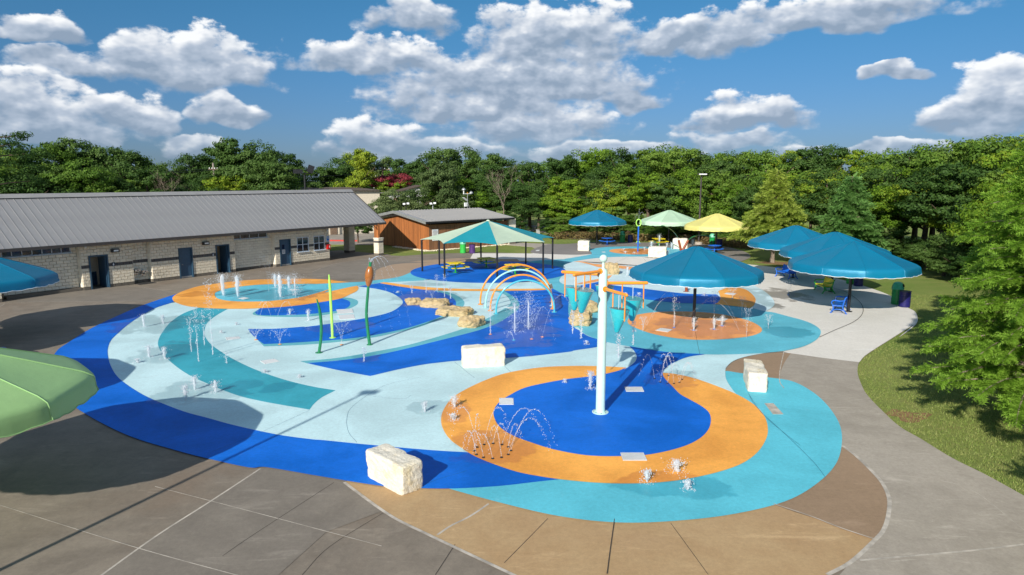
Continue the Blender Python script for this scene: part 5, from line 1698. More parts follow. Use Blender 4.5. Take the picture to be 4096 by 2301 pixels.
g0, pts = ground_path('R6', (577, 582), [(577, 582), (566, 500), (556, 420), (550, 340), (553, 250), (560, 170), (566, 88)])
cat_ = thing('cattail', 'tall cattail sprinkler with brown head on a curved green stalk', 'water feature', (g0[0], g0[1], 0.02))
pts = catmull([(p[0], p[1], p[2]) for p in pts], 4)
MB().tube(pts, [0.075 - 0.02 * i / len(pts) for i in range(len(pts))], 12).build('stalk', MAT['green_paint'], cat_, True)
MB().lathe([(0.13, 0), (0.13, 0.02), (0.07, 0.03)], (pts[0][0], 0, 0), 14).build('base_flange', MAT['green_paint'], cat_)
top = Vector(pts[-1])
tiltm = Matrix.Rotation(R(7), 3, 'Y')
hd = MB().lathe([(0.06, -0.05), (0.085, -0.02), (0.10, 0.02), (0.14, 0.12), (0.175, 0.28), (0.187, 0.42), (0.175, 0.56), (0.135, 0.70), (0.09, 0.79), (0.065, 0.805)], top, 24, tiltm).build('seed_head', MAT['brown_paint'], cat_, True)
MB().lathe([(0.062, 0.79), (0.062, 0.97), (0.045, 0.99), (0.001, 0.99)], top, 14, tiltm).build('spout', MAT['green_paint'], cat_, True)
CAT_TOP = Vector((g0[0], g0[1], 0.02)) + top + tiltm @ Vector((0, 0, 0.98))
for base, run, mat, lab, r0 in (((157, 648), [(157, 648), (170, 560), (176, 480), (175, 400), (163, 300), (140, 207)], 'green_paint', 'short dark green reed spray post nearest to the front', 0.062),
                                ((270, 525), [(270, 525), (265, 420), (259, 310), (253, 190), (247, 90), (240, 0)], 'lime_paint', 'lime green reed spray post between the cattail and the dark reed', 0.062)):
    g0, pts = ground_path('R6', base, run)
    if mat == 'lime_paint':
        pts[-1] = (pts[-1][0], 0, 2.86)
    t = thing('reed_post', lab, 'water feature', (g0[0], g0[1], 0.02))
    pts = catmull(pts, 5)
    n = len(pts)
    MB().tube(pts, [r0 * (1 if i < n * 0.75 else max(0.35, 1 - (i - n * 0.75) / (n * 0.25) * 0.65)) for i in range(n)], 12).build('reed', MAT[mat], t, True)
    MB().sphere(pts[-1], r0 * 0.37, 10, 6).build('tip', MAT[mat], t, True)
    MB().lathe([(0.15, 0), (0.15, 0.02), (0.07, 0.03)], (pts[0][0], 0, 0), 14).build('base_flange', MAT[mat], t)

# blue ring post on the far pad
rp = G('S5', 1055, 633)
t = thing('ring_spray_post', 'blue spray post topped by a lime green ring on the far orange pad', 'water feature', (rp[0], rp[1], 0.02))
MB().tube([(0, 0, 0), (0, 0, 2.52)], 0.075, 12).build('post', MAT['blue_metal'], t, True)
MB().tube([(0.24 * math.cos(a), 0, 2.86 + 0.34 * math.sin(a)) for a in np.linspace(0, 2 * math.pi, 33)], 0.05, 10, False).build('ring', MAT['lime_paint'], t, True)
for s in (-1, 1):
    o = MB().tube([(0, 0, 0.98), (s * 0.14, 0, 1.0), (s * 0.18, 0, 0.86)], 0.028, 8).build('side_nozzle', MAT['lime_paint'], t, True)
    MB().sphere((s * 0.18, 0, 0.8), 0.055, 10, 6).build('nozzle_ball', MAT['blue_metal'], o, True)
# sprouting leaf spray
vb = G('R3', 1268, 752)
t = thing('sprout_sprayer', 'rust brown forked sprout sprayer with two long green leaves', 'water feature', (vb[0], vb[1], 0.02))
for s, tx in ((-1, -0.32), (1, 0.62)):
    st = MB().tube([(0, 0, 0), (tx * 0.4, 0, 0.5), (tx, 0, 1.22)], [0.13, 0.12, 0.11], 12).build('stem', MAT['rust_paint'], t, True)
    pth = [(tx, 0, 1.2), (tx + s * 0.2, 0, 1.65), (tx + s * 0.75, 0, 2.25), (tx + s * 1.45, 0, 2.62), (tx + s * 1.75, 0, 2.66)] if s < 0 else [(tx, 0, 1.2), (tx + 0.35, 0, 1.5), (tx + 1.0, 0, 1.72), (tx + 1.8, 0, 1.66), (tx + 2.2, 0, 1.55)]
    pth = catmull(pth, 5)
    n = len(pth)
    m = MB()
    vs = []
    for i, p in enumerate(pth):
        w = 0.13 * math.sin(math.pi * (0.12 + 0.88 * i / (n - 1))) + 0.01
        vs += [(p[0], -w, p[2] + 0.02), (p[0], 0, p[2] - 0.05), (p[0], w, p[2] + 0.02)]
    m.add(vs, [f for i in range(n - 1) for f in ((3 * i, 3 * i + 3, 3 * i + 4, 3 * i + 1), (3 * i + 1, 3 * i + 4, 3 * i + 5, 3 * i + 2))])
    m.build('leaf', MAT['green_paint'], t, True)
pp = G('R3', 1315, 1130)
t = thing('rust_pipe', 'short rust red standpipe below the near blue umbrella hem', 'pipe', (pp[0], pp[1], 0.02))
MB().tube([(0, 0, 0), (0, 0, 0.62)], 0.09, 12).build('pipe', MAT['rust_paint'], t, True)
MB().lathe([(0.2, 0), (0.2, 0.025), (0.09, 0.03)], (0, 0, 0), 14).build('flange', MAT['rust_paint'], t)


# ------------------------------------------------------------------ boulders
def stone(name, label, cat, c, size, rz, mat, amp, seed, boxy=True, grp=None, sink=0.04, res=14):
    """quarried block or weathered boulder: a subdivided body pushed about by layered noise"""
    m = MB()
    bm = bmesh.new()
    if boxy:
        bmesh.ops.create_cube(bm, size=2)
        bmesh.ops.subdivide_edges(bm, edges=bm.edges, cuts=res, use_grid_fill=True)
    else:
        bmesh.ops.create_icosphere(bm, subdivisions=4, radius=1)
    off = Vector((seed * 7.3, seed * 3.1, seed * 1.7))
    for v in bm.verts:
        p = v.co.copy()
        if boxy:
            k = 14.0
            ln = (abs(p.x) ** k + abs(p.y) ** k + abs(p.z) ** k) ** (1 / k)
            p = p / ln
        else:
            k = 4.0
            ln = (abs(p.x) ** k + abs(p.y) ** k + abs(p.z) ** k) ** (1 / k)
            p = p / ln
        q = Vector((p.x * size[0], p.y * size[1], p.z * size[2]))
        nrm = p.normalized()
        d = mnoise.fractal(q * 1.3 + off, 0.9, 2.1, 4) * amp * 0.7 + mnoise.fractal(q * 7 + off, 0.8, 2.0, 3) * amp * 0.22
        if not boxy:
            vd = mnoise.voronoi(q * 1.5 + off)[0]
            d += (vd[1] - vd[0] - 0.35) * amp * 2.2
        v.co = Vector((p.x * size[0] / 2, p.y * size[1] / 2, p.z * size[2] / 2)) + nrm * d
        v.co.z = max(v.co.z, -size[2] / 2 + 0.0)
    me = bpy.data.meshes.new(name)
    bm.to_mesh(me)
    bm.free()
    me.materials.append(MAT[mat])
    if not boxy:
        pass
    o = bpy.data.objects.new(name, me)
    COL.objects.link(o)
    o.location = (c[0], c[1], size[2] / 2 - sink)
    o.rotation_euler = (0, 0, rz)
    return tag(o, label, cat, grp)


# stone materials with the buff stains of the quarry face
def stone_mat(name, col, stain, pit):
    m, nt, b = new_mat(name)
    p = pos(nt, obj=True)
    n1 = noise(nt, 1.8, 6, 0.65, p, 0.6)
    n2 = noise(nt, 9, 6, 0.7, p)
    c = mixc(nt, sstep(nt, 0.48, 0.70, n1), col, stain)
    c = mixc(nt, mth(nt, 'MULTIPLY', sstep(nt, 0.52, 0.72, n2), 0.45), c, pit)
    nt.links.new(c, b.inputs['Base Color'])
    b.inputs['Roughness'].default_value = 0.95
    bump(nt, b, mth(nt, 'ADD', n2, mth(nt, 'MULTIPLY', noise(nt, 30, 4, 0.6, p), 0.5)), 0.9, 0.04)


stone_mat('quarry_white', (0.75, 0.70, 0.59), (0.68, 0.585, 0.40), (0.52, 0.45, 0.33))
stone_mat('quarry_tan', (0.52, 0.40, 0.22), (0.40, 0.27, 0.11), (0.20, 0.13, 0.06))


def block_from(fl, fr_, depth, height, **kw):
    """front-left and front-right foot of a block, its depth and height"""
    a, b = Vector((*fl, 0)), Vector((*fr_, 0))
    u = (b - a).normalized()
    w = Vector((-u.y, u.x, 0))
    c = (a + b) / 2 + w * depth / 2
    return dict(c=c, size=((b - a).length, depth, height), rz=math.atan2(u.y, u.x))


q = block_from(G('P', 920, 1200), G('P', 1012, 1250), 0.62, 0.74)
stone('limestone_block', 'big cream limestone block in the foreground on the tip of the blue ring', 'boulder', q['c'], q['size'], q['rz'], 'quarry_white', 0.045, 1, grp='limestone blocks')
q = block_from(G('P', 1166, 928), G('P', 1272, 922), 0.62, 0.82)
stone('limestone_block', 'cream limestone block between the arches and the bucket tower', 'boulder', q['c'], q['size'], q['rz'], 'quarry_white', 0.05, 2, grp='limestone blocks')
q = block_from(G('R7', 2238, 276), G('R7', 2362, 278), 1.9, 0.72)
stone('limestone_block', 'long cream limestone block lying on the right edge of the cyan ring', 'boulder', q['c'] + Vector((0.17, 0, 0)), q['size'], q['rz'] - R(11), 'quarry_white', 0.06, 3, grp='limestone blocks')
q = block_from(G('S5', 264, 622), G('S5', 345, 626), 0.8, 0.95)
stone('limestone_block', 'white limestone block left of the far blue umbrella', 'boulder', q['c'], (1.15, 0.8, 1.05), q['rz'] + R(10), 'quarry_white', 0.06, 4, grp='limestone blocks')
q = block_from(G('S5', 1196, 712), G('S5', 1440, 718), 0.9, 1.0)
stone('limestone_block', 'long limestone block at the front rim of the far orange pad', 'boulder', q['c'], q['size'], q['rz'], 'quarry_white', 0.08, 5, grp='limestone blocks')
q = block_from(G('S5', 1528, 600), G('S5', 1732, 606), 0.9, 1.15)
stone('limestone_block', 'limestone block behind the rust brown sprout sprayer', 'boulder', q['c'], q['size'], q['rz'] - R(6), 'quarry_white', 0.08, 6, grp='limestone blocks')


def rock(fr, x0, x1, yb, h, depth, lab, seed, rz=0.0):
    a, b = G(fr, x0, yb), G(fr, x1, yb)
    c = ((a[0] + b[0]) / 2, (a[1] + b[1]) / 2 + depth * 0.38)
    return stone('rock', lab, 'boulder', c, (math.hypot(b[0] - a[0], b[1] - a[1]), depth, h), rz, 'quarry_tan', 0.075, seed, False, 'tan rocks on the pad', 0.1)


rock('T8', 1585, 1868, 1040, 0.45, 1.1, 'small tan rock at the far end of the rock row', 11, R(10))
rock('T8', 1830, 2330, 1085, 0.52, 1.5, 'broad tan rock, second in the row from the far end', 12, R(-12))
rock('R6', 1120, 1428, 345, 0.50, 1.4, 'long tan rock, third in the row from the far end', 13, R(-20))
rock('R6', 1325, 1508, 440, 0.58, 1.35, 'tan rock at the near end of the rock row, on the aqua band', 14, R(-30))
rock('S7', 1145, 1425, 735, 0.72, 1.3, 'tan rock under the left buckets, behind its twin', 15, R(12))
rock('S7', 1110, 1365, 885, 0.78, 1.35, 'tan rock with a spout hole on the blue edge left of the tower', 16, R(-15))
rock('T7', 1390, 1600, 645, 0.95, 1.6, 'yellowish rock peeking out behind the bucket tower column', 17, R(20))


# ------------------------------------------------------------------ grates and cover plates in the pad
def plate(fr, quad, label, mat='white_metal', slats=0, z=None):
    pts = [G(fr, *q) for q in quad]
    lv = level_for(pts)
    z0 = 0.004 * lv + 0.003
    c = (sum(p[0] for p in pts) / 4, sum(p[1] for p in pts) / 4)
    t = thing('drain_grate' if slats else 'cover_plate', label, 'drain' if slats else 'cover', (c[0], c[1], z0), 0, 'grates and plates set into the pad')
    loc_ = [(p[0] - c[0], p[1] - c[1]) for p in pts]
    if slats:
        MB().poly(loc_, 0.0, 0.006).build('sump', MAT['galv'], t)
        a, b, d, e = (Vector((*p, 0)) for p in loc_)
        for i in range(slats):
            u = (i + 0.5) / slats
            p0, p1 = a.lerp(b, u), e.lerp(d, u)
            w = (b - a).length / slats * 0.68
            ang = math.atan2((p1 - p0).y, (p1 - p0).x)
            MB().box(((p0 + p1) / 2 + Vector((0, 0, 0.016))), ((p1 - p0).length, w, 0.018), ang).build('slat', MAT['white_metal'], t)
    else:
        MB().poly(loc_, 0.0, 0.012).build('plate', MAT[mat], t)
        for p in loc_:
            MB().lathe([(0.018, 0.012), (0.014, 0.017)], (p[0] * 0.86, p[1] * 0.86, 0), 6).build('screw', MAT['steel'], t)
    return t


plate('R7', [(1442, 248), (1555, 248), (1568, 276), (1452, 276)], 'white slotted drain grate on the blue behind the tower', slats=18)
plate('R7', [(1415, 674), (1565, 674), (1588, 722), (1432, 722)], 'white slotted drain grate at the front rim of the blue whirl', slats=20)
plate('R7', [(637, 318), (728, 318), (730, 360), (638, 360)], 'white cover plate on the left rim of the blue whirl')
plate('R7', [(2342, 350), (2398, 350), (2462, 419), (2395, 419)], 'grey concrete cover plate in the cyan ring', 'joint_pale')
plate('R6', [(300, 292), (432, 285), (442, 318), (312, 326)], 'rear one of two cover plates beside the lime reed')
plate('R6', [(315, 338), (444, 331), (456, 366), (330, 374)], 'front one of two cover plates beside the lime reed')
plate('R5', [(1630, 458), (1728, 450), (1742, 464), (1640, 476)], 'white cover plate in the pale band beyond the teal arc')
plate('R5', [(1882, 628), (1985, 612), (2022, 630), (1915, 650)], 'white cover plate nearest to the teal arc end')
plate('R3b', [(1042, 1188), (1120, 1172), (1196, 1186), (1115, 1203)], 'white cover plate in the oval fountain floor')
plate('R3b', [(1730, 1072), (1800, 1060), (1880, 1066), (1800, 1079)], 'white cover plate at the back of the oval fountain')
plate('S8', [(885, 812), (1005, 828), (955, 855), (828, 836)], 'white cover plate at the front left of the umbrella ring')
plate('S8', [(1470, 708), (1580, 716), (1535, 742), (1440, 730)], 'white cover plate in the umbrella shade')
plate('S8', [(1560, 448), (1662, 458), (1640, 474), (1538, 462)], 'white cover plate on the small orange oval behind the umbrella')
plate('T7', [(1312, 252), (1370, 250), (1388, 262), (1330, 264)], 'small cover plate left of the far orange pad')
plate('T7', [(205, 218), (258, 216), (240, 234), (178, 236)], 'small cover plate on the grey plaza behind the canopy post')
plate('S7', [(345, 672), (430, 662), (510, 678), (420, 690)], 'white cover plate beneath the arches')


# ------------------------------------------------------------------ vegetation
def leaves_mesh(name, P, N, S, mat, aspect=0.6, smooth=False):
    """one quad per leaf clump: centres P, normals N, sizes S"""
    n = len(P)
    N = N / np.linalg.norm(N, axis=1, keepdims=True)
    ref = rng.normal(size=(n, 3))
    A = np.cross(N, ref)
    A /= np.linalg.norm(A, axis=1, keepdims=True)
    B = np.cross(N, A)
    a = A * S[:, None] * 0.5
    b = B * S[:, None] * 0.5 * aspect
    fold = N * (S * 0.12)[:, None]
    V = np.stack([P - a, P - b + fold, P + a, P + b + fold], 1).reshape(-1, 3)
    me = bpy.data.meshes.new(name)
    me.vertices.add(4 * n)
    me.vertices.foreach_set('co', V.astype(np.float32).ravel())
    me.loops.add(4 * n)
    me.loops.foreach_set('vertex_index', np.arange(4 * n, dtype=np.int32))
    me.polygons.add(n)
    me.polygons.foreach_set('loop_start', np.arange(0, 4 * n, 4, dtype=np.int32))
    me.polygons.foreach_set('loop_total', np.full(n, 4, dtype=np.int32))
    me.materials.append(MAT[mat])
    me.update()
    me.validate()
    return me


def unit(n):
    d = rng.normal(size=(n, 3))
    return d / np.linalg.norm(d, axis=1, keepdims=True)


def crown_points(W, Hc, z0, clumps, per, seed, lobes=7, flat=0.75):
    """crown as boughs: big lobes, each carrying leaf clumps on its outside"""
    global rng
    rng = np.random.default_rng(seed)
    P, N = [], []
    cen = []
    for i in range(lobes):
        a = 2 * math.pi * (i + rng.uniform(-.3, .3)) / lobes
        h = rng.uniform(0.15, 0.75)
        r = W * 0.30 * rng.uniform(0.7, 1.15)
        cen.append((np.array([r * math.cos(a), r * math.sin(a), z0 + Hc * h]), W * rng.uniform(0.17, 0.27)))
    cen.append((np.array([0, 0, z0 + Hc * 0.72]), W * 0.24))
    cen.append((np.array([rng.normal() * W * .1, rng.normal() * W * .1, z0 + Hc * 0.45]), W * 0.30))
    for c, rad in cen:
        for _ in range(clumps):
            d = unit(1)[0]
            d[2] = d[2] * 0.9 + 0.15
            cc = c + d * rad * rng.uniform(0.75, 1.1) * np.array([1, 1, flat])
            cr = rad * rng.uniform(0.24, 0.44)
            dd = unit(per)
            dd[:, 2] = dd[:, 2] * 0.8 + 0.15
            pp = cc + dd * cr * rng.uniform(0.45, 1.08, size=(per, 1)) * np.array([1.15, 1.15, 0.72])
            P.append(pp)
            N.append(dd + 0.6 * d + rng.normal(size=(per, 3)) * 0.5)
    P = np.concatenate(P)
    N = np.concatenate(N)
    k = P[:, 2] > 0.05
    return P[k], N[k]


def trunk_mesh(name, h, r, seed, mat='bark', limbs=5, spread=0.28):
    rr = random.Random(seed)
    m = MB()
    top = (rr.uniform(-.3, .3), rr.uniform(-.3, .3), h)
    m.tube([(0, 0, 0), (0.02, 0.03, h * 0.3), (top[0] * .5, top[1] * .5, h * 0.65), top], [r * 1.35, r, r * 0.75, r * 0.3], 8)
    for i in range(limbs):
        a = rr.uniform(0, 6.28)
        z = h * rr.uniform(0.4, 0.75)
        L_ = h * rr.uniform(0.25, 0.45)
        m.tube([(0, 0, z), (math.cos(a) * L_ * .5, math.sin(a) * L_ * .5, z + L_ * .35), (math.cos(a) * L_, math.sin(a) * L_, z + L_ * 0.75)], [r * 0.5, r * 0.32, r * 0.1], 6)
    return m.mesh(name, MAT[mat], True)


BROAD = {}
SHAPES = [(8.0, 8.5, 2.2, 19, 120, 1), (9.5, 8.0, 2.4, 22, 120, 2), (7.0, 9.0, 2.4, 18, 120, 3), (8.8, 9.4, 1.6, 21, 120, 4)]
for i, (W, Hc, z0, cl, per, sd) in enumerate(SHAPES):
    P, N = crown_points(W, Hc, z0, cl, per, 100 + sd)
    S = rng.uniform(0.15, 0.34, size=len(P))
    base = leaves_mesh('crown', P, N, S, 'leaf_mid', 0.62)
    tr = trunk_mesh('trunk', 8.5, 0.24, sd)
    htop = float(np.percentile(P[:, 2], 99.5))
    for mt in ('leaf_dark', 'leaf_mid', 'leaf_bright', 'leaf_oak', 'leaf_red'):
        if mt == 'leaf_red' and i: continue
        c = base.copy()
        c.materials[0] = MAT[mt]
        BROAD[(i, mt)] = (c, tr, htop)


def broad_tree(x, y, h, shape, mt, label, grp, wide=1.0, name='broadleaf_tree', rz=None, z=-0.05):
    c, tr, ht = BROAD[(shape, mt)]
    t = thing(name, label, 'tree', (x, y, z), random.uniform(0, 6.28) if rz is None else rz, grp)
    k = h / ht
    t.scale = (k * wide, k * wide, k)
    link_mesh('crown', c, None, t)
    link_mesh('trunk', tr, None, t)
    return t


# the edge of the woods: (x in the survey, distance, top of the skyline)
SKY = [(-350, 96, 385), (-100, 96, 380), (0, 96, 385), (60, 95, 392), (130, 96, 388), (200, 96, 368), (300, 97, 384), (360, 98, 392), (410, 100, 418), (470, 100, 412), (540, 100, 388), (620, 100, 362), (690, 100, 384), (745, 104, 416), (800, 106, 428),
       (850, 108, 402), (905, 108, 384), (960, 110, 394), (1020, 110, 398), (1080, 108, 398), (1140, 104, 378), (1190, 104, 378), (1250, 102, 396), (1310, 100, 404), (1370, 98, 408), (1430, 97, 396), (1510, 97, 380), (1580, 96, 386), (1660, 95, 372),
       (1720, 94, 384), (1780, 93, 396), (1850, 90, 398), (1920, 88, 390), (2000, 86, 388), (2060, 85, 380), (2120, 84, 392), (2200, 82, 398), (2280, 78, 392), (2350, 74, 382), (2420, 70, 370), (2500, 66, 370), (2580, 62, 382), (2680, 58, 380), (2800, 54, 385)]


def sky_at(x):
    for (a, da, ya), (b, db, yb) in zip(SKY[:-1], SKY[1:]):
        if a <= x <= b:
            t = (x - a) / (b - a)
            return da + (db - da) * t, ya + (yb - ya) * t
    return SKY[-1][1:]


def by_px(x, D):
    u = (x - 1288) / 1717.0
    k = D / math.hypot(1, u)
    return u * k, k


LAND = [(60, 'at the left edge'), (160, 'above the left umbrella'), (260, 'above the first open doorway'), (340, 'above the drinking fountains'), (420, 'left of the leafless pale tree'), (500, 'above the closed blue door'),
        (560, 'left of the grey utility pole'), (640, 'right of the grey utility pole'), (720, 'above the office door'), (790, 'around the black flood light mast'), (860, 'above the office windows'), (930, 'left of the brown utility pole'),
        (1010, 'around the crimson tree'), (1080, 'behind the camera poles'), (1150, 'left of the shed weather mast'), (1230, 'right of the shed weather mast'), (1300, 'behind the leafless grey tree'), (1380, 'behind the silver gate'),
        (1460, 'left of the far blue umbrella'), (1540, 'above the far blue umbrella'), (1620, 'above the blue ring post'), (1700, 'above the mint umbrella'), (1770, 'around the tall brown lamp post'), (1850, 'above the yellow umbrella'),
        (1950, 'behind the yellow green cypress'), (2050, 'between the two feathery cypresses'), (2150, 'behind the blue green cypress'), (2240, 'right of the blue green cypress'), (2320, 'beyond the lawn behind the litter drums'),
        (2420, 'left behind the large foreground cypress'), (2576, 'behind the top of the large foreground cypress'), (9999, 'beyond the right edge')]
MTN = dict(leaf_dark='dark green', leaf_mid='mid green', leaf_bright='bright yellow green', leaf_oak='grey green')


def region_label(x):
    return next(l for k, l in LAND if x < k)


x = -330
i = 0
while x < 2780:
    D, yt = sky_at(x)
    rr = random.random()
    left = x < 900
    # tall back row
    gx, gy_ = by_px(x + random.uniform(-8, 8), D + random.uniform(0, 9))
    h = CAM_H + (455 - yt - random.uniform(-4, 9)) / 1717.0 * math.hypot(gx, gy_)
    mt = random.choice(['leaf_dark', 'leaf_dark', 'leaf_mid'] if left else (['leaf_mid', 'leaf_bright', 'leaf_dark'] if x > 1250 else ['leaf_dark', 'leaf_mid', 'leaf_oak']))
    broad_tree(gx, gy_, h, i % 4, mt, 'tall ' + MTN[mt] + ' tree ' + region_label(x), 'tall trees of the wood edge', random.uniform(0.85, 1.1))
    # front row, lower and brighter
    gx, gy_ = by_px(x + 24 + random.uniform(-10, 10), D - random.uniform(6, 9))
    h = h * random.uniform(0.62, 0.82)
    mt = random.choice(['leaf_dark', 'leaf_mid', 'leaf_oak', 'leaf_dark'] if left else ['leaf_mid', 'leaf_bright', 'leaf_bright', 'leaf_dark'])
    broad_tree(gx, gy_, h, (i + 1) % 4, mt, 'lower ' + MTN[mt] + ' tree ' + region_label(x), 'lower trees of the wood edge', random.uniform(0.95, 1.25))
    # brush at the foot
    if 1280 < x or x < 0:
        gx, gy_ = by_px(x + random.uniform(-20, 20), D - random.uniform(10.5, 12.5))
        broad_tree(gx, gy_, h * random.uniform(0.3, 0.46), (i + 2) % 4, random.choice(['leaf_dark', 'leaf_mid', 'leaf_dark']), 'bushy undergrowth of the woods ' + region_label(x), 'undergrowth of the wood edge', random.uniform(1.3, 1.7), z=-0.5)
    x += 46 if x > 1250 else 52
    i += 1

# single trees that stand out
o = by_px(990, 86)
broad_tree(o[0], o[1], hat('P', 990, 478, o), 1, 'leaf_oak', 'round grey green oak between the long roof and the shed roof', None, 1.15, 'oak_tree')
o = by_px(1120, 93)
broad_tree(o[0], o[1], hat('P', 1120, 412, o), 3, 'leaf_oak', 'broad grey green tree rising behind the shed ridge', None, 1.0, 'oak_tree')
o = by_px(1052, 90)
broad_tree(o[0], o[1], hat('P', 1052, 478, o), 0, 'leaf_oak', 'small oak right of the round oak behind the shed', None, 1.1, 'oak_tree')
o = by_px(1003, 103)
broad_tree(o[0], o[1], hat('P', 1003, 440, o), 0, 'leaf_red', 'crimson flowering tree in the gap by the utility pole', None, 1.2, 'crape_myrtle')
o = by_px(905, 100)
broad_tree(o[0], o[1], hat('P', 900, 378, o), 2, 'leaf_bright', 'tall clipped looking pine left of the utility pole', None, 0.8, 'pine_tree')
o = by_px(598, 92)
broad_tree(o[0], o[1], hat('P', 595, 444, o), 0, 'leaf_bright', 'bright green tree right of the grey utility pole with lamp', None, 1.25, 'broadleaf_tree')
o = by_px(10, 62)
t = thing('pine_tree', 'dark spreading pine rising above the skyline at the left edge', 'tree', (o[0] - 1.5, o[1], 0))
P, N = [], []
rng = np.random.default_rng(5)
ph_ = hat('P', 10, 325, o)
m = MB().tube([(0, 0, 0), (0.2, 0, ph_ * 0.5), (0.5, 0, ph_ * 0.95)], [0.3, 0.22, 0.06], 8)
for q in range(16):
    a = rng.uniform(0, 6.28)
    z = ph_ * rng.uniform(0.62, 0.97)
    L_ = (ph_ - z) * 0.6 + rng.uniform(1.0, 2.2)
    tip = np.array([0.4 + math.cos(a) * L_, math.sin(a) * L_, z + rng.uniform(0.1, 0.5)])
    m.tube([(0.4, 0, z - 0.3), tuple(tip * np.array([.5, .5, 1]) + np.array([.2, 0, -.15])), tuple(tip)], [0.07, 0.045, 0.02], 5)
    for k in range(5):
        c = tip + rng.normal(size=3) * np.array([0.45, 0.45, 0.12])
        d = unit(60)
        P.append(c + d * np.array([0.6, 0.6, 0.28]) * rng.uniform(0.5, 1, size=(60, 1)))
        N.append(d + rng.normal(size=(60, 3)) * 0.4)
P = np.concatenate(P); N = np.concatenate(N)
link_mesh('crown', leaves_mesh('crown', P, N, rng.uniform(0.15, 0.3, len(P)), 'leaf_dark', 0.35), None, t)
m.build('trunk', MAT['bark'], t, True)

# ornamental tree seen through the breezeway
o = G('R2', 338, 930)
o = (o[0] - 1.2, o[1] + 4.5)
broad_tree(o[0], o[1], 3.4, 1, 'leaf_dark', 'small multi stemmed tree seen through the breezeway', None, 1.1, 'ornamental_tree')


# bare grey trees in the skyline
def bare_tree(x, D, yt, label, seed, lean=0.0):
    o = by_px(x, D)
    h = hat('P', x, yt, o)
    rr = random.Random(seed)
    m = MB()

    def grow(p, d, L_, r, depth):
        q = p + d * L_
        m.tube([p, p.lerp(q, .5) + Vector((rr.uniform(-.06, .06), rr.uniform(-.06, .06), 0)) * L_, q], [r, r * 0.8, r * 0.6], 5 if depth > 2 else 4, False)
        if depth == 0: return
        for _ in range(3 if depth > 1 else 3):
            nd = (d + Vector((rr.uniform(-.75, .75), rr.uniform(-.75, .75), rr.uniform(-.1, .5)))).normalized()
            grow(p.lerp(q, rr.uniform(.55, 1)), nd, L_ * rr.uniform(.55, .8), r * 0.55, depth - 1)
    grow(Vector((0, 0, 0)), Vector((lean, 0, 1)).normalized(), h * 0.36, 0.09, 5)
    t = thing('bare_tree', label, 'tree', (o[0], o[1], 0), 0, 'leafless trees at the wood edge')
    m.build('branches', MAT['bark_pale'], t)


bare_tree(1268, 92, 388, 'leafless grey tree above the woods behind the canopy peak', 3)
bare_tree(430, 90, 395, 'leafless pale tree behind the middle of the long roof', 4)
bare_tree(2215, 74, 412, 'leafless grey tree in the woods right of the cypresses', 5, -0.1)


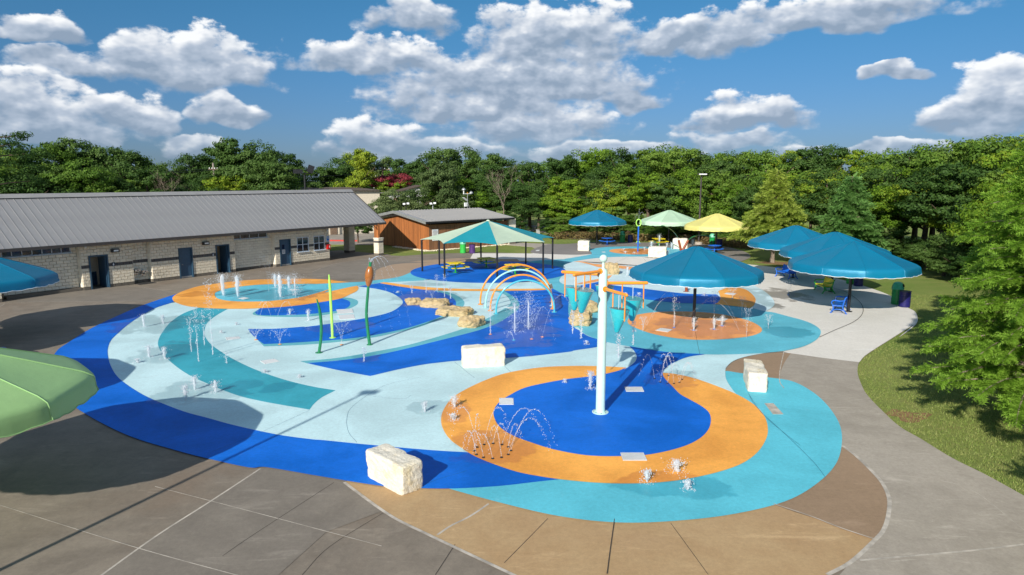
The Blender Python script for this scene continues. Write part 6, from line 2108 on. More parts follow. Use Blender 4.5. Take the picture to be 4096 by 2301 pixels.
# ------------------------------------------------------------------ bald cypresses
def cypress_mesh(name, H, rfun, mat, n_br, spray, seed, fine=False, z_lo=0.1):
    """branches in whorls, carrying drooping feathery sprays"""
    global rng
    rng = np.random.default_rng(seed)
    wood = MB()
    V = []
    for b in range(n_br):
        z = H * (z_lo + (0.97 - z_lo) * (b + rng.uniform(0, 1)) / n_br)
        a = b * 2.39996 + rng.uniform(-.4, .4)
        L_ = rfun(z / H) * rng.uniform(0.72, 1.12)
        rise = rng.uniform(-0.05, 0.22)
        pts = []
        for k in range(6):
            t = k / 5
            pts.append(Vector((math.cos(a + .15 * t) * L_ * t, math.sin(a + .15 * t) * L_ * t, z + L_ * (rise * t + 0.16 * t - 0.26 * t * t))))
        wood.tube(pts, [0.05 * (1 - t / 6) * (0.4 + L_ / 4) for t in range(6)], 4, False)
        ns = max(3, int(spray * L_))
        for s_ in range(ns):
            t = rng.uniform(0.12, 1.0) ** 0.8
            k = min(4, int(t * 5))
            p = pts[k].lerp(pts[k + 1], t * 5 - k)
            sd = rng.choice([-1, 1])
            dirv = Vector((math.cos(a + sd * rng.uniform(.2, 1.25)), math.sin(a + sd * rng.uniform(.2, 1.25)), rng.uniform(-.75, .6))).normalized()
            sl = rng.uniform(0.26, 0.58) * (0.85 if fine else 1.3) * (1.15 - 0.5 * t)
            V.append((np.array(p), np.array(dirv), sl))
    C = np.array([v[0] for v in V])
    D = np.array([v[1] for v in V])
    S = np.array([v[2] for v in V])
    n = len(C)
    ref = rng.normal(size=(n, 3)) * 0.35 + np.array([0, 0, 1.0])
    A = np.cross(D, ref)
    A /= np.linalg.norm(A, axis=1, keepdims=True)
    UPV = np.cross(A, D)
    tris = []
    steps = 9 if fine else 5
    for k in range(steps):
        t = (k + 0.6) / steps
        c = C + D * (S * t)[:, None] - UPV * (S * 0.22 * t * t)[:, None]
        lw = S * (0.30 if fine else 0.40) * (1 - 0.55 * t)
        wd = S * (0.045 if fine else 0.09)
        for sg in (-1, 1):
            tip = c + A * (sg * lw)[:, None] + D * (lw * 0.65)[:, None] - UPV * (lw * 0.25)[:, None] + rng.normal(size=(n, 3)) * 0.02
            tris.append(np.stack([c - D * wd[:, None], c + D * wd[:, None], tip], 1))
    T = np.concatenate(tris).reshape(-1, 3)
    nt_ = len(T) // 3
    me = bpy.data.meshes.new(name)
    me.vertices.add(3 * nt_)
    me.vertices.foreach_set('co', T.astype(np.float32).ravel())
    me.loops.add(3 * nt_)
    me.loops.foreach_set('vertex_index', np.arange(3 * nt_, dtype=np.int32))
    me.polygons.add(nt_)
    me.polygons.foreach_set('loop_start', np.arange(0, 3 * nt_, 3, dtype=np.int32))
    me.polygons.foreach_set('loop_total', np.full(nt_, 3, dtype=np.int32))
    me.materials.append(MAT[mat])
    me.update()
    me.validate()
    wood.tube([(0, 0, 0), (0.02, 0.01, H * .08), (0, 0, H * 0.4), (0.03, 0, H * 0.97)], [H * 0.030, H * 0.021, H * 0.014, 0.02], 10)
    return me, wood


def cypress(xy, H, rfun, mat, n_br, spray, seed, label, fine=False, z_lo=0.1, rz=0.0):
    t = thing('cypress_tree', label, 'tree', (xy[0], xy[1], -0.03), rz)
    me, wood = cypress_mesh('crown', H, rfun, mat, n_br, spray, seed, fine, z_lo)
    link_mesh('crown', me, None, t)
    wood.build('trunk', MAT['bark_pale'], t, True)
    return t


cone = lambda R0: (lambda u: R0 * (min(1, 0.55 + u * 2.6) if u < 0.18 else max(0.06, (1 - (u - 0.18) / 0.82) ** 0.85)))
CY1 = G('P', 1942, 660)
cypress(CY1, hat('P', 1945, 425, CY1) + 0.2, cone(3.5), 'leaf_cypress_yellow', 120, 40, 31, 'yellow green feathery cypress behind the far bench umbrella', z_lo=0.2)
CY2 = (CY1[0] + 6.2, CY1[1] - 0.5)
cypress(CY2, hat('P', 2135, 440, CY2) + 0.1, cone(3.4), 'leaf_cypress_blue', 120, 40, 32, 'blue green feathery cypress right of the yellow green one', z_lo=0.12)
cypress((14.9, 18.6), 10.4, cone(3.2), 'leaf_cypress', 250, 70, 33, 'large bright green cypress in the right foreground cut by the edge', True, 0.09)
cypress((12.2, 8.9), 9.0, cone(3.3), 'leaf_cypress', 120, 40, 34, 'cypress beyond the right edge casting shade over the lawn', False, 0.1)
cypress((19.5, 24.5), 9.6, cone(3.4), 'leaf_cypress', 120, 40, 35, 'second cypress behind the large right foreground one', False, 0.05)
# mulch ring under the far cypress
sheet('mulch_bed', [(CY1[0] + 0.2 + (1.5 + 0.3 * math.sin(a * 5)) * math.cos(a), CY1[1] - 0.2 + (1.3 + 0.3 * math.cos(a * 4)) * math.sin(a)) for a in np.linspace(0, 6.28, 30, endpoint=False)], -0.022, 'earth', lawn)
pt = G('R8', 1360, 520)
sheet('bare_patch', [(pt[0] + (0.62 + 0.2 * math.sin(a * 5)) * math.cos(a), pt[1] + (0.5 + 0.2 * math.cos(a * 3)) * math.sin(a)) for a in np.linspace(0, 6.28, 26, endpoint=False)], -0.024, 'earth', lawn)

# dry brush along the foot of the woods
P, N = [], []
rng = np.random.default_rng(9)
for q in range(260):
    xx = rng.uniform(1395, 1900)
    D, _ = sky_at(xx)
    gx, gy_ = by_px(xx, D - rng.uniform(11.5, 14.5))
    d = unit(26)
    P.append(np.array([gx, gy_, 0.35]) + d * np.array([0.7, 0.7, 0.5]))
    N.append(d + rng.normal(size=(26, 3)) * 0.5)
P = np.concatenate(P); N = np.concatenate(N)
P[:, 2] = np.abs(P[:, 2])
tag(link_mesh('dry_brush', leaves_mesh('dry_brush', P, N, rng.uniform(0.2, 0.42, len(P)), 'leaf_dry', 0.3)), 'rusty brown dry brush at the foot of the woods', 'brush', kind='stuff')

# lawn blades near the lens
P, N, = [], []
rng = np.random.default_rng(10)
cnt = 0
pts_ = []
while cnt < 26000:
    gx = rng.uniform(9, 32, 4000)
    gy_ = rng.uniform(10, 42, 4000)
    ok = [(a, b) for a, b in zip(gx, gy_) if abs(a) < b * 0.80 and rng.uniform() < (14 / b) ** 1.2]
    ok = [p for p in ok if not inside(p, deck_pts[::2])]
    pts_ += ok
    cnt += len(ok)
pts_ = np.array(pts_)
n = len(pts_)
Hh = rng.uniform(0.03, 0.075, n)
ang = rng.uniform(0, 6.28, n)
wv = 0.014
base = np.column_stack([pts_, np.full(n, -0.03)])
off = np.column_stack([np.cos(ang) * wv, np.sin(ang) * wv, np.zeros(n)])
tip = base + np.column_stack([rng.normal(size=n) * 0.02, rng.normal(size=n) * 0.02, Hh])
V = np.stack([base - off, base + off, tip], 1).reshape(-1, 3)
me = bpy.data.meshes.new('grass')
me.vertices.add(3 * n)
me.vertices.foreach_set('co', V.astype(np.float32).ravel())
me.loops.add(3 * n)
me.loops.foreach_set('vertex_index', np.arange(3 * n, dtype=np.int32))
me.polygons.add(n)
me.polygons.foreach_set('loop_start', np.arange(0, 3 * n, 3, dtype=np.int32))
me.polygons.foreach_set('loop_total', np.full(n, 3, dtype=np.int32))
leaf_mat('grass_blade', ((0.14, 0.21, 0.04), (0.20, 0.27, 0.06), (0.31, 0.32, 0.11)), 0.25)
me.materials.append(MAT['grass_blade'])
me.update()
me.validate()
tag(link_mesh('grass', me), 'short mown grass blades on the right lawn', 'grass', kind='stuff')

# ------------------------------------------------------------------ distant things
def utility_pole(x, D, yt, label, arms, mat):
    o = by_px(x, D)
    h = hat('P', x, yt, o)
    t = thing('utility_pole', label, 'utility pole', (o[0], o[1], 0), math.atan2(-o[0], o[1]))
    MB().tube([(0, 0, 0), (0, 0, h)], [0.17, 0.11], 8).build('pole', MAT[mat], t)
    for k, (z, w) in enumerate(arms):
        c = MB().box((0, -0.1, h - z), (w, 0.1, 0.12)).build('crossarm', MAT['pole_brown'], t)
        for s in np.linspace(-w / 2 + 0.15, w / 2 - 0.15, 4):
            MB().lathe([(0.05, 0), (0.07, 0.06), (0.03, 0.16)], (s, -0.1, h - z + 0.06), 8).build('insulator', MAT['white_metal'], c)
    return t, o, h


t, o1, h1 = utility_pole(548, 94, 410, 'grey wooden utility pole with a lamp arm behind the long roof', [(0.8, 1.2)], 'pole_wood')
MB().tube([(0, 0, h1 - 4.2), (-0.9, -0.2, h1 - 3.4), (-1.5, -0.3, h1 - 3.2)], 0.05, 6).build('lamp_arm', MAT['galv'], t)
MB().lathe([(0.09, 0.1), (0.2, 0), (0.18, -0.16), (0.05, -0.3)], (-1.6, -0.3, h1 - 3.2), 10).build('lamp_head', MAT['white_metal'], t)
t, o2, h2 = utility_pole(967, 104, 420, 'brown utility pole with crossarms and white transformers', [(0.4, 2.2), (1.5, 2.4), (3.4, 3.2)], 'pole_brown')
for s in (-1.3, -0.8, 0.8, 1.3, 1.75):
    MB().lathe([(0.2, -0.45), (0.22, -0.4), (0.22, 0.3), (0.1, 0.42)], (s, -0.3, h2 - 3.4), 10).build('transformer', MAT['sign_white'], t)
for z1, z2 in ((0.7, 0.3), (0.9, 1.4), (2.6, 3.0)):
    a = Vector((o1[0], o1[1], h1 - z1))
    b = Vector((o2[0], o2[1], h2 - z2))
    for (p, q) in ((a, b), (a, Vector((-92, 92, h1 - z1 + 0.3))), (b, Vector((24, 122, h2 - z2)))):
        pts = [p.lerp(q, k / 10) - Vector((0, 0, 4 * 1.1 * (k / 10) * (1 - k / 10))) for k in range(11)]
        w = MB().tube([v - p for v in pts], 0.022, 4, False).build('power_line', MAT['black_metal'])
        w.location = p
        tag(w, 'thin sagging power line strung to a utility pole behind the roofs', 'cable', 'power lines')
# black flood light mast
o = by_px(773, 88)
h = hat('P', 773, 436, o)
t = thing('flood_light', 'black mast with two flood lights rising behind the long roof', 'light', (o[0], o[1], 0), math.atan2(-o[0], o[1]))
MB().tube([(0, 0, 0), (0, 0, h)], 0.12, 8).build('mast', MAT['black_metal'], t)
MB().tube([(-0.9, 0, h), (0.9, 0, h)], 0.06, 6).build('crossbar', MAT['black_metal'], t)
MB().box((-0.75, -0.1, h + 0.2), (1.1, 0.5, 0.5)).build('lamp_head', MAT['black_metal'], t)
MB().box((0.75, -0.1, h + 0.5), (0.75, 0.45, 0.9), m=Matrix.Rotation(0.35, 3, 'Y')).build('lamp_head', MAT['black_metal'], t)
# tall area light by the yellow umbrella
o = G('S5', 1878, 535)
h = hat('P', 1763, 440, o)
t = thing('street_lamp', 'tall brown lamp post in front of the woods behind the yellow umbrella', 'lamp post', (o[0], o[1], 0))
MB().tube([(0, 0, 0.25), (0, 0, h)], [0.12, 0.085], 10).build('post', MAT['bronze_paint'], t, True)
MB().lathe([(0.42, 0), (0.42, 0.28), (0.3, 0.3)], (0, 0, 0), 14).build('footing', MAT['path_concrete'], t)
MB().box((0.05, -0.15, h + 0.06), (0.95, 0.6, 0.16)).build('lamp_head', MAT['bronze_paint'], t)
MB().box((0.05, -0.455, h + 0.06), (0.85, 0.02, 0.12)).build('lens', MAT['sign_white'], t)
# lamp post beyond the left edge, its shadow crosses the deck
Lh = 8.2
k = Lh / math.tan(R(SUN_EL))
lb = (-4.9 - math.sin(R(SUN_AZ)) * k, 21.9 - math.cos(R(SUN_AZ)) * k)
t = thing('street_lamp', 'tall lamp post beyond the left edge whose shadow crosses the deck', 'lamp post', (lb[0], lb[1], 0))
MB().tube([(0, 0, 0), (0, 0, Lh)], [0.065, 0.045], 10).build('post', MAT['bronze_paint'], t, True)
MB().box((0.1, 0, Lh + 0.06), (0.55, 0.28, 0.12)).build('lamp_head', MAT['bronze_paint'], t)
# camera masts behind the shed
for x, y0, D, mt, lab in ((1023, 513, 84, 'black_metal', 'black camera mast with white cameras left behind the shed roof'), (1090, 512, 84, 'galv', 'white camera pole right behind the shed roof')):
    o = by_px(x, D)
    h = hat('P', x, y0, o)
    t = thing('camera_pole', lab, 'camera', (o[0], o[1], 0), math.atan2(-o[0], o[1]))
    MB().tube([(0, 0, 0), (0, 0, h)], 0.06, 8).build('mast', MAT[mt], t)
    MB().box((-0.22, -0.2, h), (0.3, 0.5, 0.2)).build('camera_body', MAT['sign_white'], t)
    MB().box((0.24, -0.12, h + 0.05), (0.3, 0.45, 0.2)).build('camera_body', MAT['sign_white'], t)
# tubular gate by the path
ga, gb = Vector((*G('R2', 1862, 742), 0)), Vector((*G('R2', 2164, 776), 0))
mid = (ga + gb) / 2
ga, gb = mid + (ga - mid) * 0.95, mid + (gb - mid) * 0.95
u = (gb - ga).normalized()
gt = thing('tube_gate', 'silver tubular farm gate with rounded ends at the edge of the woods', 'gate', ga.to_tuple(), math.atan2(u.y, u.x))
gl = (gb - ga).length
gh = 1.75
MB().tube([(0, 0, 0.1), (0, 0, gh - 0.6), (0.15, 0, gh - 0.2), (0.6, 0, gh), (gl - 0.6, 0, gh), (gl - 0.15, 0, gh - 0.2), (gl, 0, gh - 0.6), (gl, 0, 0.1)], 0.045, 8).build('frame', MAT['galv'], gt, True)
for z in np.linspace(0.2, gh - 0.3, 6):
    MB().tube([(0.02, 0, z), (gl - 0.02, 0, z)], 0.03, 6).build('rail', MAT['galv'], gt)
for k in range(1, 4):
    MB().tube([(gl * k / 4, 0, 0.1), (gl * k / 4, 0, gh)], 0.035, 6).build('stile', MAT['galv'], gt)
o = G('R2', 2055, 815)
t = thing('utility_box', 'small grey utility pedestal on the lawn behind the canopy', 'box', (o[0], o[1], 0))
MB().box((0, 0, 0.3), (0.5, 0.35, 0.6)).build('cabinet', MAT['galv'], t)
MB().box((0, 0, 0.62), (0.56, 0.4, 0.05)).build('lid', MAT['galv'], t)


# parking ground and houses behind
pk = MB().poly([(-34, 78), (-13, 75), (-8, 92), (-34, 96)], -0.1, -0.012).build('road', MAT['asphalt'])
tag(pk, 'pale parking ground behind the breezeway', 'road', kind='structure')
rd = MB().poly([(-30, 108), (6, 104), (6, 108), (-30, 112)], -0.1, -0.012).build('road', MAT['asphalt'])
tag(rd, 'distant road glimpsed between the oaks', 'road', kind='structure')
kb = MB().box((-24, 80.6, 0.06), (12, 0.22, 0.16), R(-8)).build('kerb', MAT['curb_red'], pk)


def house(x, D, y_eave, y_ridge, w, label, wallm, roofm, gable_front):
    o = by_px(x, D)
    he, hr = hat('P', x, y_eave, o), hat('P', x, y_ridge, o)
    t = thing('house', label, 'house', (o[0], o[1], 0), math.atan2(-o[0], o[1]) + 0.3, 'houses beyond the road')
    d = 8.0
    if gable_front:
        vs = [(-w / 2, 0, 0), (w / 2, 0, 0), (w / 2, 0, he), (0, 0, hr), (-w / 2, 0, he), (-w / 2, d, 0), (w / 2, d, 0), (w / 2, d, he), (0, d, hr), (-w / 2, d, he)]
        MB().add(vs, [(0, 1, 2, 3, 4), (9, 8, 7, 6, 5), (0, 4, 9, 5), (2, 1, 6, 7)]).build('wall', MAT[wallm], t)
        e = 0.4
        for s in (-1, 1):
            MB().add([(0, -e, hr + .12), (s * (w / 2 + e), -e, he - .1), (s * (w / 2 + e), d + e, he - .1), (0, d + e, hr + .12), (0, -e, hr - .05), (s * (w / 2 + e), -e, he - .28), (s * (w / 2 + e), d + e, he - .28), (0, d + e, hr - .05)],
                     [(0, 1, 2, 3), (4, 5, 6, 7), (0, 1, 5, 4), (1, 2, 6, 5), (2, 3, 7, 6)]).build('roof', MAT[roofm], t)
    else:
        MB().box((0, d / 2, he / 2), (w, d, he)).build('wall', MAT[wallm], t)
        e = 0.5
        MB().add([(-w / 2 - e, -e, he), (w / 2 + e, -e, he), (w / 2 - 2, d / 2, hr), (-w / 2 + 2, d / 2, hr), (w / 2 + e, d + e, he), (-w / 2 - e, d + e, he)], [(0, 1, 2, 3), (1, 4, 2), (4, 5, 3, 2), (5, 0, 3), (0, 5, 4, 1)]).build('roof', MAT[roofm], t)
    for sx in (-w / 4, w / 4):
        win = MB().box((sx, -0.03, he * 0.5), (1.1, 0.08, 1.1)).build('window', MAT['white_frame'], t)
        MB().box((sx, -0.08, he * 0.5), (0.95, 0.03, 0.95)).build('pane', MAT['window_glass'], win)
    MB().box((0, -0.03, 1.0), (0.95, 0.08, 2.0)).build('door', MAT['pole_brown'], t)


house(840, 93, 480, 472, 13, 'low house with brown hip roof just above the long roof ridge', 'mortar', 'house_roof', False)
house(1058, 100, 484, 468, 9, 'house with white gable trim between the oaks', 'sign_white', 'house_roof', True)
house(985, 99, 486, 478, 9, 'grey roofed house behind the round oak', 'mortar', 'grey_concrete', False)
for x, yt, D in ((1455, 362, 160), (2395, 400, 190)):
    o = by_px(x, D)
    h = hat('P', x, 368 if x < 2000 else 372, o)
    t = thing('antenna_mast', 'thin antenna mast above the tree tops ' + ('left of the far mint umbrella' if x < 2000 else 'at the right'), 'antenna', (o[0], o[1], 0))
    MB().tube([(0, 0, 0), (0, 0, h)], [0.2, 0.06], 6).build('mast', MAT['galv'], t)
    for s in (0.85, 0.95):
        MB().tube([(-1.0, 0, h * s), (1.0, 0, h * s)], 0.04, 4).build('aerial', MAT['galv'], t)


# ------------------------------------------------------------------ water
OCT_V = np.array([(1, 0, 0), (-1, 0, 0), (0, 1, 0), (0, -1, 0), (0, 0, 1), (0, 0, -1)], float)
OCT_F = np.array([(0, 2, 4), (2, 1, 4), (1, 3, 4), (3, 0, 4), (2, 0, 5), (1, 2, 5), (3, 1, 5), (0, 3, 5)], int)
wr = np.random.default_rng(77)


def drops_mesh(name, P, S, stretch=1.0):
    n = len(P)
    V = (P[:, None, :] + OCT_V[None] * S[:, None, None] * np.array([1, 1, stretch])).reshape(-1, 3)
    F = (OCT_F[None] + (np.arange(n) * 6)[:, None, None]).reshape(-1, 3)
    me = bpy.data.meshes.new(name)
    me.vertices.add(len(V))
    me.vertices.foreach_set('co', V.astype(np.float32).ravel())
    me.loops.add(F.size)
    me.loops.foreach_set('vertex_index', F.astype(np.int32).ravel())
    me.polygons.add(len(F))
    me.polygons.foreach_set('loop_start', np.arange(0, F.size, 3, dtype=np.int32))
    me.polygons.foreach_set('loop_total', np.full(len(F), 3, dtype=np.int32))
    me.polygons.foreach_set('use_smooth', np.ones(len(F), dtype=bool))
    me.materials.append(MAT['water_spray'])
    me.update()
    return me


def foam_ring(r, n):
    a = wr.uniform(0, 6.28, n)
    q = r * np.sqrt(wr.uniform(0, 1, n))
    return np.column_stack([np.cos(a) * q, np.sin(a) * q, np.abs(wr.normal(size=n)) * 0.012 + 0.004]), wr.uniform(0.005, 0.014, n)


def jet(kind, fr, x, y, top, label, w=1.0, nozzle=None, vec=None, base_z=None, xy=None):
    """one water jet: a lump of falling and rising water, its drops and its nozzle"""
    p0 = xy if xy is not None else G(fr, x, y)
    z0 = base_z if base_z is not None else 0.004 * level_for([p0]) + 0.004
    h = top if isinstance(top, float) else max(0.12, hat(fr, *(top if isinstance(top, tuple) else (x, top)), p0) - z0)
    t = thing('water_jet', label, 'water jet', (p0[0], p0[1], z0), 0, 'water jets playing on the pad')
    if kind == 'foam':      # frothy bubbler column
        m = MB()
        k = 9
        rad = [0.022 * w + (0.028 + 0.03 * min(1, h)) * w * (i / k) ** 0.7 * (1 - 0.35 * (i / k) ** 5) * wr.uniform(0.8, 1.2) for i in range(k)] + [0.02]
        m.tube([(wr.normal() * 0.012 * w, wr.normal() * 0.012 * w, h * 0.92 * i / k) for i in range(k + 1)], rad, 9)
        body = m.build('column', MAT['water_spray'], t, True)
        n = int(170 + 220 * h * w)
        u = wr.uniform(0, 1, n) ** 0.6
        sp = (0.02 + 0.055 * u) * w * (0.7 + 0.55 * h) * np.where(wr.uniform(0, 1, n) < 0.25, 1.9, 1.0)
        P = np.column_stack([wr.normal(size=n) * sp, wr.normal(size=n) * sp, h * u * wr.uniform(0.85, 1.06, n)])
        S = wr.uniform(0.006, 0.017, n)
        f, fs = foam_ring(0.24 * w, 50)
        P = np.concatenate([P, f]); S = np.concatenate([S, fs])
    elif kind == 'plume':   # tall jet breaking into a wide veil of drops
        m = MB()
        m.tube([(0, 0, h * 0.75 * i / 8) for i in range(9)], [0.022 + 0.012 * i / 8 * w for i in range(8)] + [0.01], 8)
        m.build('column', MAT['water_spray'], t, True)
        n = int(520 * w)
        u = wr.uniform(0.05, 1, n)
        sp = (0.02 + 0.15 * np.sin(np.pi * np.minimum(1, u * 0.9)) ** 1.2) * w
        P = np.column_stack([wr.normal(size=n) * sp, wr.normal(size=n) * sp, h * u * wr.uniform(0.7, 1.05, n)])
        S = wr.uniform(0.006, 0.017, n)
        f, fs = foam_ring(0.5 * w, 110)
        P = np.concatenate([P, f]); S = np.concatenate([S, fs])
    elif kind == 'stream':  # thin string of drops
        m = MB()
        m.tube([(0, 0, h * 0.55 * i / 5) for i in range(6)], [0.010] * 5 + [0.004], 6)
        m.build('column', MAT['water_spray'], t, True)
        n = int(30 + 45 * h)
        u = wr.uniform(0, 1, n)
        P = np.column_stack([wr.normal(size=n) * (0.012 + 0.05 * u * w), wr.normal(size=n) * (0.012 + 0.05 * u * w), h * u])
        k = n // 2
        P2 = np.column_stack([wr.normal(size=k) * 0.10 * w, wr.normal(size=k) * 0.10 * w, h * (0.8 + 0.25 * wr.uniform(-1, 1, k))])
        P = np.concatenate([P, P2])
        S = wr.uniform(0.008, 0.02, len(P))
    elif kind == 'fan':     # nozzle throwing a ring of fine jets
        P = []
        for q in range(11):
            a = 2 * math.pi * q / 11
            sprd = w * 0.30
            for k in range(16):
                u = (k + wr.uniform(0, 1)) / 16
                P.append((math.cos(a) * sprd * u * (0.4 + 0.6 * u), math.sin(a) * sprd * u * (0.4 + 0.6 * u), h * (1 - (1 - u) ** 1.6) + wr.normal() * 0.015))
            for k in range(5):
                P.append((math.cos(a) * sprd * wr.uniform(1, 1.3), math.sin(a) * sprd * wr.uniform(1, 1.3), h * wr.uniform(0.4, 1.02)))
        P = np.array(P)
        S = wr.uniform(0.006, 0.014, len(P))
    else:                   # 'arc': a jet thrown along a parabola; vec = sideways landing offset
        vx, vy, drop = vec if len(vec) == 3 else (*vec, 0.0)
        n = int(90 + 40 * math.hypot(vx, vy))
        u = np.linspace(0, 1, n)
        z = 4 * h * u * (1 - u) - drop * u * u
        jit = (0.004 + 0.03 * u * u)[:, None] * wr.normal(size=(n, 3))
        P = np.column_stack([vx * u, vy * u, z]) + jit
        k = u > 0.35
        keep = np.where(k, wr.uniform(0, 1, n) < 0.62, True)
        P = P[keep]
        S = wr.uniform(0.006, 0.013, len(P))
    P[:, 2] = np.maximum(P[:, 2], 0.005) if not (kind == 'arc' and vec is not None and len(vec) == 3) else P[:, 2]
    d = link_mesh('droplets', drops_mesh('droplets', P, S, 1.25), None, t)
    d['kind'] = 'stuff'
    if nozzle:
        MB().lathe([(0.075 if nozzle != 'black_rubber' else 0.04, 0), (0.075 if nozzle != 'black_rubber' else 0.04, 0.012), (0.03, 0.018), (0.001, 0.018)], (0, 0, 0), 12).build('nozzle', MAT[nozzle], t)
    return t


L_RING = 'frothy bubbler in the pale band of the left outer ring'
for x, y, tp in ((1043, 380, 282), (1180, 355, 288), (1080, 600, 508), (1192, 612, 518), (997, 640, 605), (1410, 835, 728), (1560, 855, 760), (1345, 905, 790)):
    jet('foam', 'R5', x, y, tp, L_RING, 0.9)
for x, y, tp in ((1385, 560, 300), (1437, 632, 245), (1480, 512, 255)):
    jet('stream', 'R5', x, y, tp, 'thin string of drops rising from the teal arc', 1.0)
jet('stream', 'R5', 1540, 583, (1520, 45), 'tallest thin jet, rising from the teal arc to the eave of the building', 1.6)
jet('stream', 'R5', 1640, 645, (1632, 560), 'low thin jet near the inner edge of the teal arc', 1.0)
for x, y in ((1600, 425), (1915, 712), (2168, 748), (1712, 365)):
    jet('foam', 'R5', x, y, y - 22, 'tiny bubbler in the pale band right of the teal arc', 0.5)
OVL = 'foaming fountain jet in the orange rimmed oval pool'
for x, y, tp, w in ((838, 1150, 825, 1.9), (1038, 1160, 838, 1.7), (1548, 1040, 830, 1.4), (1622, 1170, 825, 1.7), (1740, 1050, 865, 1.5)):
    jet('foam', 'R3b', x, y, tp, OVL, w)
jet('plume', 'R3b', 1825, 1160, 815, 'wide bursting plume at the right of the oval pool', 1.9)
jet('fan', 'R3b', 1462, 1102, 585, 'tall glassy cone of water in the middle of the oval pool', 1.5)
jet('fan', 'R5', 1852, 473, 395, 'fine fan of jets at the tip of the blue middle arc', 1.0, 'orange_paint')
jet('fan', 'R5', 2025, 507, 395, 'fine fan of jets on the rim of the blue middle arc', 1.2, 'orange_paint')
jet('foam', 'R5', 2098, 292, 245, 'small bubbler on the blue crescent under the oval', 0.8)
jet('foam', 'R5', 2232, 335, 248, 'small bubbler below the blue crescent', 0.7)
for x, dx in ((1880, 0.9), (1960, -0.8), (2010, 0.9)):
    jet('arc', 'R5', x, 300, 0.75, 'low arching jet over the left end of the blue crescent', vec=(dx, 0.1))
jet('stream', 'R6', 530, 722, 600, 'thin bubbler on the blue tip in front of the cattail', 0.7)
jet('fan', 'R6', 345, 582, 395, 'fan of jets between the dark reed and the cattail', 1.2, 'orange_paint')
# front whirl
for x, y, tp, lab, w in ((350, 375, 290, 'upper frothy bubbler on the left of the front orange whirl', 1.0), (342, 455, 407, 'lower short bubbler on the left of the front orange whirl', 0.8), (160, 402, 330, 'faint bubbler on pale paint left of the front whirl', 0.7),
                        (1222, 258, 135, 'frothy jet just left of the bucket tower column', 0.9), (1060, 216, 194, 'tiny jet on the upper rim of the blue whirl', 0.5), (1585, 858, 765, 'left one of two bubblers at the front edge of the orange whirl', 0.9),
                        (1775, 792, 705, 'wide bubbler at the front right of the orange whirl', 1.3), (1848, 905, 832, 'bubbler in the wet patch of the cyan ring', 0.8)):
    jet('foam', 'R7', x, y, tp, lab, w)
ring_c = G('R7', 596, 657)
nz = [(495, 634), (540, 617), (597, 610), (655, 617), (695, 633), (712, 656), (695, 681), (652, 700), (595, 707), (536, 700), (490, 681), (478, 658)]
throw = [(-0.75, 0.35, 1.05), (0.75, 0.2, 1.0), (0.45, -0.3, 0.62), (1.15, 0.35, 0.95), (0.35, 0.5, 0.55), (1.2, 0.4, 1.05), (1.1, 0.15, 0.95), (-0.35, 0.25, 0.8), (-0.5, 0.35, 0.6), (-0.45, 0.3, 0.65), (-0.35, 0.2, 0.6), (0.15, 0.3, 0.95)]
for (x, y), (dx, dy, hh) in zip(nz, throw):
    jet('arc', 'R7', x, y, hh, 'arching jet of the nozzle circle on the left of the orange whirl', vec=(dx, dy), nozzle='black_rubber')
for (x, y), (dx, dy, hh) in zip([(1635, 192), (1672, 215), (1718, 222), (1760, 223), (1795, 215), (1812, 196), (1680, 178), (1725, 172)], [(-0.5, 0.2, 0.85), (0.5, 0.2, 0.95), (0.45, 0.1, 0.7), (-0.45, 0.2, 0.95), (0.55, 0.1, 0.7), (0.5, 0.1, 0.6), (0.5, -0.1, 0.9), (-0.4, 0.1, 0.8)]):
    jet('arc', 'R7', x, y, hh, 'arching jet of the small nozzle circle right of the tower', vec=(dx, dy), nozzle='black_rubber')
# under the arches
jet('plume', 'S7', 460, 965, 488, 'white plume left under the spray arches', 1.1)
jet('plume', 'S7', 618, 927, 470, 'tallest white plume in the middle under the spray arches', 1.9)
jet('stream', 'S7', 178, 985, 415, 'thin jet at the left feet of the arches', 1.2, 'orange_paint')
jet('arc', 'S7', 450, 1052, 0.38, 'small arching spurt in front of the white plumes', vec=(-0.35, -0.05), nozzle='sky_paint')
jet('arc', 'S7', 655, 1040, 1.55, 'arching string of drops landing at the blue edge', vec=(1.0, -0.9), nozzle='orange_paint')
jet('arc', 'S7', 778, 1015, 1.75, 'long arching jet thrown towards the left buckets', vec=(1.75, 1.9), nozzle='orange_paint')
jet('foam', 'S7', 1290, 1100, 1050, 'small splash on the blue beside the tower column', 0.6)
# rock row
for x, y, tp, bz in ((1712, 948, 690, 0.42), (1955, 962, 600, 0.5), (2143, 945, 520, 0.5), (2270, 1045, 505, 0.5), (2372, 1062, 700, 0.45)):
    jet('stream', 'T8', x, y, tp, 'thin jet spouting from the row of tan rocks', 0.9, base_z=bz)
jet('fan', 'T8', 2055, 925, 770, 'low fan spray on the blue behind the rock row', 1.2, 'sky_paint')
jet('foam', 'T8', 1465, 832, 815, 'squat bubbler on the blue left of the rock row', 0.6, 'sky_paint')
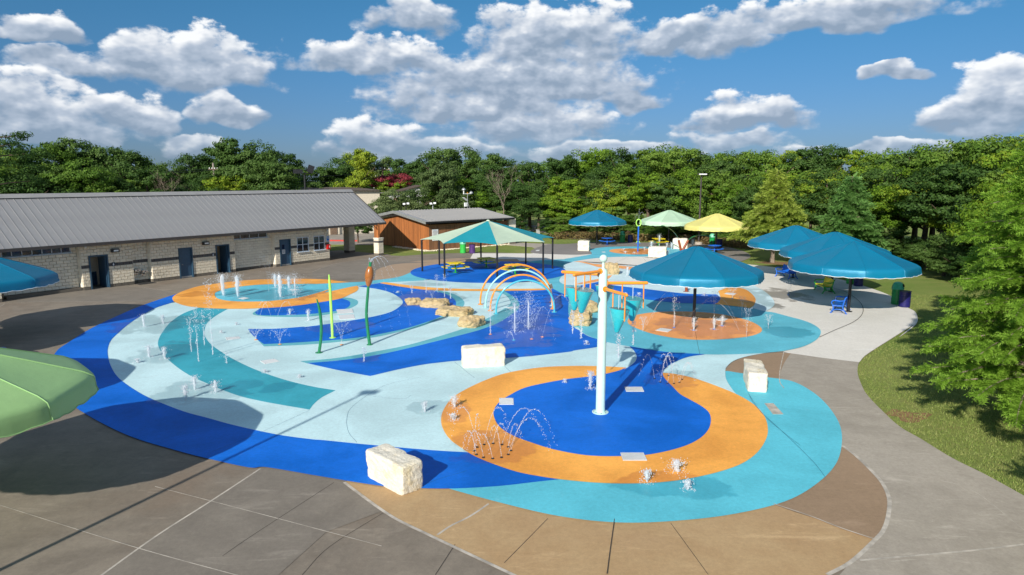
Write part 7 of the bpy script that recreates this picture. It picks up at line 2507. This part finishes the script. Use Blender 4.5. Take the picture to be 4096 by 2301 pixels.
# umbrella ring
UR = 'jet in the orange ring around the near umbrella pole'
for x, y, tp, lab in ((1020, 808, 480, 'tall thin ' + UR), (1222, 835, 690, 'frothy ' + UR + ', at its front'), (1432, 825, 695, 'frothy ' + UR + ', right of the pole'), (1515, 790, 675, 'slim ' + UR + ', beside the cover plate')):
    jet('stream' if y == 808 else 'foam', 'S8', x, y, tp, lab, 0.8, 'blue_metal')
for x, y, tp in ((700, 850, 690), (1765, 915, 600), (1990, 815, 665), (1430, 745, 430), (1715, 700, 480)):
    jet('fan', 'S8', x, y, tp, 'fine vertical spray at the rim of the umbrella ring', 0.55)
for x, y, dx, dy in ((795, 712, 1.9, 1.5), (740, 787, 2.3, 1.6), (1690, 835, -2.1, 1.7), (1665, 760, -1.8, 1.2)):
    jet('arc', 'S8', x, y, 1.25, 'slanting jet aimed at the near umbrella pole', vec=(dx, dy))
jet('fan', 'S6', 655, 1062, 880, 'spray fan wetting the white paving before the yellow bench', 1.3, 'blue_metal')
jet('fan', 'S8', 1620, 508, 400, 'spray fan on the small orange oval', 0.8, 'sky_paint')
jet('foam', 'R3', 745, 985, 880, 'slim frothy jet between the rock and the near umbrella', 0.8)
for x in (520, 660, 1330):
    jet('foam', 'S8', x, 478, 440, 'low splash on the blue band behind the umbrella', 1.0)
# far pad
FP = 'jet on the far orange pad'
for x, y, tp in ((865, 615, 590), (885, 660, 628), (1005, 660, 638), (1145, 612, 575)):
    jet('foam', 'S5', x, y, tp, 'short bubbler round the blue ring post', 1.0)
for x, y, tp, w in ((1240, 590, 485, 1.6), (1345, 560, 395, 1.0), (1450, 570, 512, 1.2), (1512, 605, 502, 1.3), (1795, 585, 458, 1.4), (1455, 690, 612, 1.5)):
    jet('foam', 'S5', x, y, tp, 'tall frothy ' + FP + ' near the limestone blocks', w)
# cattail and ring post spouts
for dx, dy, hh, dr in ((-0.18, 0.0, 0.28, 2.6), (0.32, 0.1, 0.25, 2.8), (0.75, 0.5, 0.30, 3.0), (1.1, 0.9, 0.34, 3.2), (1.5, 1.3, 0.36, 3.3)):
    jet('arc', 'P', 0, 0, hh * 1.6, 'fine stream falling from the top of the cattail', vec=(dx, dy, dr), base_z=CAT_TOP.z, xy=(CAT_TOP.x, CAT_TOP.y))
for dx, hh, dr in ((-0.45, 0.35, 0.6), (0.05, 0.62, 0.1), (0.7, 0.5, 0.5)):
    jet('arc', 'P', 0, 0, hh * 1.7, 'fine stream spouting from the lime ring of the blue post', vec=(dx, 0.0, dr), base_z=3.2, xy=rp)
# streams filling the buckets
for ang, fr, ax_, ay_ in ARMS[:4]:
    z = hat(fr, ax_, ay_, TW)
    a = R(ang)
    t = thing('water_stream', 'thin stream filling a turquoise bucket of the tower', 'water jet', (TW[0] + 0.9 * math.cos(a), TW[1] + 0.9 * math.sin(a), z - 0.85), 0, 'streams filling the buckets')
    MB().tube([(0, 0, 0), (0, 0, 0.4), (0, 0, 0.82)], 0.012, 6).build('column', MAT['water_spray'], t)
    jet('stream', 'P', 0, 0, 0.7, 'leak dripping from a turquoise bucket of the tower', 0.5, base_z=z - 1.85, xy=(TW[0] + 0.95 * math.cos(a), TW[1] + 0.95 * math.sin(a)))


# ------------------------------------------------------------------ look-alikes: say which one by its distance from the lens
bpy.context.view_layer.update()
same = {}
for o in SC.objects:
    if o.parent is None and o.get('label') and o.get('category') and not o.get('kind'):
        same.setdefault(o['label'], []).append(o)
ORD = ['nearest', 'second nearest', 'third nearest', 'fourth nearest', 'fifth nearest', 'sixth nearest', 'seventh nearest', 'eighth nearest', 'ninth nearest', 'tenth nearest', 'eleventh nearest', 'twelfth nearest']
for lab, obs in same.items():
    if len(obs) > 1:
        obs.sort(key=lambda o: (o.location - cam.location).length)
        for i, o in enumerate(obs):
            o['label'] = lab + ', ' + (ORD[i] if i < len(obs) - 1 or len(obs) > 12 else 'farthest') if i < 12 else lab
